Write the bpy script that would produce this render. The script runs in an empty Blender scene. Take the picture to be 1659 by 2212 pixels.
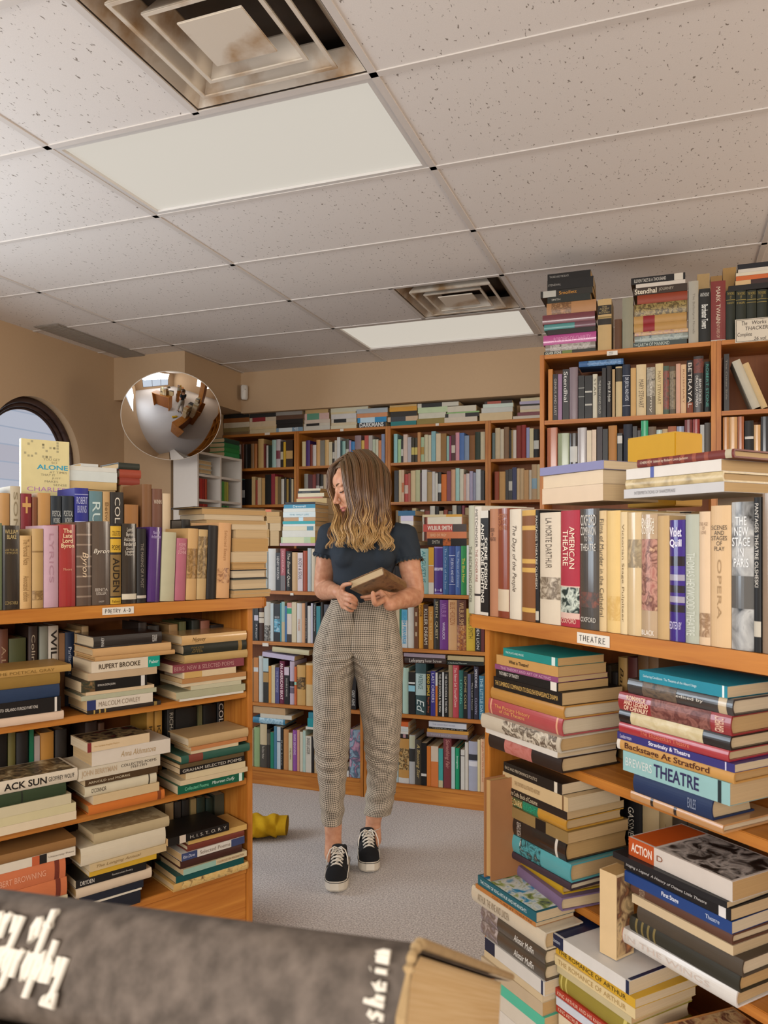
import bpy, bmesh, math, random
from mathutils import Vector, Matrix, noise as mnoise
R_ = random.Random(7)
PI = math.pi
scene = bpy.context.scene
COL = scene.collection

# ------------------------------------------------------------------ camera, world, lamps, exposure
FPX, CX, HY, CAMH = 1686.0, 829.5, 1174.6, 1.33      # focal length in pixels, principal column, horizon row, eye height
cam_d = bpy.data.cameras.new('camera')
cam = bpy.data.objects.new('camera', cam_d); COL.objects.link(cam)
cam.location = (0, 0, CAMH); cam.rotation_euler = (PI/2, 0, 0)
cam_d.sensor_fit = 'VERTICAL'; cam_d.sensor_height = 36.0
cam_d.lens = 36.0*FPX/2212.0
cam_d.shift_y = (HY-1106.0)/2212.0
cam_d.clip_start = 0.02
cam_d.dof.use_dof = True; cam_d.dof.focus_distance = 2.9; cam_d.dof.aperture_fstop = 13.0
scene.camera = cam
vs = scene.view_settings
vs.view_transform = 'Standard'; vs.look = 'None'; vs.gamma = 1.0; vs.use_curve_mapping = False
vs.exposure = -0.1
scene.cycles.use_denoising = True
scene.cycles.max_bounces = 7; scene.cycles.diffuse_bounces = 3; scene.cycles.glossy_bounces = 4
scene.cycles.sample_clamp_indirect = 6.0
world = bpy.data.worlds.new('world'); scene.world = world; world.use_nodes = True
bg = world.node_tree.nodes['Background']
bg.inputs[0].default_value = (0.80, 0.88, 1.0, 1); bg.inputs[1].default_value = 0.9
PANEL_E = 0.60          # fluorescent diffusers
WIN_LEFT_W, WIN_REAR_W, FILL_RIGHT_W = 84.0, 215.0, 75.0

TH = math.radians(20.33)
AX = Vector((math.cos(TH), -math.sin(TH), 0)); BX = Vector((math.sin(TH), math.cos(TH), 0)); ZX = Vector((0, 0, 1))
def AB(a, b, z=0.0): return AX*a + BX*b + ZX*z
CEIL = 2.713
def area_light(name, loc, direction, sx, sy, power, color):
    d = bpy.data.lights.new(name, 'AREA'); d.shape = 'RECTANGLE'; d.size = sx; d.size_y = sy
    d.energy = power; d.color = color
    o = bpy.data.objects.new(name, d); COL.objects.link(o)
    o.location = loc; o.rotation_euler = Vector(direction).to_track_quat('-Z', 'Y').to_euler()
    return o
# daylight entering by the two shop windows that lie outside the frame (side wall and front wall)
area_light('side_window_daylight', AB(-3.86, 1.35, 1.5), AX + Vector((0, 0, -.05)), 2.1, 1.7, WIN_LEFT_W, (0.80, 0.90, 1.0))
area_light('front_window_daylight', AB(-0.2, -2.95, 2.02), BX + Vector((0, 0, -.42)), 4.6, 1.1, WIN_REAR_W, (1.0, 0.95, 0.89))

area_light('right_warm_fill', AB(3.52, 3.0, 1.75), -AX + Vector((0, 0, .12)), 1.9, 1.2, FILL_RIGHT_W, (1.0, .84, .66))  # added warm fill for the right-hand ceiling; its window is made up
# ------------------------------------------------------------------ materials
def s2l(h):
    if not isinstance(h, str): return tuple(h)
    v = [int(h[i:i+2], 16)/255 for i in (0, 2, 4)]
    return tuple(c/12.92 if c <= .04045 else ((c+.055)/1.055)**2.4 for c in v)
_M = {}
def nmat(name):
    m = bpy.data.materials.new(name); m.use_nodes = True
    nt = m.node_tree; return m, nt, nt.nodes['Principled BSDF']
GAIN = .95
def rgb(h, g=None):
    g = GAIN if g is None else g
    return tuple(min(.9, c*g) for c in s2l(h)) + (1,)
def plain(h, rough=.55, var=.10, scale=35, bump=0.0, spec=.35, gain=None, metal=0.0, coat=0.0):
    """one colour with a little procedural wear"""
    key = ('p', h, rough, var, scale, bump, spec, gain, metal, coat)
    if key in _M: return _M[key]
    m, nt, b = nmat('m_%s' % h)
    N, L = nt.nodes, nt.links
    tc = N.new('ShaderNodeTexCoord'); nz = N.new('ShaderNodeTexNoise'); nz.inputs['Scale'].default_value = scale; nz.inputs['Detail'].default_value = 4
    L.new(tc.outputs['Object'], nz.inputs['Vector'])
    mx = N.new('ShaderNodeMix'); mx.data_type = 'RGBA'
    c = rgb(h, gain); mx.inputs[6].default_value = tuple(x*(1-var) for x in c[:3])+(1,); mx.inputs[7].default_value = tuple(min(.95, x*(1+var)) for x in c[:3])+(1,)
    L.new(nz.outputs[0], mx.inputs[0]); L.new(mx.outputs[2], b.inputs['Base Color'])
    b.inputs['Roughness'].default_value = rough; b.inputs['Metallic'].default_value = metal
    b.inputs['Specular IOR Level'].default_value = spec; b.inputs['Coat Weight'].default_value = coat; b.inputs['Coat Roughness'].default_value = .12
    if bump:
        bp = N.new('ShaderNodeBump'); bp.inputs['Strength'].default_value = bump; bp.inputs['Distance'].default_value = .002
        L.new(nz.outputs[0], bp.inputs['Height']); L.new(bp.outputs[0], b.inputs['Normal'])
    _M[key] = m; return m
def streaks(h1, h2, axis_scale=(2, 40, 40), rough=.45, dist=1.0, bump=.15, spec=.4, name='wood', gain=None):
    key = ('w', h1, h2, axis_scale, rough, name)
    if key in _M: return _M[key]
    m, nt, b = nmat(name); N, L = nt.nodes, nt.links
    tc = N.new('ShaderNodeTexCoord'); mp = N.new('ShaderNodeMapping'); mp.inputs['Scale'].default_value = axis_scale
    nz = N.new('ShaderNodeTexNoise'); nz.inputs['Scale'].default_value = 1.0; nz.inputs['Detail'].default_value = 6; nz.inputs['Distortion'].default_value = dist
    L.new(tc.outputs['Object'], mp.inputs['Vector']); L.new(mp.outputs[0], nz.inputs['Vector'])
    cr = N.new('ShaderNodeValToRGB'); cr.color_ramp.elements[0].position = .3; cr.color_ramp.elements[1].position = .72
    cr.color_ramp.elements[0].color = rgb(h1, gain); cr.color_ramp.elements[1].color = rgb(h2, gain)
    L.new(nz.outputs[0], cr.inputs[0]); L.new(cr.outputs[0], b.inputs['Base Color'])
    b.inputs['Roughness'].default_value = rough; b.inputs['Specular IOR Level'].default_value = spec
    bp = N.new('ShaderNodeBump'); bp.inputs['Strength'].default_value = bump; bp.inputs['Distance'].default_value = .001
    L.new(nz.outputs[0], bp.inputs['Height']); L.new(bp.outputs[0], b.inputs['Normal'])
    _M[key] = m; return m
def emit(h, e, name='lamp'):
    m, nt, b = nmat(name); c = s2l(h)+(1,)
    b.inputs['Base Color'].default_value = (.1, .1, .1, 1); b.inputs['Emission Color'].default_value = c; b.inputs['Emission Strength'].default_value = e
    return m
def splotch(cols, scale=18, rough=.4, name='printed', stretch=(1, 1, 1), spec=.4):
    """a printed picture: irregular patches of several inks"""
    key = ('s', tuple(cols), scale, stretch)
    if key in _M: return _M[key]
    m, nt, b = nmat(name); N, L = nt.nodes, nt.links
    tc = N.new('ShaderNodeTexCoord'); mp = N.new('ShaderNodeMapping'); mp.inputs['Scale'].default_value = stretch
    nz = N.new('ShaderNodeTexNoise'); nz.inputs['Scale'].default_value = scale; nz.inputs['Detail'].default_value = 5; nz.inputs['Distortion'].default_value = .8
    L.new(tc.outputs['Object'], mp.inputs['Vector']); L.new(mp.outputs[0], nz.inputs['Vector'])
    cr = N.new('ShaderNodeValToRGB'); cr.color_ramp.interpolation = 'LINEAR'
    n = len(cols); e = cr.color_ramp.elements
    while len(e) < n: e.new(.5)
    for i, c in enumerate(cols): e[i].position = .3+.4*i/max(1, n-1); e[i].color = rgb(c)
    L.new(nz.outputs[0], cr.inputs[0]); L.new(cr.outputs[0], b.inputs['Base Color'])
    b.inputs['Roughness'].default_value = rough; b.inputs['Specular IOR Level'].default_value = spec
    _M[key] = m; return m

# ------------------------------------------------------------------ mesh helpers
def mesh_obj(name, verts, faces, mat=None, parent=None, smooth=False, loc=None):
    me = bpy.data.meshes.new(name); me.from_pydata([tuple(v) for v in verts], [], faces); me.validate(); me.update()
    return link_mesh(name, me, mat, parent, smooth, loc)
def link_mesh(name, me, mat=None, parent=None, smooth=False, loc=None):
    o = bpy.data.objects.new(name, me); COL.objects.link(o)
    if mat is not None:
        for mm in (mat if isinstance(mat, (list, tuple)) else [mat]): me.materials.append(mm)
    if smooth:
        for p in me.polygons: p.use_smooth = True
    if parent is not None: o.parent = parent
    if loc is not None: o.location = loc
    return o
def bm_obj(name, bm, mat=None, parent=None, smooth=False, loc=None):
    bmesh.ops.recalc_face_normals(bm, faces=bm.faces)
    me = bpy.data.meshes.new(name); bm.to_mesh(me); bm.free()
    return link_mesh(name, me, mat, parent, smooth, loc)
def frame_mat(o, x, y, z):
    m = Matrix.Identity(4)
    for i in range(3): m[i][0], m[i][1], m[i][2], m[i][3] = x[i], y[i], z[i], o[i]
    return m
def box(bm, lo, hi, M=None, bevel=0.0):
    vs_ = [bm.verts.new((x, y, z)) for x in (lo[0], hi[0]) for y in (lo[1], hi[1]) for z in (lo[2], hi[2])]
    fs = [bm.faces.new([vs_[i] for i in f]) for f in ((0, 1, 3, 2), (4, 6, 7, 5), (0, 4, 5, 1), (2, 3, 7, 6), (0, 2, 6, 4), (1, 5, 7, 3))]
    if bevel > 0:
        es = list({e for f in fs for e in f.edges})
        r = bmesh.ops.bevel(bm, geom=es, offset=bevel, segments=2, affect='EDGES')
        vs_ = list({v for f in r['faces'] for v in f.verts} | {v for v in vs_ if v.is_valid})
    if M is not None:
        for v in vs_: v.co = M @ v.co
    return vs_
def tube(bm, pts, r, n=8, cap=True, flat=1.0, up=None):
    """swept tube; r a number or one per point"""
    pts = [Vector(p) for p in pts]; rings = []
    prev = None
    for i, p in enumerate(pts):
        t = (pts[min(i+1, len(pts)-1)] - pts[max(i-1, 0)]).normalized()
        if prev is None:
            a = Vector(up) if up else (Vector((0, 0, 1)) if abs(t.z) < .9 else Vector((1, 0, 0)))
            prev = (a - t*a.dot(t)).normalized()
        else:
            prev = (prev - t*prev.dot(t)).normalized()
        s = t.cross(prev); rr = r[i] if isinstance(r, (list, tuple)) else r
        rings.append([bm.verts.new(p + prev*(math.cos(2*PI*k/n)*rr*flat) + s*(math.sin(2*PI*k/n)*rr)) for k in range(n)])
    for a, b in zip(rings, rings[1:]):
        for k in range(n): bm.faces.new((a[k], a[(k+1) % n], b[(k+1) % n], b[k]))
    if cap:
        bm.faces.new(rings[0][::-1]); bm.faces.new(rings[-1])
    return rings
def tag(o, label=None, cat=None, group=None, kind=None):
    if label: o['label'] = label
    if cat: o['category'] = cat
    if group: o['group'] = group
    if kind: o['kind'] = kind
    return o
def thing(name, label, cat, loc=(0, 0, 0), rot=(0, 0, 0), group=None):
    o = bpy.data.objects.new(name, None); COL.objects.link(o); o.empty_display_size = .05
    o.location = loc; o.rotation_euler = rot
    return tag(o, label, cat, group)
def struct(o): o['kind'] = 'structure'; return o

# ------------------------------------------------------------------ lettering (Blender's built-in face, turned into mesh)
_TXT = {}
def text_mesh(body, bold=0.0, spacing=1.0, shear=0.0):
    key = (body, bold, spacing, shear)
    if key in _TXT: return _TXT[key]
    cu = bpy.data.curves.new('lettering', 'FONT'); cu.body = body; cu.size = 1.0; cu.align_x = 'LEFT'; cu.offset = bold
    cu.space_character = spacing; cu.shear = shear; cu.resolution_u = 3; cu.space_line = .85
    if '\n' in body: cu.align_x = 'CENTER'
    o = bpy.data.objects.new('lettering_tmp', cu); COL.objects.link(o)
    dg = bpy.context.evaluated_depsgraph_get(); dg.update()
    me = bpy.data.meshes.new_from_object(o.evaluated_get(dg))
    bpy.data.objects.remove(o); bpy.data.curves.remove(cu)
    co = [v.co.copy() for v in me.vertices]; fc = [tuple(p.vertices) for p in me.polygons]
    bpy.data.meshes.remove(me)
    if not co: co = [Vector((0, 0, 0)), Vector((1, 0, 0)), Vector((0, 1, 0))]; fc = [(0, 1, 2)]
    x0, x1 = min(v.x for v in co), max(v.x for v in co); y0, y1 = min(v.y for v in co), max(v.y for v in co)
    out = ([((v.x-x0)/max(1e-6, x1-x0)-.5, (v.y-y0)/max(1e-6, y1-y0)-.5) for v in co], fc, (x1-x0)/max(1e-6, y1-y0))
    _TXT[key] = out; return out
def text_obj(name, body, M, w, h, mat, parent=None, keep=False, bold=0.0, spacing=1.0, shear=0.0):
    """lettering laid in the XY plane of M, centred, w wide and h high"""
    co, fc, asp = text_mesh(body, bold, spacing, shear)
    if keep:
        if w/h > asp: w = h*asp
        else: h = w/asp
    return mesh_obj(name, [M @ Vector((x*w, y*h, 0)) for x, y in co], fc, mat, parent)
def strokes_obj(name, lines, M, r, mat, parent=None, n=6):
    """handwriting: polylines in the XY plane of M"""
    bm = bmesh.new()
    for ln in lines:
        tube(bm, [M @ Vector((x, y, 0)) for x, y in ln], r, n, flat=1.0)
    return bm_obj(name, bm, mat, parent)
# ================================================================== the room
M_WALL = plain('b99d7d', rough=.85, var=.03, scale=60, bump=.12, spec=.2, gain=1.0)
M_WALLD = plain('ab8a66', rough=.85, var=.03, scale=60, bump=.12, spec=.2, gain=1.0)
def carpet_mat():
    m, nt, b = nmat('grey_loop_carpet'); N, L = nt.nodes, nt.links
    tc = N.new('ShaderNodeTexCoord'); n1 = N.new('ShaderNodeTexNoise'); n1.inputs['Scale'].default_value = 160; n1.inputs['Detail'].default_value = 3
    n2 = N.new('ShaderNodeTexNoise'); n2.inputs['Scale'].default_value = 3; n2.inputs['Detail'].default_value = 3
    L.new(tc.outputs['Object'], n1.inputs['Vector']); L.new(tc.outputs['Object'], n2.inputs['Vector'])
    cr = N.new('ShaderNodeValToRGB'); cr.color_ramp.elements[0].position = .33; cr.color_ramp.elements[1].position = .68
    cr.color_ramp.elements[0].color = rgb('a29c99', 1.0); cr.color_ramp.elements[1].color = rgb('dcd6d2', 1.0)
    L.new(n1.outputs[0], cr.inputs[0])
    mx = N.new('ShaderNodeMix'); mx.data_type = 'RGBA'; mx.blend_type = 'MULTIPLY'; mx.inputs[0].default_value = .08
    L.new(cr.outputs[0], mx.inputs[6]); L.new(n2.outputs[0], mx.inputs[7]); L.new(mx.outputs[2], b.inputs['Base Color'])
    b.inputs['Roughness'].default_value = .95; b.inputs['Specular IOR Level'].default_value = .05
    bp = N.new('ShaderNodeBump'); bp.inputs['Strength'].default_value = .5; bp.inputs['Distance'].default_value = .004
    L.new(n1.outputs[0], bp.inputs['Height']); L.new(bp.outputs[0], b.inputs['Normal'])
    return m
def tile_mat():
    m, nt, b = nmat('fissured_ceiling_tile'); N, L = nt.nodes, nt.links
    tc = N.new('ShaderNodeTexCoord'); mp = N.new('ShaderNodeMapping'); mp.inputs['Scale'].default_value = (1.0, .45, 1)
    L.new(tc.outputs['Object'], mp.inputs['Vector'])
    nz = N.new('ShaderNodeTexNoise'); nz.inputs['Scale'].default_value = 120; nz.inputs['Detail'].default_value = 2.0; nz.inputs['Distortion'].default_value = .3
    L.new(mp.outputs[0], nz.inputs['Vector'])
    cr = N.new('ShaderNodeValToRGB'); e = cr.color_ramp.elements; e[0].position = .285; e[1].position = .33
    e[0].color = rgb('8f857b', 1.0); e[1].color = rgb('e6dfd8', 1.0)
    L.new(nz.outputs[0], cr.inputs[0])
    n2 = N.new('ShaderNodeTexNoise'); n2.inputs['Scale'].default_value = 300; L.new(tc.outputs['Object'], n2.inputs['Vector'])
    mx = N.new('ShaderNodeMix'); mx.data_type = 'RGBA'; mx.blend_type = 'MULTIPLY'; mx.inputs[0].default_value = .12
    L.new(cr.outputs[0], mx.inputs[6]); L.new(n2.outputs[0], mx.inputs[7]); L.new(mx.outputs[2], b.inputs['Base Color'])
    b.inputs['Roughness'].default_value = .95; b.inputs['Specular IOR Level'].default_value = .1
    bp = N.new('ShaderNodeBump'); bp.inputs['Strength'].default_value = .2; bp.inputs['Distance'].default_value = .001
    L.new(cr.outputs[0], bp.inputs['Height']); L.new(bp.outputs[0], b.inputs['Normal'])
    return m
RA0, RA1, RB0, RB1 = -3.9, 3.6, -3.1, 5.95          # room extents along the two wall directions
ROOM = frame_mat((0, 0, 0), AX, BX, ZX)
bm = bmesh.new(); box(bm, (RA0-.1, RB0-.1, -.1), (RA1+.1, RB1+.1, 0))
o = bm_obj('floor', bm, carpet_mat()); o.matrix_world = ROOM; struct(o)

# ceiling: 2 x 4 ft tiles, cells left open for lights and air diffusers
FT = .3048
GO = Vector((-1.1734, 2.7203, 0)); ga0, gb0 = GO.dot(AX), GO.dot(BX)
LIGHTS = [(0, 0), (0, 8), (0, -8), (8, 0), (8, -8)]
VENTS = [(2, -2), (2, 6)]
holes = {(i, j) for i, j in LIGHTS} | {(i, j) for i, j in VENTS}
bm = bmesh.new(); gb = bmesh.new()
def cell(a0, a1, b0, b1):
    a0, a1 = max(a0, RA0), min(a1, RA1); b0, b1 = max(b0, RB0), min(b1, RB1)
    if a1-a0 > .01 and b1-b0 > .01: box(bm, (a0, b0, CEIL), (a1, b1, CEIL+.02))
def bar(a0, a1, b0, b1):
    a0, a1 = max(a0, RA0), min(a1, RA1); b0, b1 = max(b0, RB0), min(b1, RB1)
    if a1-a0 > .005 and b1-b0 > .005: box(gb, (a0, b0, CEIL-.004), (a1, b1, CEIL+.001))
for i in range(-12, 22, 4):
    for j in range(-20, 16, 2):
        a0, b0 = ga0+i*FT, gb0+j*FT
        if (i, j) in holes: continue
        if (i+2, j) in VENTS:
            cell(a0, a0+2*FT, b0, b0+2*FT); bar(a0+2*FT-.012, a0+2*FT+.012, b0, b0+2*FT); continue
        cell(a0, a0+4*FT, b0, b0+2*FT)
for i in range(-12, 22, 4): bar(ga0+i*FT-.012, ga0+i*FT+.012, RB0, RB1)
for j in range(-20, 16, 2): bar(RA0, RA1, gb0+j*FT-.012, gb0+j*FT+.012)
o = bm_obj('ceiling', bm, tile_mat()); o.matrix_world = ROOM; struct(o)
o = bm_obj('trim_1', gb, plain('d0c8c0', rough=.7, var=.03, gain=1.0)); o.matrix_world = ROOM; struct(o)

def light_label(k):
    return ['large glowing fluorescent ceiling panel beside the near air diffuser', 'glowing fluorescent ceiling panel at the far end, before the back wall',
            'fluorescent ceiling panel behind the camera over the front aisle', 'fluorescent ceiling panel over the theatre bookcase', 'fluorescent ceiling panel near the front window'][k]
M_PANEL = emit('fff6e6', PANEL_E, 'lamp_diffuser'); M_FRAME = plain('cfcac4', rough=.4, var=.03, gain=1.0)
for k, (i, j) in enumerate(LIGHTS):
    t = thing('ceiling_light', light_label(k), 'ceiling light', AB(ga0+(i+2)*FT, gb0+(j+1)*FT, CEIL), (0, 0, -TH), 'fluorescent ceiling panels')
    w, d = 2*FT-.012, FT-.012
    f = bmesh.new()
    for lo, hi in (((-w, -d), (-w+.02, d)), ((w-.02, -d), (w, d)), ((-w+.02, -d), (w-.02, -d+.02)), ((-w+.02, d-.02), (w-.02, d))):
        box(f, (lo[0], lo[1], -.002), (hi[0], hi[1], .05))
    box(f, (-w, -d, .05), (w, d, .06))
    bm_obj('frame', f, M_FRAME, t)
    g = bmesh.new(); box(g, (-w+.021, -d+.021, .008), (w-.021, d-.021, .02)); bm_obj('diffuser', g, M_PANEL, t)
def grime_mat():
    m, nt, b = nmat('dusty_enamel'); N, L = nt.nodes, nt.links
    tc = N.new('ShaderNodeTexCoord'); nz = N.new('ShaderNodeTexNoise'); nz.inputs['Scale'].default_value = 5.5; nz.inputs['Detail'].default_value = 5
    L.new(tc.outputs['Object'], nz.inputs['Vector'])
    cr = N.new('ShaderNodeValToRGB'); e = cr.color_ramp.elements; e[0].position = .34; e[1].position = .5; e[0].color = rgb('a5835c', 1.0); e[1].color = rgb('d6cab9', 1.0)
    L.new(nz.outputs[0], cr.inputs[0]); L.new(cr.outputs[0], b.inputs['Base Color']); b.inputs['Roughness'].default_value = .35
    return m
M_VENT = grime_mat()
for k, (i, j) in enumerate(VENTS):
    t = thing('air_diffuser', ['square louvred air diffuser beside the large ceiling light', 'smaller looking square air diffuser with brown dust stains at the far end'][k], 'air vent',
              AB(ga0+(i+1)*FT, gb0+(j+1)*FT, CEIL), (0, 0, -TH), 'square ceiling air diffusers')
    h = FT-.012
    def ring(bmr, ro, zo, ri, zi, rad=.03):
        """four sloping vanes of a square ring"""
        P = []
        for r, z in ((ro, zo), (ri, zi)):
            P.append([bmr.verts.new((sx*r, sy*r, z)) for sx, sy in ((-1, -1), (1, -1), (1, 1), (-1, 1))])
            P.append([bmr.verts.new((sx*r, sy*r, z+.004)) for sx, sy in ((-1, -1), (1, -1), (1, 1), (-1, 1))])
        a, a2, c, c2 = P
        for q in range(4):
            n_ = (q+1) % 4
            bmr.faces.new((a[q], a[n_], c[n_], c[q])); bmr.faces.new((a2[q], c2[q], c2[n_], a2[n_])); bmr.faces.new((a[q], a2[q], a2[n_], a[n_])); bmr.faces.new((c[q], c[n_], c2[n_], c2[q]))
    f = bmesh.new(); ring(f, h, -.001, h-.05, .055); bm_obj('outer_frame', f, M_VENT, t)
    for ro, zo, ri, zi in ((.225, -.012, .185, .05), (.162, -.012, .122, .05)):
        f = bmesh.new(); ring(f, ro, zo, ri+.001, zi); ring(f, ro, zo-.001, ro-.012, zo-.001); bm_obj('louvre', f, M_VENT, t)
    f = bmesh.new(); box(f, (-.098, -.098, -.013), (.098, .098, -.007), bevel=.002); bm_obj('centre_plate', f, M_VENT, t)
    f = bmesh.new(); box(f, (-h, -h, .09), (h, h, .1)); 
    for q in range(4):
        a = q*PI/2; Mr = Matrix.Rotation(a, 4, 'Z'); box(f, (-h, h-.004, .0), (h, h, .09), Mr)
    bm_obj('duct', f, plain('4a4038', rough=.4, metal=.5, gain=1.0), t)

# walls ------------------------------------------------------------------------------------------------
WZ = 1.89; WB = 3.99; WR = .40                          # round window in the side wall: height, place along it, radius
def wall_with_hole(name, a, b0, b1, z0, z1, cb, cz, r, thick, mat):
    n = 48; verts = []; faces = []
    import itertools
    for x in (a, a-thick):
        for k in range(n):
            t = 2*PI*k/n; verts.append((x, cb+r*math.cos(t), cz+r*math.sin(t)))
        for k in range(n):
            t = 2*PI*k/n; c, s = math.cos(t), math.sin(t)
            sc = min((b1-cb)/c if c > 1e-6 else ((b0-cb)/c if c < -1e-6 else 1e9), (z1-cz)/s if s > 1e-6 else ((z0-cz)/s if s < -1e-6 else 1e9))
            verts.append((x, cb+sc*c, cz+sc*s))
        for corner in ((b1, z1), (b0, z1), (b0, z0), (b1, z0)): verts.append((x, corner[0], corner[1]))
    S_ = 2*n+4
    for side in range(2):
        o_ = side*S_
        for k in range(n):
            k2 = (k+1) % n
            faces.append((o_+k, o_+n+k, o_+n+k2, o_+k2))
            p, q = verts[o_+n+k], verts[o_+n+k2]
            if abs(p[1]-q[1]) > 1e-6 and abs(p[2]-q[2]) > 1e-6:
                cs = [2*n+i for i, corner in enumerate(((b1, z1), (b0, z1), (b0, z0), (b1, z0))) if (abs(corner[0]-p[1]) < 1e-6 or abs(corner[0]-q[1]) < 1e-6) and (abs(corner[1]-p[2]) < 1e-6 or abs(corner[1]-q[2]) < 1e-6)]
                for ci in cs[:1]: faces.append((o_+n+k, o_+ci, o_+n+k2))
    for k in range(n): faces.append((k, (k+1) % n, S_+(k+1) % n, S_+k))
    o = mesh_obj(name, verts, faces, mat); o.matrix_world = ROOM; return struct(o)
wall_with_hole('wall_left', RA0, 2.95, RB1, 0, CEIL, WB, WZ, WR, .14, M_WALL)
def wall_box(name, lo, hi, mat=M_WALL):
    b_ = bmesh.new(); box(b_, lo, hi); o = bm_obj(name, b_, mat); o.matrix_world = ROOM; return struct(o)
b_ = bmesh.new()                                         # the side wall goes on towards the camera round the shop window
box(b_, (RA0-.12, RB0, 0), (RA0, 2.95, .62)); box(b_, (RA0-.12, RB0, 2.38), (RA0, 2.95, CEIL)); box(b_, (RA0-.12, RB0, .62), (RA0, .25, 2.38)); box(b_, (RA0-.12, 2.45, .62), (RA0, 2.95, 2.38))
o = bm_obj('wall_left_front', b_, M_WALL); o.matrix_world = ROOM; struct(o)
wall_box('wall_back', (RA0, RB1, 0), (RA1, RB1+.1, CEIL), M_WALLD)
b_ = bmesh.new(); box(b_, (RA1, RB0, 0), (RA1+.1, RB1, 1.05)); box(b_, (RA1, RB0, 2.4), (RA1+.1, RB1, CEIL)); box(b_, (RA1, RB0, 1.05), (RA1+.1, 2.0, 2.4)); box(b_, (RA1, 4.0, 1.05), (RA1+.1, RB1, 2.4))
o = bm_obj('wall_right', b_, M_WALL); o.matrix_world = ROOM; struct(o)
b_ = bmesh.new(); box(b_, (RA0, RB0-.1, 0), (RA1, RB0, .35)); box(b_, (RA0, RB0-.1, 2.5), (RA1, RB0, CEIL)); box(b_, (RA0, RB0-.1, .35), (-2.6, RB0, 2.5)); box(b_, (2.2, RB0-.1, .35), (RA1, RB0, 2.5))
o = bm_obj('wall_front', b_, M_WALL); o.matrix_world = ROOM; struct(o)
wall_box('trim_2', (RA0, 4.745, 2.395), (-3.28, RB1, CEIL), M_WALL)            # boxed soffit in the corner
wall_box('trim_3', (-3.28, 5.52, 2.385), (RA1, RB1, CEIL), M_WALL)             # bulkhead over the back bookcases
wall_box('wall_alcove', (RA0, 4.86, 0), (-3.48, RB1, 2.395), M_WALL)
# frames of the two windows outside the picture
M_DARKF = streaks('2a1a16', '4a3630', (30, 3, 30), rough=.35, name='dark_window_frame', gain=1.0)
b_ = bmesh.new()
for z in (.62, 2.33): box(b_, (RA0-.1, .25, z), (RA0-.04, 2.45, z+.05))
for q in (.25, 1.32, 2.4): box(b_, (RA0-.1, q, .62), (RA0-.04, q+.05, 2.38))
o = bm_obj('window_2', b_, M_DARKF); o.matrix_world = ROOM; struct(o)
b_ = bmesh.new()
for z in (.35, 2.45): box(b_, (-2.6, RB0-.08, z), (2.2, RB0-.02, z+.05))
for q in (-2.6, -1.02, .56, 2.15): box(b_, (q, RB0-.08, .35), (q+.05, RB0-.02, 2.5))
o = bm_obj('window_3', b_, M_DARKF); o.matrix_world = ROOM; struct(o)

b_ = bmesh.new()
for z in (1.05, 2.35): box(b_, (RA1+.02, 2.0, z), (RA1+.08, 4.0, z+.05))
for q in (2.0, 2.97, 3.95): box(b_, (RA1+.02, q, 1.05), (RA1+.08, q+.05, 2.4))
o = bm_obj('fill_light_frame', b_, M_DARKF); o.matrix_world = ROOM; struct(o)  # invented frame round the added warm fill light, out of view
# ================================================================== round window, bookcases
b_ = bmesh.new()
def torus_ring(bmr, R, r, x, n=64, k=10, flat=1.0):
    rings = []
    for i in range(n):
        t = 2*PI*i/n; rr = []
        for j in range(k):
            p = 2*PI*j/k; q = R+r*math.cos(p)
            rr.append(bmr.verts.new((x+r*flat*math.sin(p), WB+q*math.cos(t), WZ+q*math.sin(t))))
        rings.append(rr)
    for i in range(n):
        for j in range(k): bmr.faces.new((rings[i][j], rings[(i+1) % n][j], rings[(i+1) % n][(j+1) % k], rings[i][(j+1) % k]))
torus_ring(b_, WR-.018, .022, RA0-.075, flat=1.2); torus_ring(b_, WR-.050, .016, RA0-.095, flat=1.3); torus_ring(b_, WR-.072, .008, RA0-.10)
o = bm_obj('window_1', b_, M_DARKF, smooth=True); o.matrix_world = ROOM; struct(o)
b_ = bmesh.new(); n = 48
vv = [b_.verts.new((RA0-.105, WB+(WR-.06)*math.cos(2*PI*i/n), WZ+(WR-.06)*math.sin(2*PI*i/n))) for i in range(n)]; b_.faces.new(vv)
m, nt, bs = nmat('window_glass'); bs.inputs['Roughness'].default_value = .02; bs.inputs['Transmission Weight'].default_value = 1.0; bs.inputs['IOR'].default_value = 1.02
M_GLASS = m
w1 = o; o = bm_obj('window_pane', b_, m); o.matrix_world = ROOM; o.parent = w1; o.matrix_parent_inverse = w1.matrix_world.inverted(); o['kind'] = 'structure'
# painted brick house across the lane
def brick_mat():
    m, nt, b = nmat('pale_painted_brick'); N, L = nt.nodes, nt.links
    tc = N.new('ShaderNodeTexCoord'); mp = N.new('ShaderNodeMapping'); mp.inputs['Rotation'].default_value = (PI/2, 0, PI/2); br = N.new('ShaderNodeTexBrick')
    br.inputs['Scale'].default_value = 2.2; br.inputs['Color1'].default_value = rgb('e8e6ea', 1.0); br.inputs['Color2'].default_value = rgb('dccfd0', 1.0); br.inputs['Mortar'].default_value = rgb('c8ccd6', 1.0)
    L.new(tc.outputs['Object'], mp.inputs[0]); L.new(mp.outputs[0], br.inputs['Vector']); L.new(br.outputs[0], b.inputs['Base Color']); b.inputs['Roughness'].default_value = .9
    return m
b_ = bmesh.new(); box(b_, (RA0-4.2, 3.0, -.5), (RA0-4.0, 9.5, 3.4)); o = bm_obj('exterior_house_wall', b_, brick_mat()); o.matrix_world = ROOM; struct(o)

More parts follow.
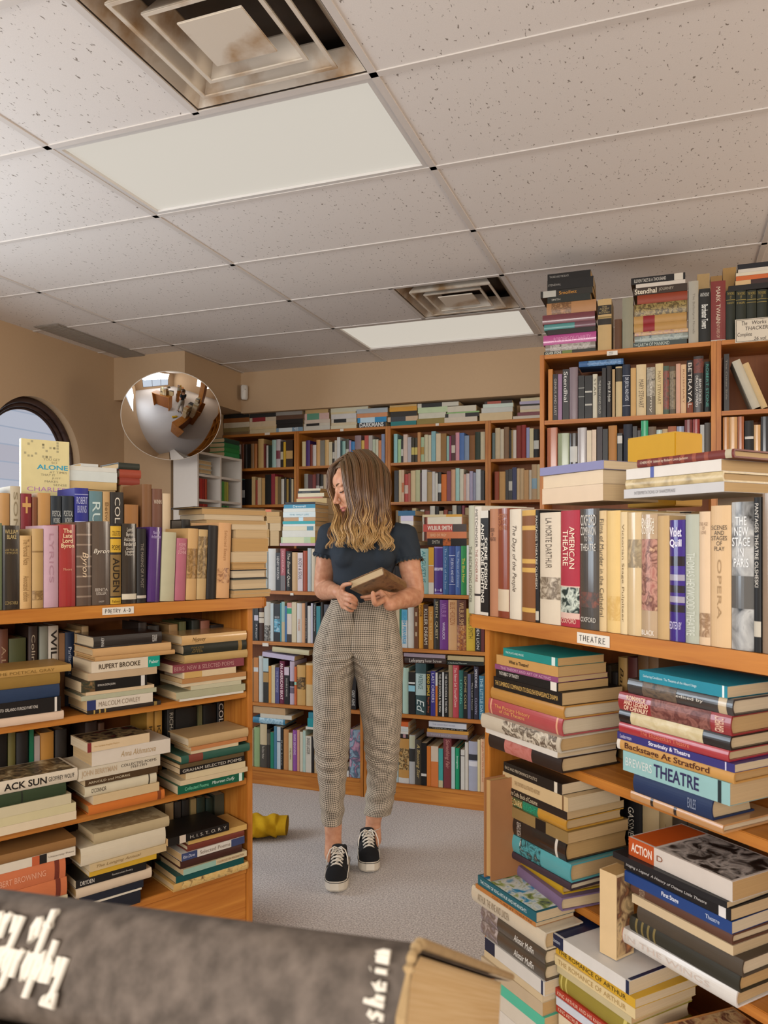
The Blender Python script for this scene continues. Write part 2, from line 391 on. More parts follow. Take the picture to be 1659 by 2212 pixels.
W1, W2 = 'a35e1e', 'c58236'
M_WOODX = streaks(W1, W2, (3, 45, 45), rough=.42, name='honey_wood_long', bump=.08)
M_WOODZ = streaks(W1, W2, (45, 45, 3), rough=.42, name='honey_wood_upright', bump=.08)
M_WOODB = streaks('7c4316', '8a4f1c', (30, 6, 2), rough=.55, name='honey_wood_back_shaded', bump=.03)  # back boards coloured darker than the fronts to hold the shelf shade
class Face:
    """a bookcase front: origin on its front plane, u along it, n towards the viewer"""
    def __init__(s, x, y, deg):
        s.o = Vector((x, y, 0)); s.rot = math.radians(deg)
        s.u = Vector((math.cos(s.rot), math.sin(s.rot), 0)); s.n = Vector((math.sin(s.rot), -math.cos(s.rot), 0))
    def at(s, px, off=0.0):
        k = (px-CX)/FPX; o = s.o+s.n*off
        return (k*o.y-o.x)/(s.u.x-k*s.u.y)
    def pt(s, t, off=0.0, z=0.0): return s.o+s.u*t+s.n*off+Vector((0, 0, z))
    def dist(s, px, off=0.0): return s.pt(s.at(px, off), off).y
    def z(s, px, py, off=0.0): return CAMH-(py-HY)*s.dist(px, off)/FPX
FP_ = Face(-.4162, 2.475, 41.3)                     # poetry case
FT_ = Face(.4468, 1.467, -61.5)                     # theatre case
def fab(b): p = BX*b; return Face(p.x, p.y, -20.33)
FL_, FR_, FW_ = fab(3.805), fab(3.72), fab(5.56)    # low case behind the woman, tall case, back-wall cases

def bookcase(name, label, F, s0, s1, depth, z_top, shelves, off=0.0, t=.02, lip=None, uprights=(), back=None, plinth_off=.0, group=None, toe=True):
    """s0..s1 outer width along the front; shelves: heights of their upper faces; lip = (thickness, front, end0, end1) of an overhanging top board"""
    r = thing(name, label, 'bookcase', F.pt(s0, off), (0, 0, F.rot), group)
    w = s1-s0; back = depth if back is None else back
    zt = z_top-(lip[0] if lip else 0)
    def part(nm, lo, hi, mt, bev=.0015):
        b_ = bmesh.new(); box(b_, lo, hi, bevel=bev); return bm_obj(nm, b_, mt, r)
    part('side_panel', (0, 0, 0), (t, depth, zt), M_WOODZ); part('side_panel', (w-t, 0, 0), (w, depth, zt), M_WOODZ)
    xs = [0]+sorted(u-s0 for u in uprights)+[w]
    for u in uprights:
        x = u-s0
        part('upright', (x-t, 0, 0), (x-.0015, depth, zt), M_WOODZ); part('upright', (x+.0015, 0, 0), (x+t, depth, zt), M_WOODZ)
    if lip:
        b_ = bmesh.new(); th, fo, e0, e1 = lip; rr = .03
        P = []
        for cx, cy, a0 in ((-e0+rr, -fo+rr, PI), (w+e1-rr, -fo+rr, 1.5*PI), (w+e1-rr, depth+fo-rr, 0), (-e0+rr, depth+fo-rr, .5*PI)):
            for k in range(6): a = a0+PI/2*k/5; P.append((cx+rr*math.cos(a), cy+rr*math.sin(a)))
        lo = [b_.verts.new((x, y, zt)) for x, y in P]; hi = [b_.verts.new((x, y, z_top)) for x, y in P]
        b_.faces.new(lo[::-1]); b_.faces.new(hi); k = len(P)
        for i in range(k): b_.faces.new((lo[i], lo[(i+1) % k], hi[(i+1) % k], hi[i]))
        es = [e for e in b_.edges if abs(e.verts[0].co.z-e.verts[1].co.z) < 1e-6]
        bmesh.ops.bevel(b_, geom=es, offset=.004, segments=2, affect='EDGES')
        bm_obj('top_board', b_, M_WOODX, r)
    for i in range(len(xs)-1):
        x0 = xs[i]+(t if i == 0 else t)+.0005; x1 = xs[i+1]-t-.0005
        for z in ([z_top] if not lip else [])+list(shelves):
            part('shelf', (x0, .002, z-t), (x1, back-.006, z), M_WOODX)
        part('back_panel', (x0-.001, back-.006, .0), (x1+.001, back, zt), M_WOODB, 0)
        part('plinth', (x0, .006 if toe else 0, 0), (x1, .024, min(shelves)-t), M_WOODX)
    return r
bookcase('low_bookcase', 'low honey wood bookcase with poetry books, paper shelf tag on its lip', FP_, -1.30, 0, .58, 1.161, (.865, .592, .311), lip=(.034, .022, .04, .05), back=.30, group='island bookcases')
bookcase('low_bookcase', 'low honey wood bookcase crammed with theatre books, THEATRE tag on its lip', FT_, FT_.at(1047, -.02), .95, .58, 1.159, (.864, .591, .315), off=-.02, lip=(.032, .02, .055, .05), back=.30, group='island bookcases')
bookcase('low_bookcase', 'low honey wood bookcase of fiction standing behind the woman', FL_, -2.62, -.60, .50, 1.072, (.792, .452, .092), uprights=(-1.525,), back=.27, t=.019)
bookcase('tall_bookcase', 'tall honey wood bookcase at full height with the S tag on top', FR_, -.592, .1765, .27, 2.222, (1.912, 1.60, 1.29, .98, .67, .36, .08), group='tall bookcases in front')
bookcase('tall_bookcase', 'tall honey wood bookcase carrying the set of green volumes on top', FR_, .1775, .95, .27, 2.222, (1.912, 1.60, 1.29, .98, .67, .36, .08), group='tall bookcases in front')
for k, c in enumerate((-3.1874, -2.4149, -1.6429, -.871)):
    bookcase('tall_bookcase', ['tall bookcase on the back wall next to the white shelf unit', 'tall bookcase on the back wall straight behind the hair of the woman',
             'tall bookcase on the back wall behind the shoulder of the woman', 'tall bookcase on the back wall half hidden by the S bookcase'][k], FW_, c-.3855 if k else -3.474, c+.3855, .28, 2.222, (1.942, 1.645, 1.352, 1.06, .77, .48, .08), group='tall bookcases on the back wall')

# white cube shelving in the corner
M_WHITE = plain('d6d0c8', rough=.5, var=.02, gain=1.0)
FWH = Face(*(AX*-3.21+BX*4.80).to_2d(), 0); FWH.rot = math.radians(90-20.33); FWH.u = BX.copy(); FWH.n = AX.copy()
r = thing('cube_shelf', 'white cube shelving unit in the corner below the round mirror', 'shelf', AB(-3.21, 4.80), (0, 0, FWH.rot))
def part(nm, lo, hi, parent=r, mt=M_WHITE):
    b_ = bmesh.new(); box(b_, lo, hi, bevel=.001); return bm_obj(nm, b_, mt, parent)
WXS = (0, .30, .60)
for x in WXS: part('upright', (x, 0, 0), (x+.02, .20, 2.0))
for z in (2.0, 1.838, 1.655, 1.47, 1.28, 1.09, .90, .71, .52, .33, .10):
    for x in WXS[:2]: part('shelf', (x+.0205, .001, z-.018), (x+.2995, .20, z))
part('back_panel', (0, .20, 0), (.62, .206, 2.0))
# ================================================================== books
def col_name(h):
    import colorsys
    r, g, b = (int(h[i:i+2], 16)/255 for i in (0, 2, 4)); H_, S_, V_ = colorsys.rgb_to_hsv(r, g, b); H_ *= 360
    if V_ < .17: return 'black'
    if S_ < .12: return 'white' if V_ > .74 else 'pale grey' if V_ > .58 else 'grey' if V_ > .35 else 'charcoal'
    if H_ < 14 or H_ >= 345: return ('dark red' if V_ < .5 else 'red') if S_ > .5 else ('maroon' if V_ < .5 else 'pink')
    if H_ < 28: return ('dark brown' if V_ < .36 else 'rust brown') if V_ < .72 else ('orange' if S_ > .55 else 'peach')
    if H_ < 47:
        if V_ < .36: return 'dark brown'
        if S_ > .62: return 'brown' if V_ < .6 else 'golden'
        return 'brown' if V_ < .55 else ('tan' if S_ > .34 or V_ < .74 else 'cream')
    if H_ < 75: return 'dark olive' if V_ < .4 else ('yellow' if S_ > .6 else ('olive' if V_ < .66 else 'pale khaki'))
    if H_ < 165: return 'dark green' if V_ < .4 else ('green' if S_ > .4 else 'pale green')
    if H_ < 200: return 'dark teal' if V_ < .4 else ('teal' if S_ > .35 else 'pale teal')
    if H_ < 255: return 'navy' if V_ < .42 else ('blue' if S_ > .35 else 'pale blue')
    if H_ < 300: return 'purple' if S_ > .3 else 'lilac'
    return 'mauve' if V_ > .3 else 'dark mauve'
ORD = ['first', 'second', 'third', 'fourth', 'fifth', 'sixth', 'seventh', 'eighth', 'ninth', 'tenth', 'eleventh', 'twelfth', 'thirteenth', 'fourteenth', 'fifteenth',
       'sixteenth', 'seventeenth', 'eighteenth', 'nineteenth', 'twentieth', 'twenty-first', 'twenty-second', 'twenty-third', 'twenty-fourth', 'twenty-fifth', 'twenty-sixth', 'twenty-seventh', 'twenty-eighth', 'twenty-ninth']
def pages_mat():
    m, nt, b = nmat('page_edges'); N, L = nt.nodes, nt.links
    tc = N.new('ShaderNodeTexCoord'); mp = N.new('ShaderNodeMapping'); mp.inputs['Scale'].default_value = (900, 6, 6)
    nz = N.new('ShaderNodeTexNoise'); nz.inputs['Scale'].default_value = 1; nz.inputs['Detail'].default_value = 3
    L.new(tc.outputs['Object'], mp.inputs[0]); L.new(mp.outputs[0], nz.inputs['Vector'])
    oi = N.new('ShaderNodeObjectInfo'); c2 = N.new('ShaderNodeValToRGB'); e = c2.color_ramp.elements
    e[0].color = rgb('c29a63'); e[1].color = rgb('d8c6a8'); e.new(.5).color = rgb('cdb085')
    L.new(oi.outputs['Random'], c2.inputs[0])
    mx = N.new('ShaderNodeMix'); mx.data_type = 'RGBA'; mx.blend_type = 'MULTIPLY'; mx.inputs[0].default_value = .35
    L.new(c2.outputs[0], mx.inputs[6]); L.new(nz.outputs[0], mx.inputs[7]); L.new(mx.outputs[2], b.inputs['Base Color'])
    b.inputs['Roughness'].default_value = .85; b.inputs['Specular IOR Level'].default_value = .15
    return m
M_PAGES = pages_mat()
def cover_mat(h, kind, gl):
    if ',' in h: return splotch(h.split(','), scale=22, rough=.3)
    return plain(h, rough=.22 if gl else (.5 if kind == 'h' else .38), var=.09, scale=28, bump=.05, spec=.5 if gl else .35, coat=.5 if gl else 0)
def spine_profile(T, kind, bulge):
    if kind == 'p': return [(-T/2, 0), (T/2, 0)]
    n = 8; return [(T/2*math.sin(a), bulge*(1-math.cos(a))/(1-math.cos(1.2))) for a in [(-1.2+2.4*i/n) for i in range(n+1)]] if False else \
        [(-T/2+T*i/n, bulge*(2*i/n-1)**2) for i in range(n+1)]
def cover_geo(T, H, D, kind):
    """shell of two boards and a spine; spine at y=0 facing -y"""
    tb = .0028 if kind == 'h' else .0006
    tb = min(tb, T*.2); bulge = min(.004, T*.14) if kind == 'h' else 0
    sp = spine_profile(T, kind, bulge)
    outer = [(-T/2, D)]+sp+[(T/2, D)]
    k = (T-2*tb)/T
    inner = [(-T/2+tb, D)]+[(x*k, y+tb) for x, y in sp]+[(T/2-tb, D)]
    n = len(outer); V = []; Fc = []
    for z in (0, H):
        V += [(x, y, z) for x, y in outer]+[(x, y, z) for x, y in inner]
    m = 2*n
    for i in range(n-1):
        Fc += [(i, i+1, m+i+1, m+i), (n+i, m+n+i, m+n+i+1, n+i+1), (i, n+i, n+i+1, i+1), (m+i, m+i+1, m+n+i+1, m+n+i)]
    Fc += [(0, m, m+n, n), (n-1, 2*n-1, m+2*n-1, m+n-1)]
    return V, Fc, tb, bulge, sp
def pages_geo(T, H, D, kind, tb, bulge):
    if kind == 'h': x, y0, y1, z0, z1 = T/2-tb-.0004, tb+bulge*.6+.0006, D-.005, .0035, H-.0035
    else: x, y0, y1, z0, z1 = T/2-tb-.0002, tb+.0004, D-.0008, .0006, H-.0006
    V = [(sx*x, y, z) for sx in (-1, 1) for y in (y0, y1) for z in (z0, z1)]
    if kind == 'h':                                   # hollow fore-edge
        V += [(0, y1-min(.004, T*.12), z0), (0, y1-min(.004, T*.12), z1)]
        return V, [(0, 1, 5, 4), (0, 2, 3, 1), (4, 5, 7, 6), (2, 8, 9, 3), (8, 6, 7, 9), (0, 4, 6, 8, 2), (1, 3, 9, 7, 5)]
    return V, [(0, 1, 5, 4), (0, 2, 3, 1), (4, 5, 7, 6), (2, 6, 7, 3), (0, 4, 6, 2), (1, 3, 7, 5)]
BAND_MATS = {}
def parse(tok):
    d = {'b': [], 't': [], 'p': [], 'c': []}
    for q in tok:
        if q[0] in 'btpc' and len(q) > 1 and (q[1].isdigit() or q[1] == '.'):
            a, rest = q[1:].split(':', 1); w = None; o = 'v'
            if 'w' in a: a, ww = a.split('w'); w = float(ww)
            if a.endswith('h'): a = a[:-1]; o = 'h'
            z0, z1 = (float(v) for v in a.split('-'))
            d[q[0]].append((z0, z1, o, w, rest))
        elif '=' in q: k, v = q.split('=', 1); d[k] = v
        elif q == 'g': d['gl'] = True
        elif q == 'f': d['flip'] = True
    return d
LETTER_MATS = {}
def letter_mat(h):
    return plain(h, rough=.45, var=.03, spec=.3)
NB = {'h': 0, 'p': 0}
BULK = {'V': [], 'F': [], 'M': [], 'mats': {}}
def make_book(kind, T, H, D, color, d, M, label, group, detail=2):
    """M places the standing book (spine centre bottom at origin, spine facing -y); detail 2: parts; 1: one mesh; 0: into the mass of far books"""
    V, Fc, tb, bulge, sp = cover_geo(T, H, D, kind); PV, PF = pages_geo(T, H, D, kind, tb, bulge)
    cm = cover_mat(color, kind, d.get('gl'))
    if detail == 0:
        B_ = BULK; base = len(B_['V'])
        for mt, vv, ff in ((cm, V, Fc), (M_PAGES_FAR, PV, PF)):
            mi = B_['mats'].setdefault(mt, len(B_['mats'])); base = len(B_['V'])
            B_['V'] += [tuple(M @ Vector(v)) for v in vv]; B_['F'] += [tuple(base+i for i in f) for f in ff]; B_['M'] += [mi]*len(ff)
        for z0, z1, o, w, rest in d['b']:
            mt = cover_mat(rest, kind, False); mi = B_['mats'].setdefault(mt, len(B_['mats'])); base = len(B_['V'])
            B_['V'] += [tuple(M @ Vector((x, y-.0008, z))) for z in (z0*H, z1*H) for x, y in sp]; k = len(sp)
            B_['F'] += [(base+i, base+i+1, base+k+i+1, base+k+i) for i in range(k-1)]; B_['M'] += [mi]*(k-1)
        return None
    nm = 'hardcover_book' if kind == 'h' else 'paperback_book'; NB[kind] += 1
    r = bpy.data.objects.new(nm, None); COL.objects.link(r); r.empty_display_size = .03
    r.matrix_world = M; tag(r, label, 'book', group)
    mesh_obj('cover', V, Fc, cm, r)
    mesh_obj('pages', PV, PF, M_PAGES, r)
    def patch(nm_, z0, z1, mt, dy=.0003):
        k = len(sp)
        return mesh_obj(nm_, [(x*.998, y-dy, z) for z in (z0*H, z1*H) for x, y in sp], [(i, i+1, k+i+1, k+i) for i in range(k-1)], mt, r)
    for z0, z1, o, w, rest in d['b']: patch('spine_band', z0, z1, cover_mat(rest, kind, d.get('gl')))
    for z0, z1, o, w, rest in d['p']: patch('spine_picture', z0, z1, splotch(rest.split(','), scale=55, rough=.35), .0004)
    for z0, z1, o, w, rest in d['t']:
        hx, body = rest.split(':', 1); bold = .0
        if hx.endswith('*'): hx = hx[:-1]; bold = .02
        sh = 0.0
        if hx.endswith('~'): hx = hx[:-1]; sh = .3
        body = body.replace('_', ' ').replace('/', '\n'); zc = (z0+z1)/2*H; ln = (z1-z0)*H
        if o == 'v':
            Mt = frame_mat((0, -.0007, zc), (0, 0, -1), (1, 0, 0), (0, -1, 0)); text_obj('lettering', body, Mt, ln, T*(w or .5), letter_mat(hx), r, bold=bold, shear=sh)
        else:
            Mt = frame_mat((0, -.0007, zc), (1, 0, 0), (0, 0, 1), (0, -1, 0)); text_obj('lettering', body, Mt, T*(w or .78), ln, letter_mat(hx), r, bold=bold, shear=sh)
    for z0, z1, o, w, rest in d['c']:                  # a printed field on the front cover (+x side)
        mt = splotch(rest.split(','), scale=26) if ',' in rest else plain(rest, rough=.35)
        q0, q1 = (.03, .97) if w is None else (.03, w)
        mesh_obj('cover_picture', [(T/2+.0004, q*D, z*H) for z in (z0, z1) for q in (q0, q1)], [(0, 1, 3, 2)], mt, r)
    return r
def ordn(i):
    return ORD[i] if i < len(ORD) else ('thirtieth', 'thirty-first', 'thirty-second', 'thirty-third', 'thirty-fourth', 'thirty-fifth', 'thirty-sixth', 'thirty-seventh', 'thirty-eighth', 'thirty-ninth', 'fortieth', 'forty-first', 'forty-second', 'forty-third', 'forty-fourth', 'forty-fifth', 'forty-sixth', 'forty-seventh', 'forty-eighth', 'forty-ninth')[i-len(ORD)]
def label_of(d, kind, color, pos, where):
    k = 'hardcover' if kind == 'h' else 'paperback'
    desc = d['L'].replace('_', ' ') if 'L' in d else '%s %s' % (col_name(color.split(',')[0]), k)
    cand = '%s, %s %s' % (desc, pos, where)
    if len(cand.replace('-', '').split()) > 16: cand = '%s, in %s' % (desc, where)
    if len(cand.replace('-', '').split()) > 16: cand = desc
    return cand
def bay_clamp(F, zb, s0, s1):
    if zb > getattr(F, 'top', 9)-.02: return s0, s1
    c = (s0+s1)/2
    lo, hi = min(F.bays, key=lambda b: 0 if b[0] <= c <= b[1] else min(abs(c-b[0]), abs(c-b[1])))
    return max(s0, lo), min(s1, hi)
def head_room(F, zb):
    up = [l for l in F.levels if l > zb+.05]
    return (min(up)-.0235-zb) if up else 9
FP_.top, FP_.bays, FP_.levels = 1.161, [(-1.279, -.0215)], (.311, .592, .865, 1.148)
FT_.top, FT_.bays, FT_.levels = 1.159, [(FT_.at(1047, -.02)+.0215, .93)], (.315, .591, .864, 1.148)
FL_.top, FL_.bays, FL_.levels = 1.072, [(-2.6, -1.5445), (-1.5055, -.6195)], (.092, .452, .792, 1.072)
FR_.top, FR_.bays, FR_.levels = 2.222, [(-.5715, .1555), (.1985, .929)], (1.60, 1.912, 2.222)
FW_.top, FW_.bays, FW_.levels = 2.222, [(-3.45, -2.8223), (-2.7795, -2.0503), (-2.0075, -1.2783), (-1.2355, -.51)], (1.352, 1.645, 1.942, 2.222)
def row(F, off, zb, spec, where, end, group, tf=(0, 0, 1), depth=None, detail=2, start=0):
    """upright books: lines 'x0 x1 ytop kind colour ...' in pixel columns read off the picture plane of the shelf front"""
    i = start
    for ln in spec.strip().split('\n'):
        tk = ln.split()
        if len(tk) < 5: continue
        d = parse(tk[5:]); x0, x1, yt = (float(v) for v in tk[:3]); x0, x1, yt = tf[0]+x0*tf[2], tf[0]+x1*tf[2], tf[1]+yt*tf[2]
        kind, color = tk[3], tk[4]; o_ = off+float(d.get('o', 0))
        s0, s1 = F.at(x0, o_), F.at(x1, o_); z0 = zb+.0008 if 'z' not in d else float(d['z'])
        if o_ < .02: s0, s1 = bay_clamp(F, zb, s0, s1)
        T = s1-s0-.0006; H = min(F.z((x0+x1)/2, yt, o_)-z0, head_room(F, zb) if o_ < .02 else 9)
        if T < .003: i += 1; continue
        D = float(d['d']) if 'd' in d else (depth or max(.10, min(.19, H*.66+R_.uniform(-.01, .01))))
        ln_ = math.radians(float(d.get('l', 0)))
        yaw = math.radians(float(d.get('r', 0)))
        if d.get('flip'): o_ -= D; yaw += PI
        M = Matrix.Translation(F.pt((s0+s1)/2, o_, z0+abs(math.sin(ln_))*T/2)) @ Matrix.Rotation(F.rot+yaw, 4, 'Z') @ Matrix.Rotation(ln_, 4, 'Y')
        make_book(kind, T, H, D, color, d, M, label_of(d, kind, color, '%s %s in' % (ordn(i), end) if end != 'standing alone' else 'standing alone at', where), group, detail)
        i += 1
def stack(F, off, zb, ref, spec, where, group, tf=(0, 0, 1), depth=None, detail=2, of=None, fit=None):
    """lying books, listed from the top: 'xl xr y0 y1 kind colour ...', y's taken at pixel column ref"""
    if of is not None:                                 # overhang found from where the lowest spine edge meets the picture
        px, py, zz = of; lo, hi = -.4, .4
        for _ in range(40):
            mid = (lo+hi)/2
            if F.z(px, py, mid) > zz: lo, hi = mid, hi
            else: hi = mid
            if F.dist(px, hi) < F.dist(px, lo) and False: pass
        # z falls as the plane recedes; choose the offset whose height equals zz
        best = min((abs(F.z(px, py, o/500)-zz), o/500) for o in range(-200, 200)); off = best[1]
    items = []
    for ln in spec.strip().split('\n'):
        tk = ln.split()
        if len(tk) < 6: continue
        x0, x1, y0, y1 = (float(v) for v in tk[:4]); d = parse(tk[6:])
        items.append((tf[0]+x0*tf[2], tf[0]+x1*tf[2], (y1-y0)*tf[2], tk[4], tk[5], d))
    z = zb+.0008; n = len(items); fk = 1.0; low = None
    if fit:                                            # the lowest books make up the height to the floor
        zt = F.z(fit[0], fit[1], off); tot = sum(it[2]*F.dist(ref, off)/FPX for it in items); nl = fit[2]
        lowh = sum(it[2]*F.dist(ref, off)/FPX for it in items[-nl:]); low = (lowh+(zt-zb-tot))/lowh
    for q in range(n-1, -1, -1):
        x0, x1, ty, kind, color, d = items[q]
        o_ = off+float(d.get('o', 0)); T = max(.005, ty*F.dist(ref, o_)/FPX)*(low if low and q >= n-fit[2] else 1)
        a, b = F.at(x0, o_), F.at(x1, o_)
        if o_ < .12: a, b = bay_clamp(F, zb, a, b)
        Ln = b-a
        D = float(d['d']) if 'd' in d else (depth or max(.10, min(.146 if F is FP_ and zb < 1 else .185, Ln*.68+R_.uniform(-.012, .012))))
        yaw = math.radians(float(d.get('r', R_.uniform(-1.0, 1.0)))); tilt = math.radians(float(d.get('l', 0)))
        zc = z+T/2+.0002
        if d.get('flip'):
            base = F.pt(a, o_, zc) @ Vector((0, 0, 0)) if False else F.pt(a, o_-D, zc)
            M = Matrix.Translation(base) @ Matrix.Rotation(F.rot+PI+yaw, 4, 'Z') @ Matrix.Rotation(-PI/2, 4, 'Y')
        else:
            M = Matrix.Translation(F.pt(b, o_, zc)) @ Matrix.Rotation(F.rot+yaw, 4, 'Z') @ Matrix.Rotation(-PI/2+tilt, 4, 'Y')
        # fractions in lying books run from the reader's end of the spine
        for k in 'btp': d[k] = [(1-z1, 1-z0, o, w, rest) for z0, z1, o, w, rest in d[k]]
        pos = 'alone on' if n == 1 else 'topmost of' if q == 0 else ('bottom one of' if q == n-1 else ORD[q]+' down in')
        make_book(kind, T-.0004, Ln, D, color, d, M, label_of(d, kind, color, pos, where), group, detail)
        z += T
    return z
M_PAGES_FAR = plain('c8ad82', rough=.85, var=.1)
# ------------------------------------------------------------------ theatre case
row(FT_, -.004, 1.159, '''
1010 1022 1092 h a9a894 t.1-.62:5a5a4c:THE_RECRUITING_OFFICER
1022 1037.5 1094 h cfc6b8 t.62-.97w.3:3a3632:METCHINGER t.3-.6w.3:8a4a3a:THE_CINDER_FIRE b.17-.19:2a2220
1038 1055 1103 p 1c1a1a b.93-1:cfc8bc b.0-.03:cfc8bc t.12-.88w.8:e2dccf*:SCENE_DESIGN/AND_STAGE_LIGHTING L=black_textbook_SCENE_DESIGN_AND_STAGE_LIGHTING
1055 1073 1099 h a87454 t.7-.82h:4a2a1c:IDEAS/OF/THEATRE
1073 1097 1098 h 7f3c26 g b.06-.26:c9b79d t.8-.95h:b07040:HISTORY/OF_THE/THEATRE L=rust_leather_hardcover_with_a_cream_tag_near_its_foot
1098 1123 1099.7 h d0c4b0 t.25-.85w.42:4a3a2c~:The_Days_of_the_People
1125 1155 1102 h 7a4a22 b.08-.12:c49a4c b.44-.48:c49a4c b.52-.56:c49a4c b.82-.86:c49a4c b.95-1:c49a4c L=brown_hardcover_crossed_by_golden_bands
1155.5 1163 1102 h 161414 t.3-.95w.6:d0c8b8:PANTAGES_THEATRE_OLSHESKI b.02-.1:b8b0a0
1163.5 1208 1107 h cfc0a9 t.5-.95w.3:5a4c3c:LA_MORTE_DARTHUR p.22-.42:cfc0a9,6a5a46,cfc0a9 L=cream_hardcover_with_a_small_horseman_drawing
1208.5 1249.5 1102.5 h a32838 t.5-.86w.62:ecdcc0:AMERICAN/THEATRE b.07-.35:d2b0a0 p.12-.34:14201c,22332c,c9d0c0,22332c t.03-.07h:e0c0a8:OXFORD L=red_hardcover_AMERICAN_THEATRE_with_a_statue_photograph
1250 1292 1099 h 47433e g t.86-.95h:cfc8bc:OXFORD t.78-.85h:cfc8bc:COMPANION t.73-.77hw.4:cfc8bc:TO_THE t.65-.71h:cfc8bc:THEATRE t.06-.1h:cfc8bc:OXFORD p.18-.31:7a4638,47433e,8a5040 L=grey_black_glossy_theatre_companion_with_a_red_seal
1292.5 1308 1103 h cdb284 t.12-.93w.55:4a3a24:Films_of_Murder_in_the_Cathedral
1308.5 1337.5 1103 h d8b777 p.1-.3:d8b777,c9a25c,d8b777
1338 1353 1106 h d4bd92 t.1-.9w.4:7a6038:Victorian_Stage_Pulpiteer
1353.5 1382.5 1107 h cdb48a g p.55-.78:cdb48a,8a7a60,a89878
1383 1417 1111 h b39a7c g t.9-.97h:efe6d4:ENGLISH t.84-.9h:efe6d4:COSTUME p.22-.8:9a5c54,b98a78,6a4038,c9a080 t.02-.06h:f0e8dc:BLACK L=pinkish_costume_book_with_a_standing_figure
1417.5 1443 1114 h ba9a6a
1443.5 1476.5 1123 h 38257a g b.62-.7:1c1624 b.5-.55:9a94a0 b.4-.46:24202a b.32-.37:9a94a0 b.24-.3:24202a t.86-.94h:e8e2f0*:Violet t.77-.84h:e8e2f0*:Quill t.1-.16h:cfc6e0:EDITED_BY L=violet_hardcover_Violet_Quill_with_dark_bands
1477.5 1507.5 1111 h a8ab9b t.06-.7w.6:c9cbbd:THOMAS_HEYWOOD_THEATRE
1508 1532 1105 h d1b594 t.83-.92h:8a6a4c:THE_AGE/OF/LOVE p.06-.24:d1b594,8a6a4c,d1b594
1532.5 1576 1092 h cfae84 t.68-.86h:3a2c1c:SCENES/AND/STAGES/OF/PLAY t.2-.62w.2:a08058:OPERA
1577 1626 1084 h 22211f,8f8f8d,b5b4b0,3a3937 g b.28-.5:5a5a58 t.56-.9hw.8:e6e6e4:THE/NEW/STAGE/IN/PARIS L=tall_black_and_white_mottled_book
1627 1643 1074 h 151515 t.42-.96w.5:cfc8bc:PANTAGES_THEATRE_OLSHESKI b.1-.2:b8b0a0
1643.5 1700 1064 h 8f7a66 g
1701 1760 1080 h 6a5a4a
''', 'the theatre row', 'from the aisle end', 'books standing in front on top of the theatre bookcase', depth=.165)
# a second row behind it, mostly hidden
row(FT_, -.195, 1.159, '''
1150 1172 1108 h b59a6c
1172 1196 1104 p 8a7c66
1196 1240 1106 h c9b48e
1240 1270 1106 p a08a64
1270 1316 1106 h 9a7c50
1316 1350 1104 h 7d7668
1350 1396 1106 h c2ab82
1396 1440 1104 p b59f78
1440 1490 1106 h 4a443c
1490 1550 1104 h b08d5e
1550 1620 1106 h c2a87c
''', 'the row behind the theatre row', 'from the aisle end', 'second row on the theatre bookcase', depth=.15)
ZT = FT_.z(1303, 1100, -.004)
stack(FT_, .004, 1.4125, 1303, '''
1167 1304 1008.5 1028 p 6f6a92 o=.004 L=lavender_paperback_with_a_foil_corner
1172 1302.5 1029 1059.5 p cdb592
1170.5 1302.5 1060 1097 p cbb190 c.1-.9:b89a70
''', 'the lavender-topped stack on the theatre row', 'stack of three on the theatre row', depth=.15)
stack(FT_, .002, 1.4135, 1360, '''
1380 1585 1022 1039 h 6a2a22 b.12-.16:8a4634 b.24-.28:8a4634 b.36-.4:8a4634 b.48-.52:8a4634 b.6-.64:8a4634 b.72-.76:8a4634 t.04-.56w.4:d8c4a8:CHEKHOV__Edited_by_Robert_Louis_Jackson b.92-.98:b0a48a r=1.5 L=striped_dark_red_hardcover_with_a_pale_end_label
1352 1558 1040 1063 p cdc4b8 b.28-.32:34408a L=white_paperback_with_a_single_blue_band
1351 1561 1064 1084 h 9c8a66,c9b58a,8a744c
1345 1564 1085 1105 p b7b3b0 t.12-.55w.35:7a7674:INTERPRETATIONS_OF_SHAKESPEARE
''', 'the striped-topped stack on the theatre row', 'stack of four on the theatre row', depth=.155)
stack(FT_, -.175, 1.4, 1570, '''
1563 1720 973 987 p c9a22c L=thin_yellow_paperback
1585 1720 987 1014 p c9965e
1545 1720 1014 1046 p d0a872
1548 1720 1047 1052 h 1d1916
1550 1720 1053 1078 p caa674
''', 'the pile behind the striped red book', 'pile at the far side of the theatre bookcase', depth=.16)
b_ = bmesh.new(); box(b_, (-.068, 0, 0), (.068, .085, .157), bevel=.002)
t = thing('magazine_box', 'plain mustard yellow box standing on the books of the theatre bookcase', 'box', FT_.pt((FT_.at(1342, -.24)+FT_.at(1474, -.24))/2, -.24, 1.411), (0, 0, FT_.rot))
bm_obj('box_body', b_, plain('c9981c', rough=.6, var=.05), t)
b_ = bmesh.new(); box(b_, (-.0665, .0015, .1572), (.0665, .0835, .158)); bm_obj('box_top', b_, plain('d8b050', rough=.6, var=.05), t)

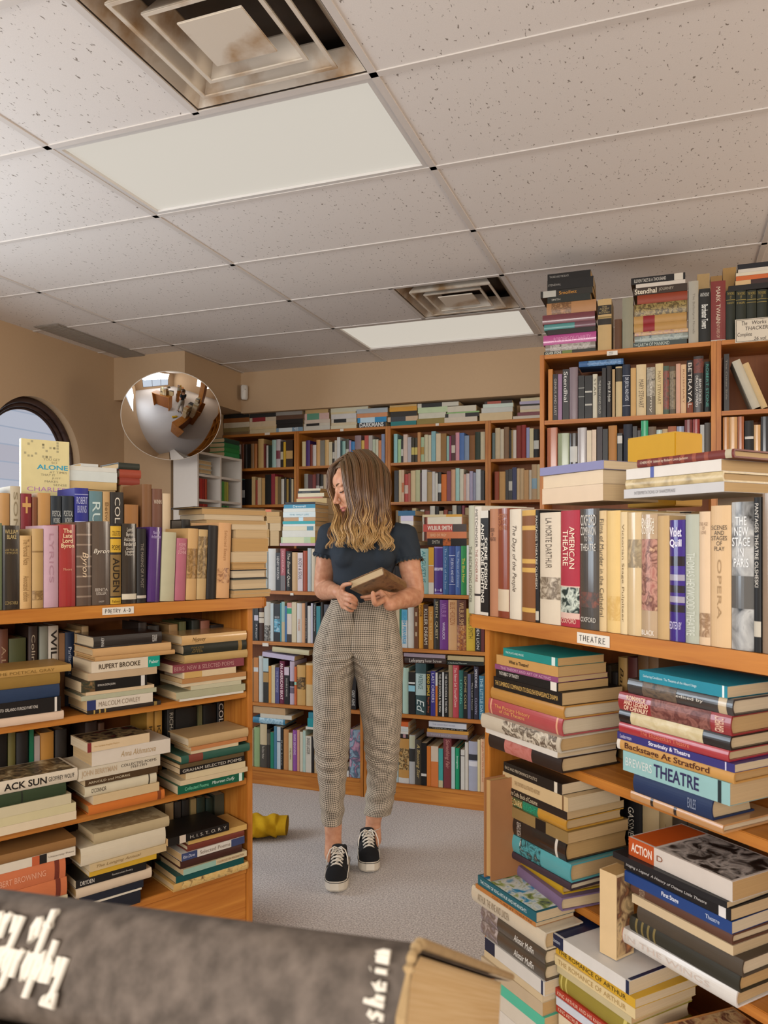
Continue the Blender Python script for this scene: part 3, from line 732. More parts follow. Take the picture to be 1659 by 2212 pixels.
stack(FT_, .05, .8645, 1210, '''
1086.6 1204.5 1419 1438 p 1d7f78 t.05-.4w.25:cfe0d8:THE_PLAYS_AND_PROSE b.9-.96:c9d8d0 L=teal_paperback_with_a_worn_dark_cover
1073 1205.5 1438.5 1461.5 p b98d52 t.22-.55w.36:3a2a18*:What_is_Theatre?
1071 1205.5 1462 1474 p 84466b t.1-.9w.5:c9a0b4:THE_THEORY_AND_ART_OF_ACTING
1069 1205.5 1474.5 1494 p 171514 t.06-.4w.55:d8d0c4:THE_SUBJECT_OF_TRAGEDY b.89-.98:d8d0c4
1065 1214 1494.5 1523 p 1a1512 t.03-.95w.38:d0a860:THE_CAMBRIDGE_COMPANION_TO_ENGLISH_RENAISSANCE_DRAMA L=thick_black_paperback_with_gold_capitals
1057 1217 1523.5 1552 h b5823f g
1054 1213 1552.5 1590 h a84a4c g t.1-.6w.5:d8a05c:The_Picture_History/of_the_Theatre b.03-.05:d8a080 b.93-.95:d8a080 L=thick_red_pink_hardcover_of_theatre_history
1041.5 1208.6 1590.5 1624 h bcb09c o=.012 p.3-.96:bcb09c,4a3a2c,cfc4b0,7a6a58 L=white_hardcover_with_a_spine_of_old_drawings
1047 1204 1624.5 1638 p cfc8bd o=.008
1057 1212 1638.5 1673 h 2c1f18 p.24-.62:a85a50,b8746a,a85a50 L=dark_brown_hardcover_with_a_pink_block
''', 'the teal-topped stack under the THEATRE tag', 'stack at the aisle end of the theatre top shelf', of=(1212, 1673, .8645))
stack(FT_, .05, .8645, 1575, '''
1379 1571 1469.5 1496 p 1f7f92 t.05-.68w.3:c9dde0:Gathering_Conditions__The_Theatres_of_the_Absurd_Stage b.95-.97:dfe8e6 L=bright_turquoise_paperback
1353.7 1582 1496.5 1533 h 3a3836 g p.16-.5:3a3836,6a5a4a,3a3836 t.5-.75w.25:cfc8bc:edited_by b.88-.95:b8a484
1338 1578 1533.5 1578 h 8a2c30 g t.06-.3w.85:e2c0a4*:ROMANCE/AND_LEGEND/OF_CHIVALRY p.32-.84:6a3c34,8a5a50,5a302c,7a4a42 t.88-.95h:e2c0a4:GRAMERCY L=thick_red_hardcover_ROMANCE_AND_LEGEND_OF_CHIVALRY
1337 1577 1578.5 1610 h 1c1a1a g p.12-.78:cfc4a4,c4b48c,b8a880 L=black_hardcover_with_a_torn_cream_spine_label
1338 1573 1610.5 1636 h a03238 g t.22-.68w.4:c9785c:The_Elizabethan_Theatre
1332 1587 1636.5 1655.5 p 34306e t.03-.14w.5:c9c4d8:Lederman t.3-.66w.7:dcd8e4*:Stravinsky_&_Theatre b.93-.94:c9c4d8 L=slim_indigo_paperback
1333 1585 1656 1681 h bd8d4c t.08-.82w.75:4a2418*:Backstage_At_Stratford b.0-.03:d0c8bc L=tan_hardcover_Backstage_At_Stratford
1345.5 1577 1681.5 1731 p 8db5b4 t.03-.3w.42:cfd4d0:BREWERS t.32-.74w.62:2c2850*:THEATRE b.9-.93:1c2a2c L=thick_pale_aqua_paperback_lettered_THEATRE
1366 1537 1731.5 1778 h 1d2f52 t.72-.82w.5:8a94a8:EXILES L=navy_cloth_hardcover
1359 1561 1779 1799 h b98a5a g b.24-.27:2a2018 b.5-.53:2a2018
''', 'the turquoise-topped stack on the theatre shelf', 'stack farther along the theatre top shelf', of=(1560, 1804, .8645))
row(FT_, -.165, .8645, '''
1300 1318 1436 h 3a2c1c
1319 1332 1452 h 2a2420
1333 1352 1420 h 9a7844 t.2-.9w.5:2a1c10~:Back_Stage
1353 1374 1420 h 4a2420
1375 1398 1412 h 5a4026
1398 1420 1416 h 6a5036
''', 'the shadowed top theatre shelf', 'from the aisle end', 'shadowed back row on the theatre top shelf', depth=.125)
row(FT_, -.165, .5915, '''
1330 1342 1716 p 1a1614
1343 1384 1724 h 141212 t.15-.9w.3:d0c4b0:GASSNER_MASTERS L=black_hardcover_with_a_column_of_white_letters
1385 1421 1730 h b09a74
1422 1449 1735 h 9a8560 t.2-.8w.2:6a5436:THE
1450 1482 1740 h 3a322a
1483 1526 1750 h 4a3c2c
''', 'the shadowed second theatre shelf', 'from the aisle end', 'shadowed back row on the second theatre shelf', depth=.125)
stack(FT_, .05, .5915, 1215, '''
1089 1213.7 1690 1714 p 1e1a17 t.03-.6w.3:b8a890:RACE_AND_PERFORMANCE_POLITICS b.88-.93:cfc4b0
1087 1227 1714.5 1746 p c4aa80 t.2-.6w.3:8a6a44:THE_OXFORD_ILLUSTRATED_HISTORY b.92-.94:6a4a2c
1079 1224.6 1746.5 1764.5 p 261f1b t.06-.6w.6:c9b898:The_Theatre_Crafts_Book_of_Costume
1072.7 1222 1765 1790 h b8862f g b.0-.62:1b7a5a b.15-.4:a87a34 t.17-.4w.6:e2cc8c:THE_DARK t.42-.6w.5:2a9a74:IS_LIGHT L=green_and_golden_hardcover_THE_DARK
1071.6 1226.8 1790.5 1816 p 8a7044 b.58-.72:1a1614 t.08-.2w.3:d8ccac:Double
1064 1221 1816.5 1858 h 221d1a g t.14-.22h:b8aca0:JOHN t.36-.42h:b8aca0:MORTIMER b.87-.9:d0c8bc L=thick_black_hardcover_with_white_script
1081 1231 1858.5 1898 h 4f9aa0 g p.3-.6:101616,4f9aa0,101616,d0dcd8 L=turquoise_hardcover_with_a_black_picture
1097.6 1232 1898.5 1915 h 3a2b33
1095.5 1213.7 1915.5 1936 h b8921c o=-.004 r=-7 L=mustard_yellow_hardcover
1066 1210.5 1936.5 1965 h 75607f o=.01 r=-8 L=purple_hardcover_turned_askew
''', 'the black-topped leaning theatre stack', 'stack at the aisle end of the second theatre shelf', of=(1212, 1965, .5915))
stack(FT_, .05, .5915, 1585, '''
1358 1582 1902 1947 p d0c6bc b.0-.27:b8501f t.03-.25w.5:ecdccc*:ACTION c.73-.985:c0561f c.02-.70:1a1614,2a2622,b8b0a8,14100e t.3-.36w.3:8a5030:D L=thick_orange_and_white_paperback_ACTION
1331 1570 1947.5 1963 p 1a1a1d o=.006 r=2
1346.5 1579 1963.5 1991 p 151518 t.02-.8w.32:d0ccc8~:Staging_a_Legend__A_History_of_Ottawa_Little_Theatre b.9-.96:e0dcd8
1351 1581 1991.5 2019 p 1f3f7a t.38-.54w.5:e0e4ec*:First_Stage t.78-.9w.35:c9d4e4:Theatre L=royal_blue_paperback_First_Stage
1359.5 1581 2019.5 2043 h 5a3a2c t.1-.16h:b09a80:TAYLOR
1365 1583.5 2043.5 2065 p cbb592
1377 1603 2065.5 2103 h 4a4034 L=thick_grey_brown_cloth_hardcover
1358 1596.5 2103.5 2140 h 2e2c22 b.06-.08:7a6a3c b.12-.14:7a6a3c b.18-.2:7a6a3c b.24-.26:7a6a3c
1342 1590 2140.5 2177 h d2cdc6 g t.05-.8w.35:c8b8ac:IN_THE_WINGS b.02-.03:b8705c L=thick_white_hardcover_at_the_shelf_edge
''', 'the ACTION-topped theatre stack', 'stack farther along the second theatre shelf', of=(1588, 2179, .5915))
zE = stack(FT_, .088, .0, 1159, '''
1031 1158.5 1972.6 1995 p 165a66 t.05-.85w.35:cfe0e0:THE_STORY_OF_KING_ARTHUR_AND_HIS_KNIGHTS c.03-.97:1f6a9a,2a8ab0,d0d4cc,8a9a4a,1a3048 L=teal_blue_picture_paperback
1028 1157 1995.5 2006 p b0743c t.3-.95w.5:7a4420:CULTURE_ET_THEATRE
1018 1176 2007 2045 h c8bba4 t.1-.55w.45:8a7a64:ARTHUR__THE_VINE_AND_LINDEN g L=long_cream_hardcover
1037 1176 2047 2080 h 4a4136 g p.0-.28:9a8f98,6a5a50,b0a4a0 t.55-.85w.45:e0dcd4~:Alistair_Muffin L=dark_photographic_hardcover
1037 1176 2081 2114 h 4a4136 g p.0-.28:9a8f98,6a5a50,b0a4a0 t.55-.85w.45:e0dcd4~:Alistair_Muffin L=dark_photographic_hardcover_matching_the_one_above
1046 1176 2115 2146 p c9c4bc b.0-.18:1a2036 b.95-.98:1c2440
1044 1172 2147 2164 p c2ad8a
1042 1172 2165 2194 p b5a184
1076 1176 2196 2222 p 4fae90 L=sea_green_paperback
1050 1176 2223 2262 p c9bfae
1060 1178 2263 2300 p d0c8bc
1050 1172 2301 2350 h 5a4a3a
1048 1174 2351 2400 h 8a7a5c
1052 1170 2401 2452 h 6a3a30
1050 1172 2453 2505 h c2ab82
1048 1174 2506 2560 h 3a4438
''', 'the carpet stack before the theatre case', 'stack on the carpet at the theatre aisle corner', depth=.10, fit=(1159, 1973, 5))
zF = stack(FT_, .06, .3155, 1205, '''
1180 1359 1978 2005 p d0ccc6 b.0-.24:1a2240 b.965-1:1a2240 t.03-.2w.3:c9d0dc:Vice_and_Literature c.76-1:1a2240 c.0-.035:1a2240 L=navy_and_white_paperback
1196 1372 2005.5 2024 p c79c2a t.05-.9w.5:3a2c14:THE_ROMANCE_OF_ARTHUR L=yellow_paperback_THE_ROMANCE_OF_ARTHUR
1199 1372 2024.5 2045 p d0bb8c t.05-.9w.5:a88a54:THE_ROMANCE_OF_ARTHUR
1204 1364 2045.5 2060 p b9ab85
1207 1363 2060.5 2096 h 8a7a2e b.03-.05:c0b060 b.1-.12:c0b060 b.9-.94:c0b060 L=olive_cloth_hardcover
1201 1368 2096.5 2113 p a03020 t.03-.7w.5:e0b8a0:KING_ARTHUR_AND_HIS_KNIGHTS L=thin_red_paperback
1204 1364 2113.5 2131 p c0c4cc
1202 1366 2131.5 2149 p a03020 t.03-.7w.5:e0b8a0:KING_ARTHUR_AND_HIS_KNIGHTS L=lower_thin_red_paperback
1206 1362 2149.5 2182 p cfc0a4
1206 1362 2182.5 2216 p b5a88a
1206 1362 2216.5 2252 h 6a5a44
''', 'the navy-topped stack, bottom theatre shelf', 'stack in the middle of the bottom theatre shelf', depth=.155)
stack(FT_, .05, .3155, 1400, '''
1398 1600 2095 2140 h c98d52 g r=-9 c.03-.97:3a1c16,8a4a30,c9a878,5a2a20,b89a78 t.1-.3h:8a2c20*:+ p.3-.5:c98d52,a86a3c,c98d52 L=tan_hardcover_with_a_painted_cover_of_figures
1364 1590 2142 2196 h b5673a g r=-8 L=orange_brown_glossy_hardcover
1366 1590 2197 2240 p cbb592
1366 1590 2241 2280 h 3a3028
1366 1590 2281 2320 p b59a70
''', 'the painted-cover stack, bottom theatre shelf', 'stack farther along the bottom theatre shelf', depth=.16)
row(FT_, .083, zE+.001, '''
1045 1061 1684 h 9a6a44 d=.095 f L=thin_brown_hardcover_standing_upright_with_its_page_edges_out
''', 'the theatre aisle corner', 'standing alone', 'upright book at the aisle corner')
row(FT_, .034, zF+.001, '''
1297 1330 1884 p d6b98c d=.05 c.03-.97:3a2c20,c9a878,6a4a38,b8784c r=6 L=pale_tan_booklet_box_standing_upright
''', 'the navy and white book of the bottom theatre shelf', 'standing alone', 'upright booklet on the bottom shelf stack')
# ------------------------------------------------------------------ poetry case
Z2 = (0, 940, .3617); Z3 = (0, 1290, .3376); Z4 = (0, 1580, .3376)
row(FP_, .006, 1.161, '''
-60 -12 1132 h 5a4a3a
-11 5 1130 h 6f7a5a
6.5 43 1135 h 2b2620 g t.84-.95h:c8b078:WILLIAM/BLAKE t.66-.72h:a08a58:ARTHUR/SYMONS t.06-.1h:a08a58:CONSTABLE L=dark_cloth_hardcover_with_gold_capitals
43.5 69 1157 h c9a36c t.6-.95w.5:8a683c:The_Personal_Note t.1-.45w.5:8a683c:Annotated_edition
70 94.5 1142 h b4935f b.7-.72:8a6a3c p.1-.22:b4935f,7a5c34,b4935f
95 127 1135 h bc9aa5 t.3-.9w.3:a8808c:LYRICS L=dusty_pink_cloth_hardcover
128 164 1133 h 9b2f30 g t.7-.95h:e6c8a0*:The/Late/Lord/Byron t.44-.47hw.5:d8a080:Moore L=red_glossy_hardcover_with_gothic_gilt_title
166 199 1128 h 5a4a40 g b.1-.12:8a7868 b.22-.24:8a7868 b.34-.36:8a7868 b.46-.48:8a7868 b.58-.6:8a7868 b.72-.74:8a7868 b.84-.86:8a7868 t.34-.64w.5:d8c0a0~:Byron L=brown_tartan_patterned_hardcover
200 238 1126 h 54483f g t.6-.67hw.9:e6ddcc~:Byron t.12-.2hw.7:c9beb0:BENITA/EISLER t.03-.05hw.3:c9beb0:KNOPF L=taupe_glossy_hardcover_with_a_white_script_title
239 262.5 1133 h 2a2119 b.84-.98:c9a02c b.65-.82:c9a02c b.1-.62:7d6234 b.0-.08:c9a02c t.15-.58w.62:2a2014*:AUDEN t.86-.92h:5a4414:COLLECTED t.68-.74h:3a2c10:POEMS t.02-.05h:5a4414:Faber L=black_hardcover_with_yellow_panels
264 296 1131 h 2a2622 g t.72-.95h:d8d0c0:Lord/Byron/Accounts/Rendered t.6-.7hw.6:d8d0c0:Doris/Langley/Moore b.05-.12:cfc6b0 L=charcoal_glossy_hardcover_with_four_lines_of_white_title
297 317 1142 h 1d1a19 t.2-.8w.3:8a8074:THE_MAKING_OF_A_POET b.06-.1:b8aea0
319 345 1139 h 4a2b6b g t.85-.95h:b8a8d0:Master_of/the_Bedroom l=2.2 L=purple_glossy_hardcover
347 377 1150 h b3ae90 l=2.2 L=pale_sage_cloth_hardcover
378.5 401 1163 h a8606f l=2.2 t.75-.92h:d8a8a8:POEMS/JOHN/DONNE L=rose_pink_hardcover
402.5 424.5 1142 h c09a66 l=2.2 p.3-.72:b08850,7a5a30,c09a66
425.5 445.5 1144 h b79a6a l=2.2 p.3-.9:b79a6a,6a5436,b79a6a
446.5 466.5 1135 h 1e1b1a l=2.2
468.5 496 1130 h c99b6c l=2.2 p.2-.4:6a3a2c,c99b6c,7a4a34 t.5-.9w.3:a87848:Selected_Essays
''', 'the front row on the poetry bookcase', 'from the window side', 'books standing in front on top of the poetry bookcase', depth=.155)
stack(FP_, .012, 1.161, 500, '''
506 579 1131 1143 p d2b98c flip=1
511 578 1144 1162 p c29a60 flip=1
507 580 1163 1193 p d2b690 flip=1
505 578 1194 1217 p c4a878 flip=1
505 576 1218 1234 h b98f58 flip=1
505 577 1235 1255 h 1f1c1a flip=1 L=hardcover_with_a_black_edged_page_block
505 580 1256 1281 h 3a4038 flip=1
505 585 1282 1290 p cbb894 flip=1
505 584 1291 1299 p d0b080 flip=1
''', 'the page-edge stack ending the poetry row', 'stack at the end of the poetry top', depth=.17)
row(FP_, -.17, 1.161, '''
-30 -2 1050 h 6a5034
0 21.5 1065 h b58a55
22.5 45 1050 h b9ad94 t.2-.95w.4:8a7c60:SONNETS
45.5 69.5 1066 h 7a2028 t.82-.97h:c99a5c*:+ t.5-.62h:c99a5c:JOHN/POEMS t.3-.36h:c99a5c:o L=dark_red_cloth_hardcover_with_gilt_ornament
70 81 1074 h 7d4a2c
82 110 1065 h b98b52
110.5 134 1071 h 1f2830 t.74-.86h:c9ccc8:POETICAL/WORKS b.66-.67:a0a4a0 L=slate_black_hardcover_with_white_capitals
135 160 1071 h 1f2830 t.74-.86h:c9ccc8:POETICAL/WORKS b.66-.67:a0a4a0 L=slate_black_hardcover_matching_its_neighbour
162 192 1054 h 2b2f86 t.78-.92h:b8bce0:ROBERT/BURNS t.6-.66h:b8bce0:SMITH b.7-.705:b8bce0 b.94-.945:b8bce0 L=bright_blue_hardcover
193.5 222 1061 h 5f7f85 t.3-.9w.6:c4d4d0:RUPERT L=grey_teal_hardcover
223 238 1062 h b99563 t.3-.9w.5:7a5a34:Between_the_Acts
239 268 1063 h 2b2724 t.3-.95w.4:d8cfc0:COLERIDGE
270 300 1090 h 9b6a3a
308 329 1046 h 7a5434 L=tall_brown_hardcover
330 351 1056 h 6f4a3a t.86-.9h:d8c8b4:WINN t.3-.6w.35:c9b8a4~:John_Dryden
352 369 1066 h c9b394
371 392 1125 p 3a342c
393 412 1122 h 2a2724
413 440 1130 p b08a5c
''', 'the second row on the poetry bookcase', 'from the window side', 'second row on the poetry bookcase', depth=.15)
stack(FP_, -.17, 1.161, 470, '''
421 572 1101 1105 h 161412 o=.0 flip=1 L=black_hardcover_lying_open_on_top
438 575 1105 1117 p cfb284 flip=1
441 568 1118 1130 p b58a50 flip=1
445 575 1131 1160 p c9ab78 flip=1
445 575 1161 1190 p b99a68 flip=1
445 575 1191 1225 p c4a878 flip=1
445 575 1226 1260 p b99a68 flip=1
445 575 1261 1296 p c4a878 flip=1
''', 'the rear page-edge pile on the poetry case', 'pile behind the poetry end stack', depth=.17)
zA = stack(FP_, -.345, 1.161, 200, '''
175 212 1003 1009 p c9ccc8
150 252 1010 1020 p d0d0c8
150 253 1021 1043 p cdd4d0 L=thick_white_boxed_volume
150 252 1044 1061 p c9ad78
148 250 1062 1090 h b09468
146 250 1091 1150 p b59f78
146 250 1151 1240 p c2ab82
''', 'the white pile behind the second poetry row', 'white pile on the poetry bookcase', depth=.16, fit=(200, 1003, 3))
stack(FP_, -.345, 1.161, 280, '''
256 302 1001 1015 h 2c3028
259 305 1015 1033 h 9a4430 L=brick_red_hardcover
259 302 1033 1049 h 8a3a2c
262 300 1050 1120 p 8a6a4a
262 300 1121 1230 p a08a64
''', 'the red pile behind the second poetry row', 'red pile on the poetry bookcase', depth=.15, fit=(280, 1001, 2))
zq = stack(FP_, -.345, 1.161, 90, '''
10 140 1120 1140 h 7a6a54
8 142 1141 1170 p b59f78
8 142 1171 1200 p 4a4438
8 142 1201 1240 p c2ab82
''', 'the pile under the cream ALONE paperback', 'low pile at the window side of the poetry bookcase', depth=.17)
# the cream paperback shown face out
sA0, sA1 = FP_.at(46, -.33), FP_.at(150, -.33)
aw, ah, at_ = sA1-sA0, FP_.z(98, 950, -.33)-zq-.002, .018
Mb = Matrix.Translation(FP_.pt(sA0, -.33-at_/2-.002, zq+.001)) @ Matrix.Rotation(FP_.rot-PI/2, 4, 'Z') @ Matrix.Rotation(0, 4, 'X')
d = parse([])
rb = make_book('p', at_, ah, aw, 'd8cc98', d, Mb, 'cream paperback with blue ALONE shown face out before the round window', 'face out paperback')
def on_cover(body, f0, f1, z0, z1, hx, bold=0):
    y0, y1 = f0*aw, f1*aw
    Mt = frame_mat((at_/2+.0005, (y0+y1)/2, (z0+z1)/2), (0, 1, 0), (0, 0, 1), (1, 0, 0)); text_obj('lettering', body, Mt, y1-y0, z1-z0, plain(hx, var=.02), rb, bold=bold)
hv = aw*1.15                                            # visible part of the cover below its head
for body, f0, f1, u0, u1, hx in (('YOU GET', .45, .80, .335, .38, '8a8468'), ('SO', .62, .74, .395, .435, '8a8468'), ('ALONE', .32, .97, .46, .55, '2f9ab8'), ('AT TIMES', .58, .95, .575, .615, '8a8468'),
                                ('THAT IT', .4, .7, .63, .67, '8a8468'), ('JUST', .63, .82, .69, .73, '8a8468'), ('MAKES', .48, .76, .75, .79, '8a8468'), ('SENSE', .66, .95, .81, .85, '8a8468'), ('CHARLES', .12, .92, .88, .96, 'b07ab0')):
    on_cover(body, f0, f1, ah-u1*hv, ah-u0*hv, hx, .02 if body == 'ALONE' else 0)
b_ = bmesh.new()
for q in range(26):
    f, u = R_.choice([.08, .15, .22, .3, .37, .45, .52, .6, .68, .75]), R_.choice([.04, .09, .14, .2, .26, .31])
    if R_.random() < .55 or f > .35: 
        y, z = f*aw, ah-u*hv; vv = [b_.verts.new((at_/2+.0004, y+a*.0032, z+c*.0032)) for a, c in ((-1, -1), (1, -1), (1, 1), (-1, 1))]; b_.faces.new(vv)
bm_obj('cover_picture', b_, plain('a8a07c', var=.2, scale=60), rb)

GP = 'lying books on the poetry shelves'
stack(FP_, .02, .865, 130, '''
-40 154 1433 1448 h b0894a t.15-.8w.4:7a5c28:THE_POETICAL_GRAY
-40 130 1448.5 1473 h 8a6a2e
-40 129 1473.5 1501 h 22344f L=slate_blue_cloth_hardcover
-40 131 1501.5 1533 p 151414 t.15-.7w.2:d0c8bc:ARIOSTO__ORLANDO_FURIOSO_PART_ONE b.92-.95:d0c8bc L=thick_black_paperback
-40 138 1533.5 1552 h d0b49a
''', 'the window-side stack on the top poetry shelf', GP, depth=.14)
stack(FP_, .018, .865, 195, '''
203 350 1371 1397 h 2a2725 g t.1-.14h:c9c4bc:FINNEY t.85-.92w.6:c9c4bc:BELKNAP L=thick_charcoal_hardcover
201 370 1397.5 1415.5 h c39a68
206 378 1416 1426 h b98f5c
198 345 1426.5 1451 p cfc0a8 t.1-.7w.45:4a3c2c*:RUPERT_BROOKE b.82-1:14907c t.84-.98w.3:d0e4dc:Faber L=cream_paperback_with_a_green_end_label
191 339 1451.5 1468 p b79d7c
176 318 1468.5 1492 p 161514 p.0-.2:6a5030,2a3428,8a6a44 t.24-.5w.25:d0c8bc:BYRON_DON_JUAN b.9-.96:c9c4bc L=black_paperback_with_a_small_portrait
186 333 1492.5 1500 p c9b08c
176 338 1500.5 1511 p a9a88c
187 330 1511.5 1533 p cfc3b0 b.0-.13:2a3460 t.17-.8w.5:8a7864:MALCOLM_COWLEY L=cream_paperback_with_a_navy_end_label
189 348 1533.5 1543 h 2a211a b.08-.1:b09048 b.15-.17:b09048 b.22-.24:b09048 b.9-.94:8a7038
''', 'the middle stack on the top poetry shelf', GP)
stack(FP_, .018, .865, 398, '''
393 533 1374 1395 h c9a26c t.15-.35w.5:5a4020~:Nypsey g
398 533 1395.5 1417.6 h 24261e t.1-.3w.6:7a6434:WAVES/AND/AFTER b.86-.92:8a6a34
400 535 1418 1436 h b3935c
373 527 1436.5 1454.5 p 7d3a42 t.02-.85w.5:b88a84:BERG__NEW_&_SELECTED_POEMS L=maroon_paperback_of_new_poems
395 509.7 1455 1469 p cdb793 b.03-.35:c09a5c
393 531.7 1469.5 1480 p a9794a
393 531.7 1480.5 1488 p c9b898
413 521 1488.5 1498 p b9b396
381 530 1498.5 1514 p a5a284
388 526 1514.5 1519.5 p cfcabb
''', 'the end-panel stack on the top poetry shelf', GP)
row(FP_, -.14, .865, '''
-20 -3 1356 h 3a2a20
-2 18 1359 h 6a3f2c t.1-.8w.5:a88a6c:A.L.Rowse
20 57 1379 h 4d5030 L=olive_green_hardcover
62 82 1353 h 3a2a22 t.2-.9w.4:b8a890:Colin_Ober
86 104 1353 h 8a8a7c t.1-.3w.5:2a2824:A.
105 127 1352 h c4b8a8 t.2-.95w.6:2a2420*:WILLIAM L=white_hardcover_with_large_upright_capitals
128 140 1368 p 8a6444
141 161 1366 h 1f2c44 t.1-.8w.35:b8bcc8:Parliament_of_Fowls
162 175 1362 h b08d5c
177 192 1353 h b59468
300 318 1345 h 3a302a
320 345 1352 h 2a2622
366 385 1349 h a07c50
388 403 1343 h 5a5a34
415 432 1340 h 2a2c24
435 454 1341 h a06a54
456 484 1350 h 2c2622
486 503 1329 h 6a6658
''', 'the shadowed top poetry shelf', 'from the window side', 'shadowed back row on the top poetry shelf', depth=.125)
stack(FP_, .02, .592, 143, '''
-40 168 1653 1680 h cdbfa8 t.22-.66w.55:1c1814*:ACK_SUN t.68-.96w.35:1c1814:GEOFFREY_WOLFF c.03-.97:b8a47c,3a3024,8a7450,c9b890 L=cream_hardcover_ACK_SUN_with_a_picture_cover
-40 143 1680.5 1706 h 2c3b22 b.45-.47:1a2216
-40 154 1706.5 1728 p c4b795
-40 164 1728.5 1747 p c6b98f
-40 165 1747.5 1766 p d2bfa0
''', 'the window-side stack on the middle poetry shelf', GP, depth=.14)
stack(FP_, .018, .592, 195, '''
188 323 1600 1621 p d1b893 b.0-.06:7a2c2c t.1-.5w.2:b08a4c:The_Earliest_English_Poems c.0-.97:6a2a26,1a1614,8a7450,1a1614 L=cream_paperback_with_a_dark_oval_cover
199 368 1621.5 1654 p cfc3b2 t.35-.8w.4:b09468~:Anna_Akhmatova L=thick_white_paperback
169 346 1654.5 1680 p c9bda6 t.03-.45w.6:b8a080*:JOHN_BERRYMAN t.5-.95w.5:3a3024:COLLECTED_POEMS/1937-1971 L=cream_paperback_COLLECTED_POEMS
183 341 1680.5 1695 p 4a3722 t.04-.6w.35:d0c0a0:ARNOLD_and_MORRIS
184 338.7 1695.5 1719 h cbbfa2 t.08-.28w.4:4a3c2c:O'CONNOR b.88-.9:3a3024
201 344 1719.5 1739 p c8ae84
192 356 1739.5 1760.5 h c26a28 b.9-.95:7a3c18 L=orange_hardcover
''', 'the middle stack on the middle poetry shelf', GP)
stack(FP_, .018, .592, 398, '''
407 536.7 1592 1612 h b99a6c L=worn_tan_cloth_hardcover
412 533 1612.5 1621 p b8794a
413 515 1621.5 1629 p cbb793
392 540 1629.5 1647 h 2a5546 b.1-.3:7a3a2c L=green_cloth_hardcover_with_a_red_label
388 527 1647.5 1656 p 5a4a30
388 528 1656.5 1669 p 1c1917 t.04-.95w.5:c9c0b0:GRAHAM_SELECTED_POEMS
402 530 1669.5 1684 p cdbb95
390 535 1684.5 1695 p cbb793
385 527 1695.5 1714 p 12573f t.1-.45w.4:7ac9a0:Collected_Poems t.5-.85w.5:cfe0d4~:Maureen_Duffy b.92-.97:cfe0d4 L=dark_green_paperback_Collected_Poems
''', 'the end-panel stack on the middle poetry shelf', GP)
row(FP_, -.14, .592, '''
-20 16 1580 h 1e1a18
18 34 1578 h 6a6234
36 62 1582 h 24201e
64 73 1575 p 1f6a4a
74 86 1590 p b0a098
87 117 1582 h b8823a L=ochre_hardcover_with_a_small_emblem
120 145 1576 h 2a2420
185 210 1560 h 3a2a22
213 226 1562 h 5a3c28
318 333 1538 h b8893c t.1-.8w.5:4a3418:Kathleen
335 351 1536 h b8893c t.1-.8w.5:4a3418:Kathleen
362 378 1532 h 2a2824 t.1-.95w.5:a8a090:RICHARD_HOLMES
380 426 1530 h 1a1816
429 437 1524 p 6a6644
440 468 1522 h 1c1a18
470 492 1516 h 1c1a1a t.2-.98w.65:d8d0c4:COLERIDGE
''', 'the shadowed middle poetry shelf', 'from the window side', 'shadowed back row on the middle poetry shelf', depth=.125)
stack(FP_, .02, .311, 143, '''
-40 164 1812 1831 h 8a6236
-40 163 1831.5 1851 p cfc2ad b.52-.6:b85a34 b.6-.68:1c1816 t.7-.98w.25:6a5a4a:University_Press L=white_paperback_with_red_and_black_blocks
-40 142 1851.5 1893 h c06a42 t.1-.75w.3:dca080:ROBERT_BROWNING b.86-.92:6a2c1c L=thick_orange_hardcover
-40 145 1893.5 1932 h bd6a40 b.86-.92:6a2c1c L=thick_orange_hardcover_below_its_twin
-40 146 1932.5 1970 p c4b490
-40 147 1970.5 2003 h 4a4038
''', 'the window-side stack on the bottom poetry shelf', GP, depth=.14)
stack(FP_, .018, .311, 195, '''
204 366 1800 1823 h b09d78 c.1-.9w.9:b8a680,8a7654,b8a680 L=large_tan_hardcover_with_a_lettered_cover
174 358 1823.5 1862 h cfc2a8 g L=thick_cream_jacketed_hardcover
193 359.5 1862.5 1879 p c4ab7f t.08-.65w.5:8a7044~:The_Longing_Annual
193 338 1879.5 1891 p c39a2c
164 316 1891.5 1909 p 181614 t.06-.25w.5:d8d0c4:DRYDEN t.5-.8w.3:b8b0a4:Restoration_Poetry
165 328 1909.5 1932 h cbb59a
172 310 1932.5 1948 p 1b1f2a
176 306 1948.5 1953 p cfc4b0
172 304 1953.5 1984 h 171a24
''', 'the middle stack on the bottom poetry shelf', GP)
stack(FP_, .018, .311, 398, '''
363 495 1796 1813 p 1a1715 o=.012 b.18-.28:c9b8a4 t.35-.95w.4:b8b0a4:H._I._S._T._O._R._Y
408 533 1813.5 1826 p c9a25e
405 528 1826.5 1840 h 6d2f22
391 528 1840.5 1857 p d0c8bc b.0-.24:3a4468 b.78-1:3a4468 t.28-.76w.5:8a7a6a:Selected_Poems t.02-.2w.4:c9ccdc~:Rita_Dove L=white_and_blue_paperback_Selected_Poems
391 523 1857.5 1876 h 3e1e16
395 533 1876.5 1889 p c9b894 b.0-.5:8fb0a0 t.52-.95w.4:8a5a34:COLERIDGE_ON_IMAGINATION
381 526.6 1889.5 1904 p 0f4a48
375 537 1904.5 1921 h c39a58 p.1-.98:c39a58,d0b070,6a4a28 L=yellowed_paper_hardcover
''', 'the end-panel stack on the bottom poetry shelf', GP)
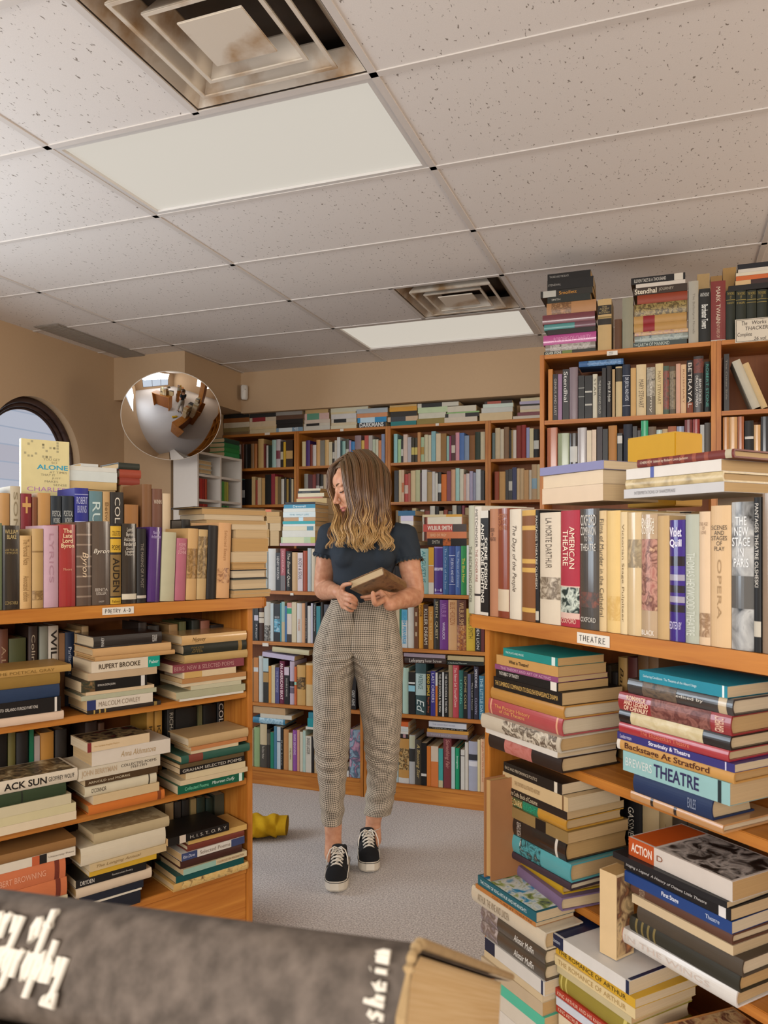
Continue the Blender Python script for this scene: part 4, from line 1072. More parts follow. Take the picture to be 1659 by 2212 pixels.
row(FP_, -.14, .311, '''
175 196 1772 h 2a2420
198 230 1768 h 3a2c24
232 262 1764 h 2c2826
264 296 1766 h 1e1c1a
298 330 1752 h 2a2a2c t.1-.4w.4:8a8a88:Donne
358 376 1735 h b09468
378 392 1732 h 3a3430
394 410 1728 h 2a2622
412 424 1726 p a08a5c
426 444 1722 h 2c3a30 t.1-.7w.6:c0a868:H.D.
446 462 1724 h 1f3028
464 484 1716 p 4a4a3c
488 504 1712 h 3c1a18 t.1-.8w.4:c9b8a0~:John_Dryden
''', 'the shadowed bottom poetry shelf', 'from the window side', 'shadowed back row on the bottom poetry shelf', depth=.125)
# ------------------------------------------------------------------ low case behind the woman
GL = 'books standing in the low case behind the woman'
row(FL_, -.012, 1.072, '''
545 560 1190 h b59a74
561 578 1188 p 9aa09a
578.6 595 1185 h c9cac6 L=plain_white_hardcover
595.3 605.5 1194 p 1a1919 t.3-.9w.5:d0ccc8:HENRY_WATSON
605.8 616.6 1185 p 9c4a50 b.0-.36:6a6464 t.4-.95w.4:d8a8a8:GENERAL
617 630 1191 h 1d1b19 t.1-.95w.5:d8d0c0~:The_Eternal_Quest
630.3 642.5 1193 h c3a278
642.8 654 1194 p cdbfc0 t.3-.85w.6:3a3436:BODY_&_SOUL L=pale_paperback_BODY_&_SOUL
654.3 663.5 1190 h a04a30
664 672 1184 h a9b5b8
672.5 681 1186 h c9bda6
682 697 1188 p a8a498
698 716 1188 h 8a6a50
846 853 1190 p 2a2622
853.5 866 1194 p 1d1b1a
867 880 1190 h 3a3630
881 893 1188 h a09a84
894 904.5 1187 p c0b090
905 925 1185 h 93b5ad t.25-.95w.4:2a7a80:AUGUSTUS L=pale_teal_hardcover_AUGUSTUS
925.7 937 1182.5 p cfc8ba b.62-1:c9962c b.25-.6:c98a54 
937.3 956 1181 h 4a2a78 p.5-.56:4a2a78,b8b0c8,4a2a78 b.0-.03:8a7ab0 b.97-1:8a7ab0 t.06-.12h:cfc8dc:H L=purple_hardcover_with_a_white_emblem
956.3 969 1179.5 h 2f5a8a t.1-.95w.3:a0b8d0:The_Cards_of_the_Seer
969.3 983 1179.5 h 2b3f80 t.25-.75w.5:c8d0e4:DE_JEKYLL_AND_HYDE b.8-.81:c8d0e4 b.2-.21:c8d0e4 L=royal_blue_hardcover_between_two_lighter_blue_ones
983.3 995 1179.5 h 3a5a94 t.15-.9w.5:a8bcd8:The_Planet_of_Destiny
995.3 1007.5 1179 h 1f8040 t.25-.75w.5:d8c850:The_Blue_Hour L=bright_green_hardcover
1008 1016 1178 p cfd0cc
1016.5 1034 1180 h 8a6a4a
''', 'the top row behind the woman', 'from the poetry case end', GL, depth=.16)
stack(FL_, -.01, 1.3175, 640, '''
616 681 1085 1090 p 1a1a20
613 681 1090.5 1098.8 p 2f7f9c t.3-.7w.6:d8e8ec:Deverell
612 681 1099 1107 p c9ccc4
612 681.5 1107.5 1119 p c4d0d0 t.2-.8w.3:6a9aa8:THE_HALF_LIFE
612 681.5 1119.5 1127.8 p b08a60 b.48-.62:b8d0d8
611 680.5 1128 1134 p 2a9aa0 L=turquoise_paperback
611 680.5 1134.5 1139.6 p cfcfc8
611 680.5 1140 1149 p cfc8ae b.75-.95:5a8a9a
610 680.5 1149.5 1163.7 p cacac0
607.5 680.5 1164 1177 p a9bf9a b.05-.68:c8cca8 b.87-1:b0b860
604 681 1177.5 1183.5 p b98a9c L=pink_paperback_at_the_foot
''', 'the white and blue stack on the low case', 'stack on the low case by the shoulder of the woman', depth=.17)
stack(FL_, -.02, 1.3175, 560, '''
536 569 1103 1111 p c9ab78 flip=1
536 572 1111.5 1122 p b98f58 flip=1
536 570 1122.5 1131 p c2a068 flip=1
536 580 1131.5 1149 p c9ac78 flip=1
536 582 1149.5 1168 p b99a68 flip=1
536 580 1168.5 1186 p c9b080 flip=1
''', 'the page-edge pile behind the poetry case', 'page-edge piles on the low case', depth=.13)
stack(FL_, -.01, 1.3175, 590, '''
573 586 1107 1112.5 p c0602c
575 604 1113 1123 p c8ab78 flip=1
576 607 1123.5 1138 p b98f60 flip=1
583 607 1138.5 1155 p c9ac78 b.0-.2:8a2c2c flip=1
584 603 1155.5 1188 p c4a870 flip=1
''', 'the narrow pile next to the white and blue stack', 'narrow pile on the low case', depth=.13)
zt = stack(FL_, -.20, 1.072, 676, '''
645 692 1062 1067 p c9bfa4
643 691 1067.5 1072.5 p 1d1a1a t.2-.6w.3:b8b0a0:MANKELL
643 700 1073 1081 p d0c4a4
643 697 1081.5 1085 p b8705c
640 706 1086 1120 p c8ac74
640 706 1121 1160 p c0a060
640 706 1161 1200 h 6a5a44
640 706 1201 1285 h 8a7454
''', 'the taller pile behind the white and blue stack', 'taller pile on the low case', depth=.16)
stack(FL_, -.01, 1.3195, 960, '''
913 998 1109.5 1115 p c9b890 b.6-1:c9963c
922 999 1115.5 1131 p d0c8b4 b.0-.02:b8705c b.98-1:b8705c
914 1008 1131.5 1148 p b0483c b.68-1:4a403c t.1-.66w.6:e4d4c4*:WILBUR_SMITH L=red_paperback_with_bold_white_capitals
922 1008 1148.5 1163 p c0724a t.1-.5w.4:e0b890:BIRD_OF_PREY
923.5 1008 1163.5 1179 p 1c1917 p.4-.6:1c1917,b8602c,1c1917 t.12-.32w.5:b0a898:SMITH L=black_paperback_with_an_orange_square
''', 'the red and orange stack on the low case', 'red and orange stack on the low case', depth=.16)
stack(FL_, -.01, 1.3195, 875, '''
860 897 1108 1119 p 2f5f80
866 893 1119.5 1131 p c4bcd0
866 893 1131.5 1141 p cfccc4
850 893 1141.5 1156 p b99a68
850 893 1156.5 1176 p c4a060
850 905 1176.5 1186 p 9a4030
''', 'the pile beside the bare arm and black sleeve', 'pile by the sleeve on the low case', depth=.16)
row(FL_, -.012, .792, '''
540 548.5 1312 p 2a2622
549 558 1312 p 1a1a1a b.6-.76:b8b4c0 t.05-.5w.4:d8d4d0:A_Prayer
558.5 569.5 1307 h 3f2a22 b.5-.64:c9bfae b.66-.8:c4b8a4
570 584 1300 h bdb9ae p.0-.4:bdb9ae,2a2826,bdb9ae
584.3 590.6 1303 p b5c2c4
592 605 1304.7 p 1a1d22 p.25-.6:16202c,5aa8c4,c4ccd0 t.62-.68h:d0d4d8:NICHOLAS L=black_paperback_with_a_blue_glow
605.3 608 1302 p 3a8a98
608.3 615 1300 p b9ab8a b.5-1:8ab0a8
615.3 619.6 1309 p 3a6a9a
620 630 1302 p cfc4b8 b.72-.86:1f9a70 b.88-1:c98a7c b.0-.2:3a322c
630.3 640 1301 p cbbf9f
640.3 651.5 1303 h cdcac2 t.3-.6w.4:c0703c:STONE_DIARIES
651.8 659 1303 h c99a72
659.3 663.6 1301 p 1d1818 t.1-.6w.4:b0a8a0:REMEMBER
664.3 671.5 1309 p c9c6c0
671.8 675.5 1303 p c0bfcc
675.8 683 1302 p 1d1b1a t.3-.95w.4:c9c4bc:Michael_Ondaatje
683.3 692 1309.5 p 2f7f88
692.3 698 1301 h 2a2420
699 716 1306 h 4a4a50
845 855 1312 p a08a6c
855.5 863 1316 p cbb896
863.3 867 1312 p 2a7a60
867.3 880 1316.7 p c9cdca b.72-1:5fa8c4 t.1-.95w.6:3a9ac4*:SELFISH_PERVERSE L=white_paperback_with_cyan_capitals
880.3 894 1311 h c9c5ba
894.3 903.7 1313.5 p 6a4228 t.3-.9w.4:b8a080:-_-_-
904 914.3 1303 h c98a20 t.7-.95w.5:5a3014:NOISE L=yellow_orange_hardcover_NOISE
914.6 925 1306 p 4a3224 t.1-.9w.7:d8ccb8:KILLER_DREAM
925.3 936 1310 p b8823c t.2-.9w.5:d8b878:THE_TESTER
936.3 949.3 1293 h 2a251e t.2-.95w.5:c9b890:SMITH__QUEST
949.6 967.6 1296 h 6a2f7c t.2-.55w.3:dcd4e0:WARLOCK t.65-.93w.6:a878b0:WILBUR L=violet_hardcover_WARLOCK
968 986.7 1296 h c79a6a t.5-.95w.6:a0623a:BLUE_HORIZON
987 1006.7 1296 h 5a3020 p.0-.5:c98a3c,7a3820,d0a060 t.4-.95w.5:c9a070:WILBUR_SMITH
1007 1026 1315 h c0a02a t.3-.9w.5:6a5a14:WILBUR_SMITH L=yellow_hardcover_beside_the_theatre_case
1026.3 1038.5 1317 p 1c1a1a t.05-.85w.5:d8d4cc:GOLDEN_LION
1038.8 1046 1318 p 5a2020
''', 'the second row behind the woman', 'from the poetry case end', GL, depth=.16)
row(FL_, -.012, .452, '''
540 547.5 1424 p 8a6a44
548 558 1420.5 p b9783c b.68-.78:c9cac8
558.5 568 1417.5 h bcc3c0
568.5 580 1422 p 2a2a24 b.7-1:a9bfc0 b.46-.68:a8844c
580.3 586 1438.6 p c98a3a
586.3 594 1437 p c9bb95
594.3 603 1441.6 p 4a4a7a t.3-.9w.6:9a9ab8:THE_PROMISE
603.3 613.6 1428 h 6a2440 t.1-.95w.6:e0c8cc*:AN_AMERICAN_BRAT L=maroon_hardcover_AN_AMERICAN_BRAT
614 624.4 1441 p 1c1a1a b.78-1:c9b9c4 t.2-.7w.3:c9c4bc:DOUBLE_HOOK
625.4 635.5 1429 h b9a9b9 b.42-.54:2a2428 b.26-.4:6a6070
635.8 640.7 1440 p c0602c b.52-.6:8ac0a8
641 659 1437 h c39a5a p.4-.7:c39a5a,2a2018,c39a5a
660.5 675 1432.6 h cbb080 b.5-.95:c98a3c
675.5 690 1436 p c4b48c
691 706 1440 p 9a8464
745 757 1446 p 24201e
757.5 769 1450 p 1c1a1a t.1-.5w.5:d0ccc4:GREY_ASHE
850 868 1444 p b0a488
869 882 1442.7 h a9c4b4
882.3 896.5 1451.6 p 20201f b.54-.68:8ac0d0 b.72-.76:d0d4d0 L=black_paperback_with_a_pale_blue_band
897 919.6 1433 h 2f4a4c b.38-.8:a9bfbc t.5-.78w.4:2f5a5a:PATIENCE t.05-.3w.7:c9d4d0~:Ed L=thick_dark_teal_hardcover_with_a_pale_middle
920.5 930 1451.6 p 1c1818 t.45-.95w.6:c9a83c*:DEAD_SIMPLE t.06-.42w.5:b8603c:Roger_Sharp
930.3 940.3 1450 p 3a3580 t.3-.95w.6:d0ccdc:LAST_ORDERS L=blue_violet_paperback
940.6 945.3 1453 p cfcac0 b.0-.7:c9742c
945.6 955 1451 p 191919 t.1-.95w.5:e0dcd4:THE_OLD_SCHOOL_&_THE_MAN
955.3 959 1452 p c4c6c4
959.3 968 1451.6 p 191919 t.1-.95w.5:e0dcd4:THE_OLD_SCHOOL_&_THE_MAN
968.3 977.7 1436 h 8f7a58
978 990.7 1437 h b04048 t.2-.95w.5:e4c4bc:You_Never_Let_Yourself_Down L=coral_red_hardcover
991 1000.7 1448 h 1f5a54 t.3-.8w.5:6ab8a8:LOVING
1001 1009.7 1451 p 1b1918 t.2-.9w.5:b8a878:SOPHIE_COLES
1010 1016.7 1456 p 55587a
1017 1023 1455 p 1a1a1a t.2-.8w.4:c9c4bc:The_Last_House
1023.3 1033.3 1440 h 2a2838 t.6-.95w.5:d8d4dc:SPEDDING t.1-.4w.5:9a98b0:CLOWN
1034.5 1046 1460 h 3a6f88 t.1-.95w.6:a8c8d4:THE_LITTLE_DAY
''', 'the third row behind the woman', 'from the poetry case end', GL, depth=.155)
row(FL_, -.012, .092, '''
540 547.5 1576 p b0a080
548 560.5 1571 h 8fa878 L=pale_green_hardcover
561 576 1564 h 4a463e b.52-1:c4b490 t.2-.5w.3:c9c0b0:The_Other_Mother
576.3 584 1575.7 h 2f2b27 b.6-.9:5a5448
584.3 591 1581.7 p 1f7a5e
591.7 598 1569 p 4a7a94
598.3 606 1570 p b9c6cc b.64-.66:2a3a5a
606.3 611.4 1572 p 1b1a1a t.1-.7w.4:b8b4ac:Red_Love
611.7 623 1575.7 h b98450
623.5 631.5 1583 p cbc3a0 t.3-.6w.4:4a4430:THE_MAN
631.8 641.7 1577.7 h 8a4f96 t.4-.9w.5:d8c0dc:MARK_BEHAVING L=purple_pink_hardcover
642 647 1577 p c9967c
648 654 1581 p cbc4ae
654.3 660 1578 p a9c0b4
660.3 672.5 1590 p c9c3b4 t.5-.95w.6:3a342c:SNAKES_LADDER
672.8 678 1591 p 1c1a1a
679 694 1590 p b8a07c
695 708 1588 h 4a4a40
740 753.5 1655 p c9c8c2 b.6-1:2c2428
754.5 778 1576 h b06a80,8aa8b8,4a5a70,c08aa0,9ab0b8 L=thick_pink_and_blue_floral_hardcover
850.6 860.3 1593 h a9c0c4
860.6 883 1595.7 h b98a48 p.3-.78:b98a48,3a2c1c,c9a870,4a3824 b.0-.12:c9c6c0 L=golden_hardcover_with_a_painted_portrait
883.3 896 1588 h a9a9a8 b.46-.72:2a2a28 b.74-.98:b4b49a
896.3 909.7 1598 h 3f382e t.15-.9w.6:c9b070~:A_Shooting_Star L=dark_brown_hardcover_A_Shooting_Star
910 921.5 1605 p 161414 b.22-.28:c9c4bc
922 930.7 1612 p c8702a
931 946.8 1612 p c9743a b.62-1:cbb9a4
947.2 956.8 1617 p 3f9a96 b.0-.18:b8ac88
957.2 974.7 1595.7 h 6f2e33 t.4-.98w.6:c08a80~:Something_Fair L=maroon_hardcover_with_a_script_title
975 982.7 1614 p a5bfbb
983 992.3 1616 h 0f8a5e t.5-.8w.5:c4e4d4:Incognito L=emerald_green_hardcover
992.6 995 1618 p 1c1c1a
995.3 1003.7 1619.6 p c4c1b9 b.84-.86:2a2826
1004 1011.7 1603.6 h c4beb2
1012 1031 1602 h 9a9cab b.62-.74:2a2a30 b.5-.6:c9c8cc L=grey_blue_hardcover_with_a_dark_band
1031.3 1037.3 1598 h cbbb90
1037.6 1047 1597 h d0a883 t.2-.95w.5:b0583c:English_Who_We_Admired
''', 'the bottom row behind the woman', 'from the poetry case end', GL, depth=.16)
GY = 'books lying on the rows of the low case'
def top_of(F, px, py, off=-.012): return F.z(px, py, off)
stack(FL_, -.012, top_of(FL_, 600, 1428)+.004, 600, '''
566.5 636 1405 1415 p b9b0c8 l=5 L=lilac_paperback_tilted_on_the_row
''', 'the third row of the low case, poetry side', GY, depth=.12)
stack(FL_, -.012, top_of(FL_, 640, 1420)+.012, 630, '''
588 667 1396 1407 h c4bc98 l=3 L=cream_hardcover_tilted_on_the_row
''', 'the third row of the low case, behind the hip', GY, depth=.12)
stack(FL_, -.012, top_of(FL_, 900, 1432), 920, '''
872 962 1416 1424 p 9a8a94
874 963 1424 1436 h 3a2a26 t.12-.48w.7:e0d8cc:Lefcetera t.5-.9w.5:d0c8bc:Susan_Screen l=-1 L=brown_hardcover_Lefcetera_lying_flat
''', 'the third row of the low case, beside the trouser pocket', GY, depth=.12)
stack(FL_, -.012, top_of(FL_, 1010, 1437), 1010, '''
967 1045 1417 1427 p b0a078
965 1045 1427.5 1436 p 1a201c t.05-.55w.4:b8c4b8:Charlotte_Morrow l=-1
''', 'the third row of the low case, beside the theatre case', GY, depth=.12)
stack(FL_, -.012, top_of(FL_, 568, 1563), 600, '''
547 616 1528 1543 p b8966c
562 630 1544 1553 p c9c4b4
546 615 1553.5 1566 h 3a7a98 p.2-.95:3a7a98,a8c8d4,3a7a98
''', 'the bottom row of the low case, poetry side', GY, depth=.15)
stack(FL_, -.012, top_of(FL_, 668, 1576), 668, '''
666 704 1537 1550 p 2a7a8c b.3-.6:c9d0d0
664 704 1550.5 1569 p 1f8a90
660 704 1569.5 1575 p cfccc0
''', 'the bottom row of the low case, behind the knee', GY, depth=.13)
stack(FL_, -.012, top_of(FL_, 870, 1594), 870, '''
855 882 1559 1569 p c8602c L=orange_paperback
854 882 1569.3 1575 p c9c9c4
854 882 1575.3 1580 p c4c8c4
854 882 1580.3 1586 p cfcac0
854 882 1586.3 1594.5 p 2a2426 b.6-.8:b08a8c
''', 'the bottom row of the low case, beside the trouser leg', GY, depth=.13)
stack(FL_, -.012, top_of(FL_, 965, 1595), 930, '''
926 1007.7 1557 1568.3 p c0c2c8 t.1-.7w.3:8a90a8:THE_DANCING_ROAD
926 1009 1568.6 1573 p 1c1814 t.1-.9w.4:b8b0a0:CENTURY_IN_THE
923 1012 1573.3 1580.5 p c08c3c
922 1010 1580.8 1591 h 8a7c80 t.1-.6w.4:b0a8b0:TWICE_BEGUN
''', 'the bottom row of the low case, near the theatre case', GY, depth=.13)

# ------------------------------------------------------------------ tall case
Z6 = (1160, 560, .3008); Z7 = (1160, 880, .3008)
stack(FR_, -.015, 2.222, 1184, '''
75 385 103 150 p 181513 t.05-.5w.3:9a948c:THE_RED_AND_THE_BLACK
75 405 150 222 p 181513 t.02-.3w.2:9a948c:STENDHAL
25 400 224 270 p 2a2620 b.05-.3:b0aca0 t.36-.7w.5:c98a30:Smollett
75 385 270 316 p 23251f t.1-.3w.3:b0aca0:SMITH
70 425 316 398 h a87a50 p.1-.5:a87a50,6a4a30,b08a60
40 415 400 466 h 6f3a40 g
50 420 468 510 h 4f8a86 g b.6-1:6f4a54
75 420 510 546 p 2a211f
45 425 546 616 h b04f86 g t.2-.9w.4:d890b8:BORDERS_OF_CHARITY L=hot_pink_glossy_hardcover
60 420 616 664 h 8a7f76 g p.1-.9:8a7f76,b8b0a8,5a524a
50 420 665 690 p 2c2c24 t.03-.34w.7:d8d8c8*:OLIVER_STONE b.36-.55:6a7a3c L=thin_dark_paperback_at_the_foot
''', 'the tallest stack on the S bookcase', 'stack at the open end of the S bookcase', tf=Z6, depth=.16)
stack(FR_, -.015, 2.222, 1370, '''
675 1065 130 178 p 171312 t.06-.65w.5:d0c8bc:ELEVEN_TALES_&_A_THOUSAND b.8-.96:c9c0b0
710 1065 178 205 p c9beb0
690 1080 205 258 p 382a20 t.03-.44w.7:d8cbb4*:Stendhal t.48-.75w.5:b0a490:JOURNEY L=dark_brown_paperback_with_a_large_pale_title
720 1080 258 322 h 8a3b22
695 1080 322 408 h 6b5730 p.02-.98:6b5730,a08a54,4a3c22,8a7440
695 1075 408 465 h b0884e b.18-.4:8a2428 L=tan_hardcover_with_a_red_block
695 1075 465 522 h b0884e b.18-.4:8a2428 L=tan_hardcover_with_a_red_block_under_its_twin
700 1085 522 550 h b08a94 p.0-1:b08a94,c9a878,8a6a78
700 1085 550 597 h 8a928a g p.1-.9:8a928a,a8b0a8,5a6a70
690 1076 600 636 p 3a4440 t.1-.68w.7:c4ccc0:EARTH_OF_MANKIND t.02-.09w.4:c4ccc0:THIS L=dark_paperback_EARTH_OF_MANKIND
''', 'the middle stack on the S bookcase top', 'stack in the middle of the S bookcase top', tf=Z6, depth=.16)
row(FR_, -.012, 2.222, '''
436 535 285 h b89a68 b.7-.88:2a241c b.5-.62:2a241c b.63-.66:8a7444 t.72-.86h:b09a68:THE/AGONY/AND/ECSTASY L=tan_slipcased_volume_with_two_black_labels
555 608 430 h 5a3a22
612 690 275 h 8a8670 g
1088 1160 155 h a59f90 t.15-.8w.3:7a7468:The_Ballantyne_Novels
1163 1246 210 h 1b1b17 t.25-.7w.55:d8d8d0*:Barchester_Towers t.85-.92h:d0d0c8:ANTHONY L=black_hardcover_Barchester_Towers
1248 1355 155 h 7a2f2c g t.05-.4w.2:c9a890:ADVENTURES_OF t.3-.9w.3:d0c0a8:MARK_TWAIN b.0-.02:c9c0b4 L=brick_red_glossy_hardcover
1358 1424 222 h 22261a t.83-.96h:a08a44:THE_WORKS/OF b.8-.81:a08a44 t.72-.76h:a08a44:VANITY L=dark_green_gilt_volume_of_the_set_nearest_the_red_book
1428 1502 222 h 22261a t.83-.96h:a08a44:THE_WORKS/OF b.8-.81:a08a44 t.72-.76h:a08a44:FAIR
1505 1577 220 h 22261a t.83-.96h:a08a44:THE_WORKS/OF b.8-.81:a08a44 b.74-.75:a08a44
1580 1652 216 h 22261a t.83-.96h:a08a44:THE_WORKS/OF b.8-.81:a08a44 b.74-.75:a08a44
1655 1728 212 h 22261a t.83-.96h:a08a44:THE_WORKS/OF b.8-.81:a08a44
1731 1800 208 h 22261a
''', 'the top of the tall bookcases', 'from the stack end', 'books standing on the tall bookcases', tf=Z6, depth=.14)
stack(FR_, -.01, top_of(FR_, 1640, 624), 1600, '''
1440 1800 25 60 p 1a1a20
1445 1800 60 85 p c9bfb0
1430 1800 85 108 p d0c4ac
1430 1800 108 140 p c0602c b.0-.5:c0602c L=bright_orange_paperback
1425 1800 140 172 p 3a2420 b.0-.3:c9a878
1375 1800 172 212 p 17130f g=1
''', 'the stack lying on the green gilt set', 'stack on the green gilt set', tf=Z6, depth=.15)
row(FR_, -.19, 2.222, '''
1150 1240 105 p c0a06c
1245 1330 120 p a8804a
1335 1430 60 p b08a50
''', 'the tan row behind the red hardcover', 'from the stack end', 'tan books behind the top row', tf=Z6, depth=.07, detail=0)
row(FR_, -.012, 1.912, '''
80 112 790 p b8762c
115 149 825 p 241c1c t.1-.9w.5:b0a8a0:GENIUS_AND_LUST
151 180 825 p 8d6a88
184 229 790 p 2d2a2a t.35-.95w.6:d8d4cc:Stendhal
231 293 775 h 7a6a70 g
297 341 835 p 1d1c1a b.7-.72:8a8a84 b.5-.52:8a8a84
345 396 835 p 191716 b.6-.64:a8a49a b.3-.34:a8a49a
399 434 825 h c4bda8 t.5-.9w.5:6a6454:STAR
436 465 840 p 33302a t.1-.9w.5:b0aca0:THE_MAN_WHO_SOLD
467 495 780 p 24201e
498 536 765 h 2a2624 t.3-.7w.6:d0ccc0~:Hyde_&_Hyde
540 560 790 p a88a5c
564 611 770 h c0ab80 b.7-.97:3a3224
614 669 755 h 1d2436 t.3-.75w.6:c9ccd4:DR_JEKYLL_AND_HYDE b.78-.79:c9ccd4 b.2-.21:c9ccd4 L=navy_hardcover_with_a_white_title
672 711 780 h c39c62
713 784 755 h cdb78e t.15-.7w.5:5a4a34:MARY_STEWART
788 848 775 h 6f675a p.4-1:6f675a,a8a090,3a362e t.05-.7w.4:d0c8b8:Stormy
850 906 748 h cfb98a t.2-.85w.4:7a6238:MARY_STEWART
908 949 765 h 4a5a4a p.1-.9:4a5a4a,8a4a40,2a3a34
952 996 768 h 5a5040 p.1-.9:5a5040,8a7c64,3a342a
998 1031 750 h cb9c84
1033 1073 755 h d0ac84 t.2-.9w.3:8a5c3c:ROSEMARY
1076 1121 725 h 1b1616 t.1-.95w.6:d8d0c4:BETRAYAL b.0-.2:7a3c24
1124 1196 695 h 2f2c2c g t.1-.65w.6:d8d4cc:BRAM_STOKER'S/DRACULA_OWNERS p.7-.95:2f2c2c,7a3c30,2f2c2c L=tall_charcoal_hardcover_with_a_red_portrait
1203 1243 735 h 1b2826 t.1-.95w.5:4a9a8a:ROBERT_STONE
''', 'the upper row of the S bookcase', 'from the open end', 'books in the S bookcase', tf=Z6, depth=.155)
stack(FR_, -.012, top_of(FR_, 1320, 790)+.004, 1300, '''
300 620 735 775 h 3a5f8c p.2-.95:3a5f8c,6a90b8,2a3a54 l=0 L=blue_hardcover_tilted_across_the_row
''', 'the upper row of the S bookcase', 'book tilted over the S row', tf=Z6, depth=.13)
row(FR_, -.012, 1.60, '''
72 146 145 h a05a38 g
150 232 185 h 8a9474 g
236 290 185 h 24201e g b.45-.75:c4c4be
292 356 145 h a59f9e g
358 392 165 p cfbfa4
394 426 160 p cdb8a0 b.0-.6:cdb8a0 t.05-.95w.3:a83c30:I
430 470 140 p 2a1c20 t.1-.9w.5:a08a8c:TOLSTOY_IN
472 509 155 p 191716 t.3-.95w.5:c9c4bc:NATALIE
512 574 130 h a8743a
577 613 185 p 2a2a28 b.8-.95:c0bcb4 t.1-.75w.5:c0bcb4:BOURNE
620 684 120 h 1a1e2c p.3-.95:1a1e2c,c4c8cc,1a1e2c
687 719 135 p 2f2b28
722 744 165 p 3a3430
747 798 88 h 1f9a6a g L=bright_green_hardcover_taller_than_its_row
800 856 138 h 6a5a48
858 899 160 h a9b9b0 g
900 939 155 h b39a74
941 1001 135 h 9a5c40
1004 1056 135 h 8088a0 g
1061 1116 88 h 6a2428 g
1119 1169 85 h 8a2a2a g
1172 1202 125 p a8a8a4
1204 1249 110 h 57534e
1335 1379 70 h b5814e g
1381 1439 68 h c79a66 g
1441 1487 65 h 95522e g
1493 1556 95 h 1b1918 t.1-.6w.5:c9c4bc:The_Road_Of_My b.7-.74:c9c4bc
1558 1606 125 h c79c68 g
1609 1665 65 h 2a3038 g p.3-.95:2a3038,b8703c,c9ccd0
1668 1720 80 h 6a4a34
''', 'the second row of the tall bookcases', 'from the open end', 'books in the tall bookcases, second row', tf=Z7, depth=.155, detail=0)
row(FR_, -.012, 1.912, '''
1342 1380 680 p 2c2622 t.2-.9w.3:8a8478:The_Other_Side
1545 1608 700 h b8b09c l=-21 L=cream_hardcover_leaning_steeply
1612 1660 720 h c4a878 l=-21 L=tan_hardcover_leaning_beside_it
1700 1780 640 h c4bfb4
''', 'the upper row under the green gilt set', 'from the post', 'leaning books under the green set', tf=Z6, depth=.13)
# hand-lettered card for the set
card = thing('shelf_card', 'white handwritten card The Works of Thackeray, Complete, before the green set', 'sign', FR_.pt(FR_.at(1588, .004), .004, FR_.z(1588, 741, .004)), (0, 0, FR_.rot))
cw_, ch_ = FR_.at(1690, .004)-FR_.at(1588, .004), FR_.z(1588, 691, .004)-FR_.z(1588, 741, .004)
b_ = bmesh.new(); box(b_, (0, -.001, 0), (cw_, 0, ch_), bevel=.0003); bm_obj('card', b_, plain('cfc4b0', var=.03), card)
M_INK = plain('2a1c16', rough=.6, var=.03)
for body, x0, x1, y0, y1 in (('The', .14, .26, .72, .9), ('Works of', .36, .8, .74, .9), ('THACKERAY', .22, .85, .5, .66), ('Complete', .05, .36, .2, .42), ('26 vol', .4, .66, .06, .2)):
    text_obj('lettering', body, frame_mat(((x0+x1)/2*cw_, -.0014, (y0+y1)/2*ch_), (1, 0, 0), (0, 0, 1), (0, -1, 0)), (x1-x0)*cw_, (y1-y0)*ch_, M_INK, card, shear=.15)
b_ = bmesh.new()
for lo, hi in (((.02, .03), (.98, .045)), ((.02, .955), (.98, .97)), ((.02, .03), (.028, .97)), ((.972, .03), (.98, .97))): box(b_, (lo[0]*cw_, -.0014, lo[1]*ch_), (hi[0]*cw_, -.0012, hi[1]*ch_))
bm_obj('card_border', b_, M_INK, card)

# ------------------------------------------------------------------ the far rows on the back wall (too many to count, one mass)
Z5 = (460, 820, .2411); Z6b = (820, 840, .2291)
def far_row(off, zb, spec, tf):
    lines = []
    for tk in spec.replace('\n', ' ').split(';'):
        q = tk.split()
        if len(q) >= 4: lines.append('%s %s %s %s %s' % (q[0], q[1], q[2], R_.choice('hhp'), q[3])+(' b.3-.6:%s' % q[4] if len(q) > 4 else ''))
    row(FW_, off, zb, '\n'.join(lines[:45]), '-', '-', '-', tf=tf, depth=.15, detail=0)
    pass
def far_stack(off, zb, ref, spec, tf):
    lines = []
    for tk in spec.split(';'):
        q = tk.split()
        if len(q) >= 5: lines.append('%s %s %s %s p %s' % tuple(q[:5])+(' b.1-.6:%s' % q[5] if len(q) > 5 else ''))
    stack(FW_, off, zb, ref, '\n'.join(lines), '-', '-', tf=tf, depth=.15, detail=0)
far_row(-.012, 1.942, '''135 158 570 2a4a4c; 160 185 572 b58a55; 186 226 590 b06a34 5a6a60; 228 250 582 b8b4ac 2a2622; 252 276 575 6a3a24; 278 305 580 2a241e; 306 335 578 1f1c1a; 337 366 575 8a6a48;
 368 391 575 b0703a; 404 452 530 c2a068; 454 470 575 7a3a34; 479 496 590 c4c2bc; 497 527 590 26362c; 528 563 540 9ab8b0; 565 603 535 b8aeae 7a3a44; 606 630 555 2a241e c0b8a0; 632 653 560 c9a030; 655 715 540 3a2a20 c09a60''', Z5)
far_row(-.012, 1.645, '''134 158 885 5a2c1c; 160 178 885 3a2a1c; 180 201 910 c4b89c; 203 239 885 b8b08c; 240 257 890 2f7a7a; 258 286 900 22242a c0c4c4; 288 346 890 1a1816; 348 379 870 c4a878; 380 401 900 9a4430; 402 433 880 cdb48c;
 437 466 882 c29a62; 468 521 850 1c1a16; 522 556 845 8a2c34; 557 581 868 b08850; 582 609 870 6a5430; 610 636 890 c4c0b4; 638 656 878 2a2420; 658 676 890 9a7a30; 677 701 880 22201c; 702 718 890 c9bc9c''', Z5)
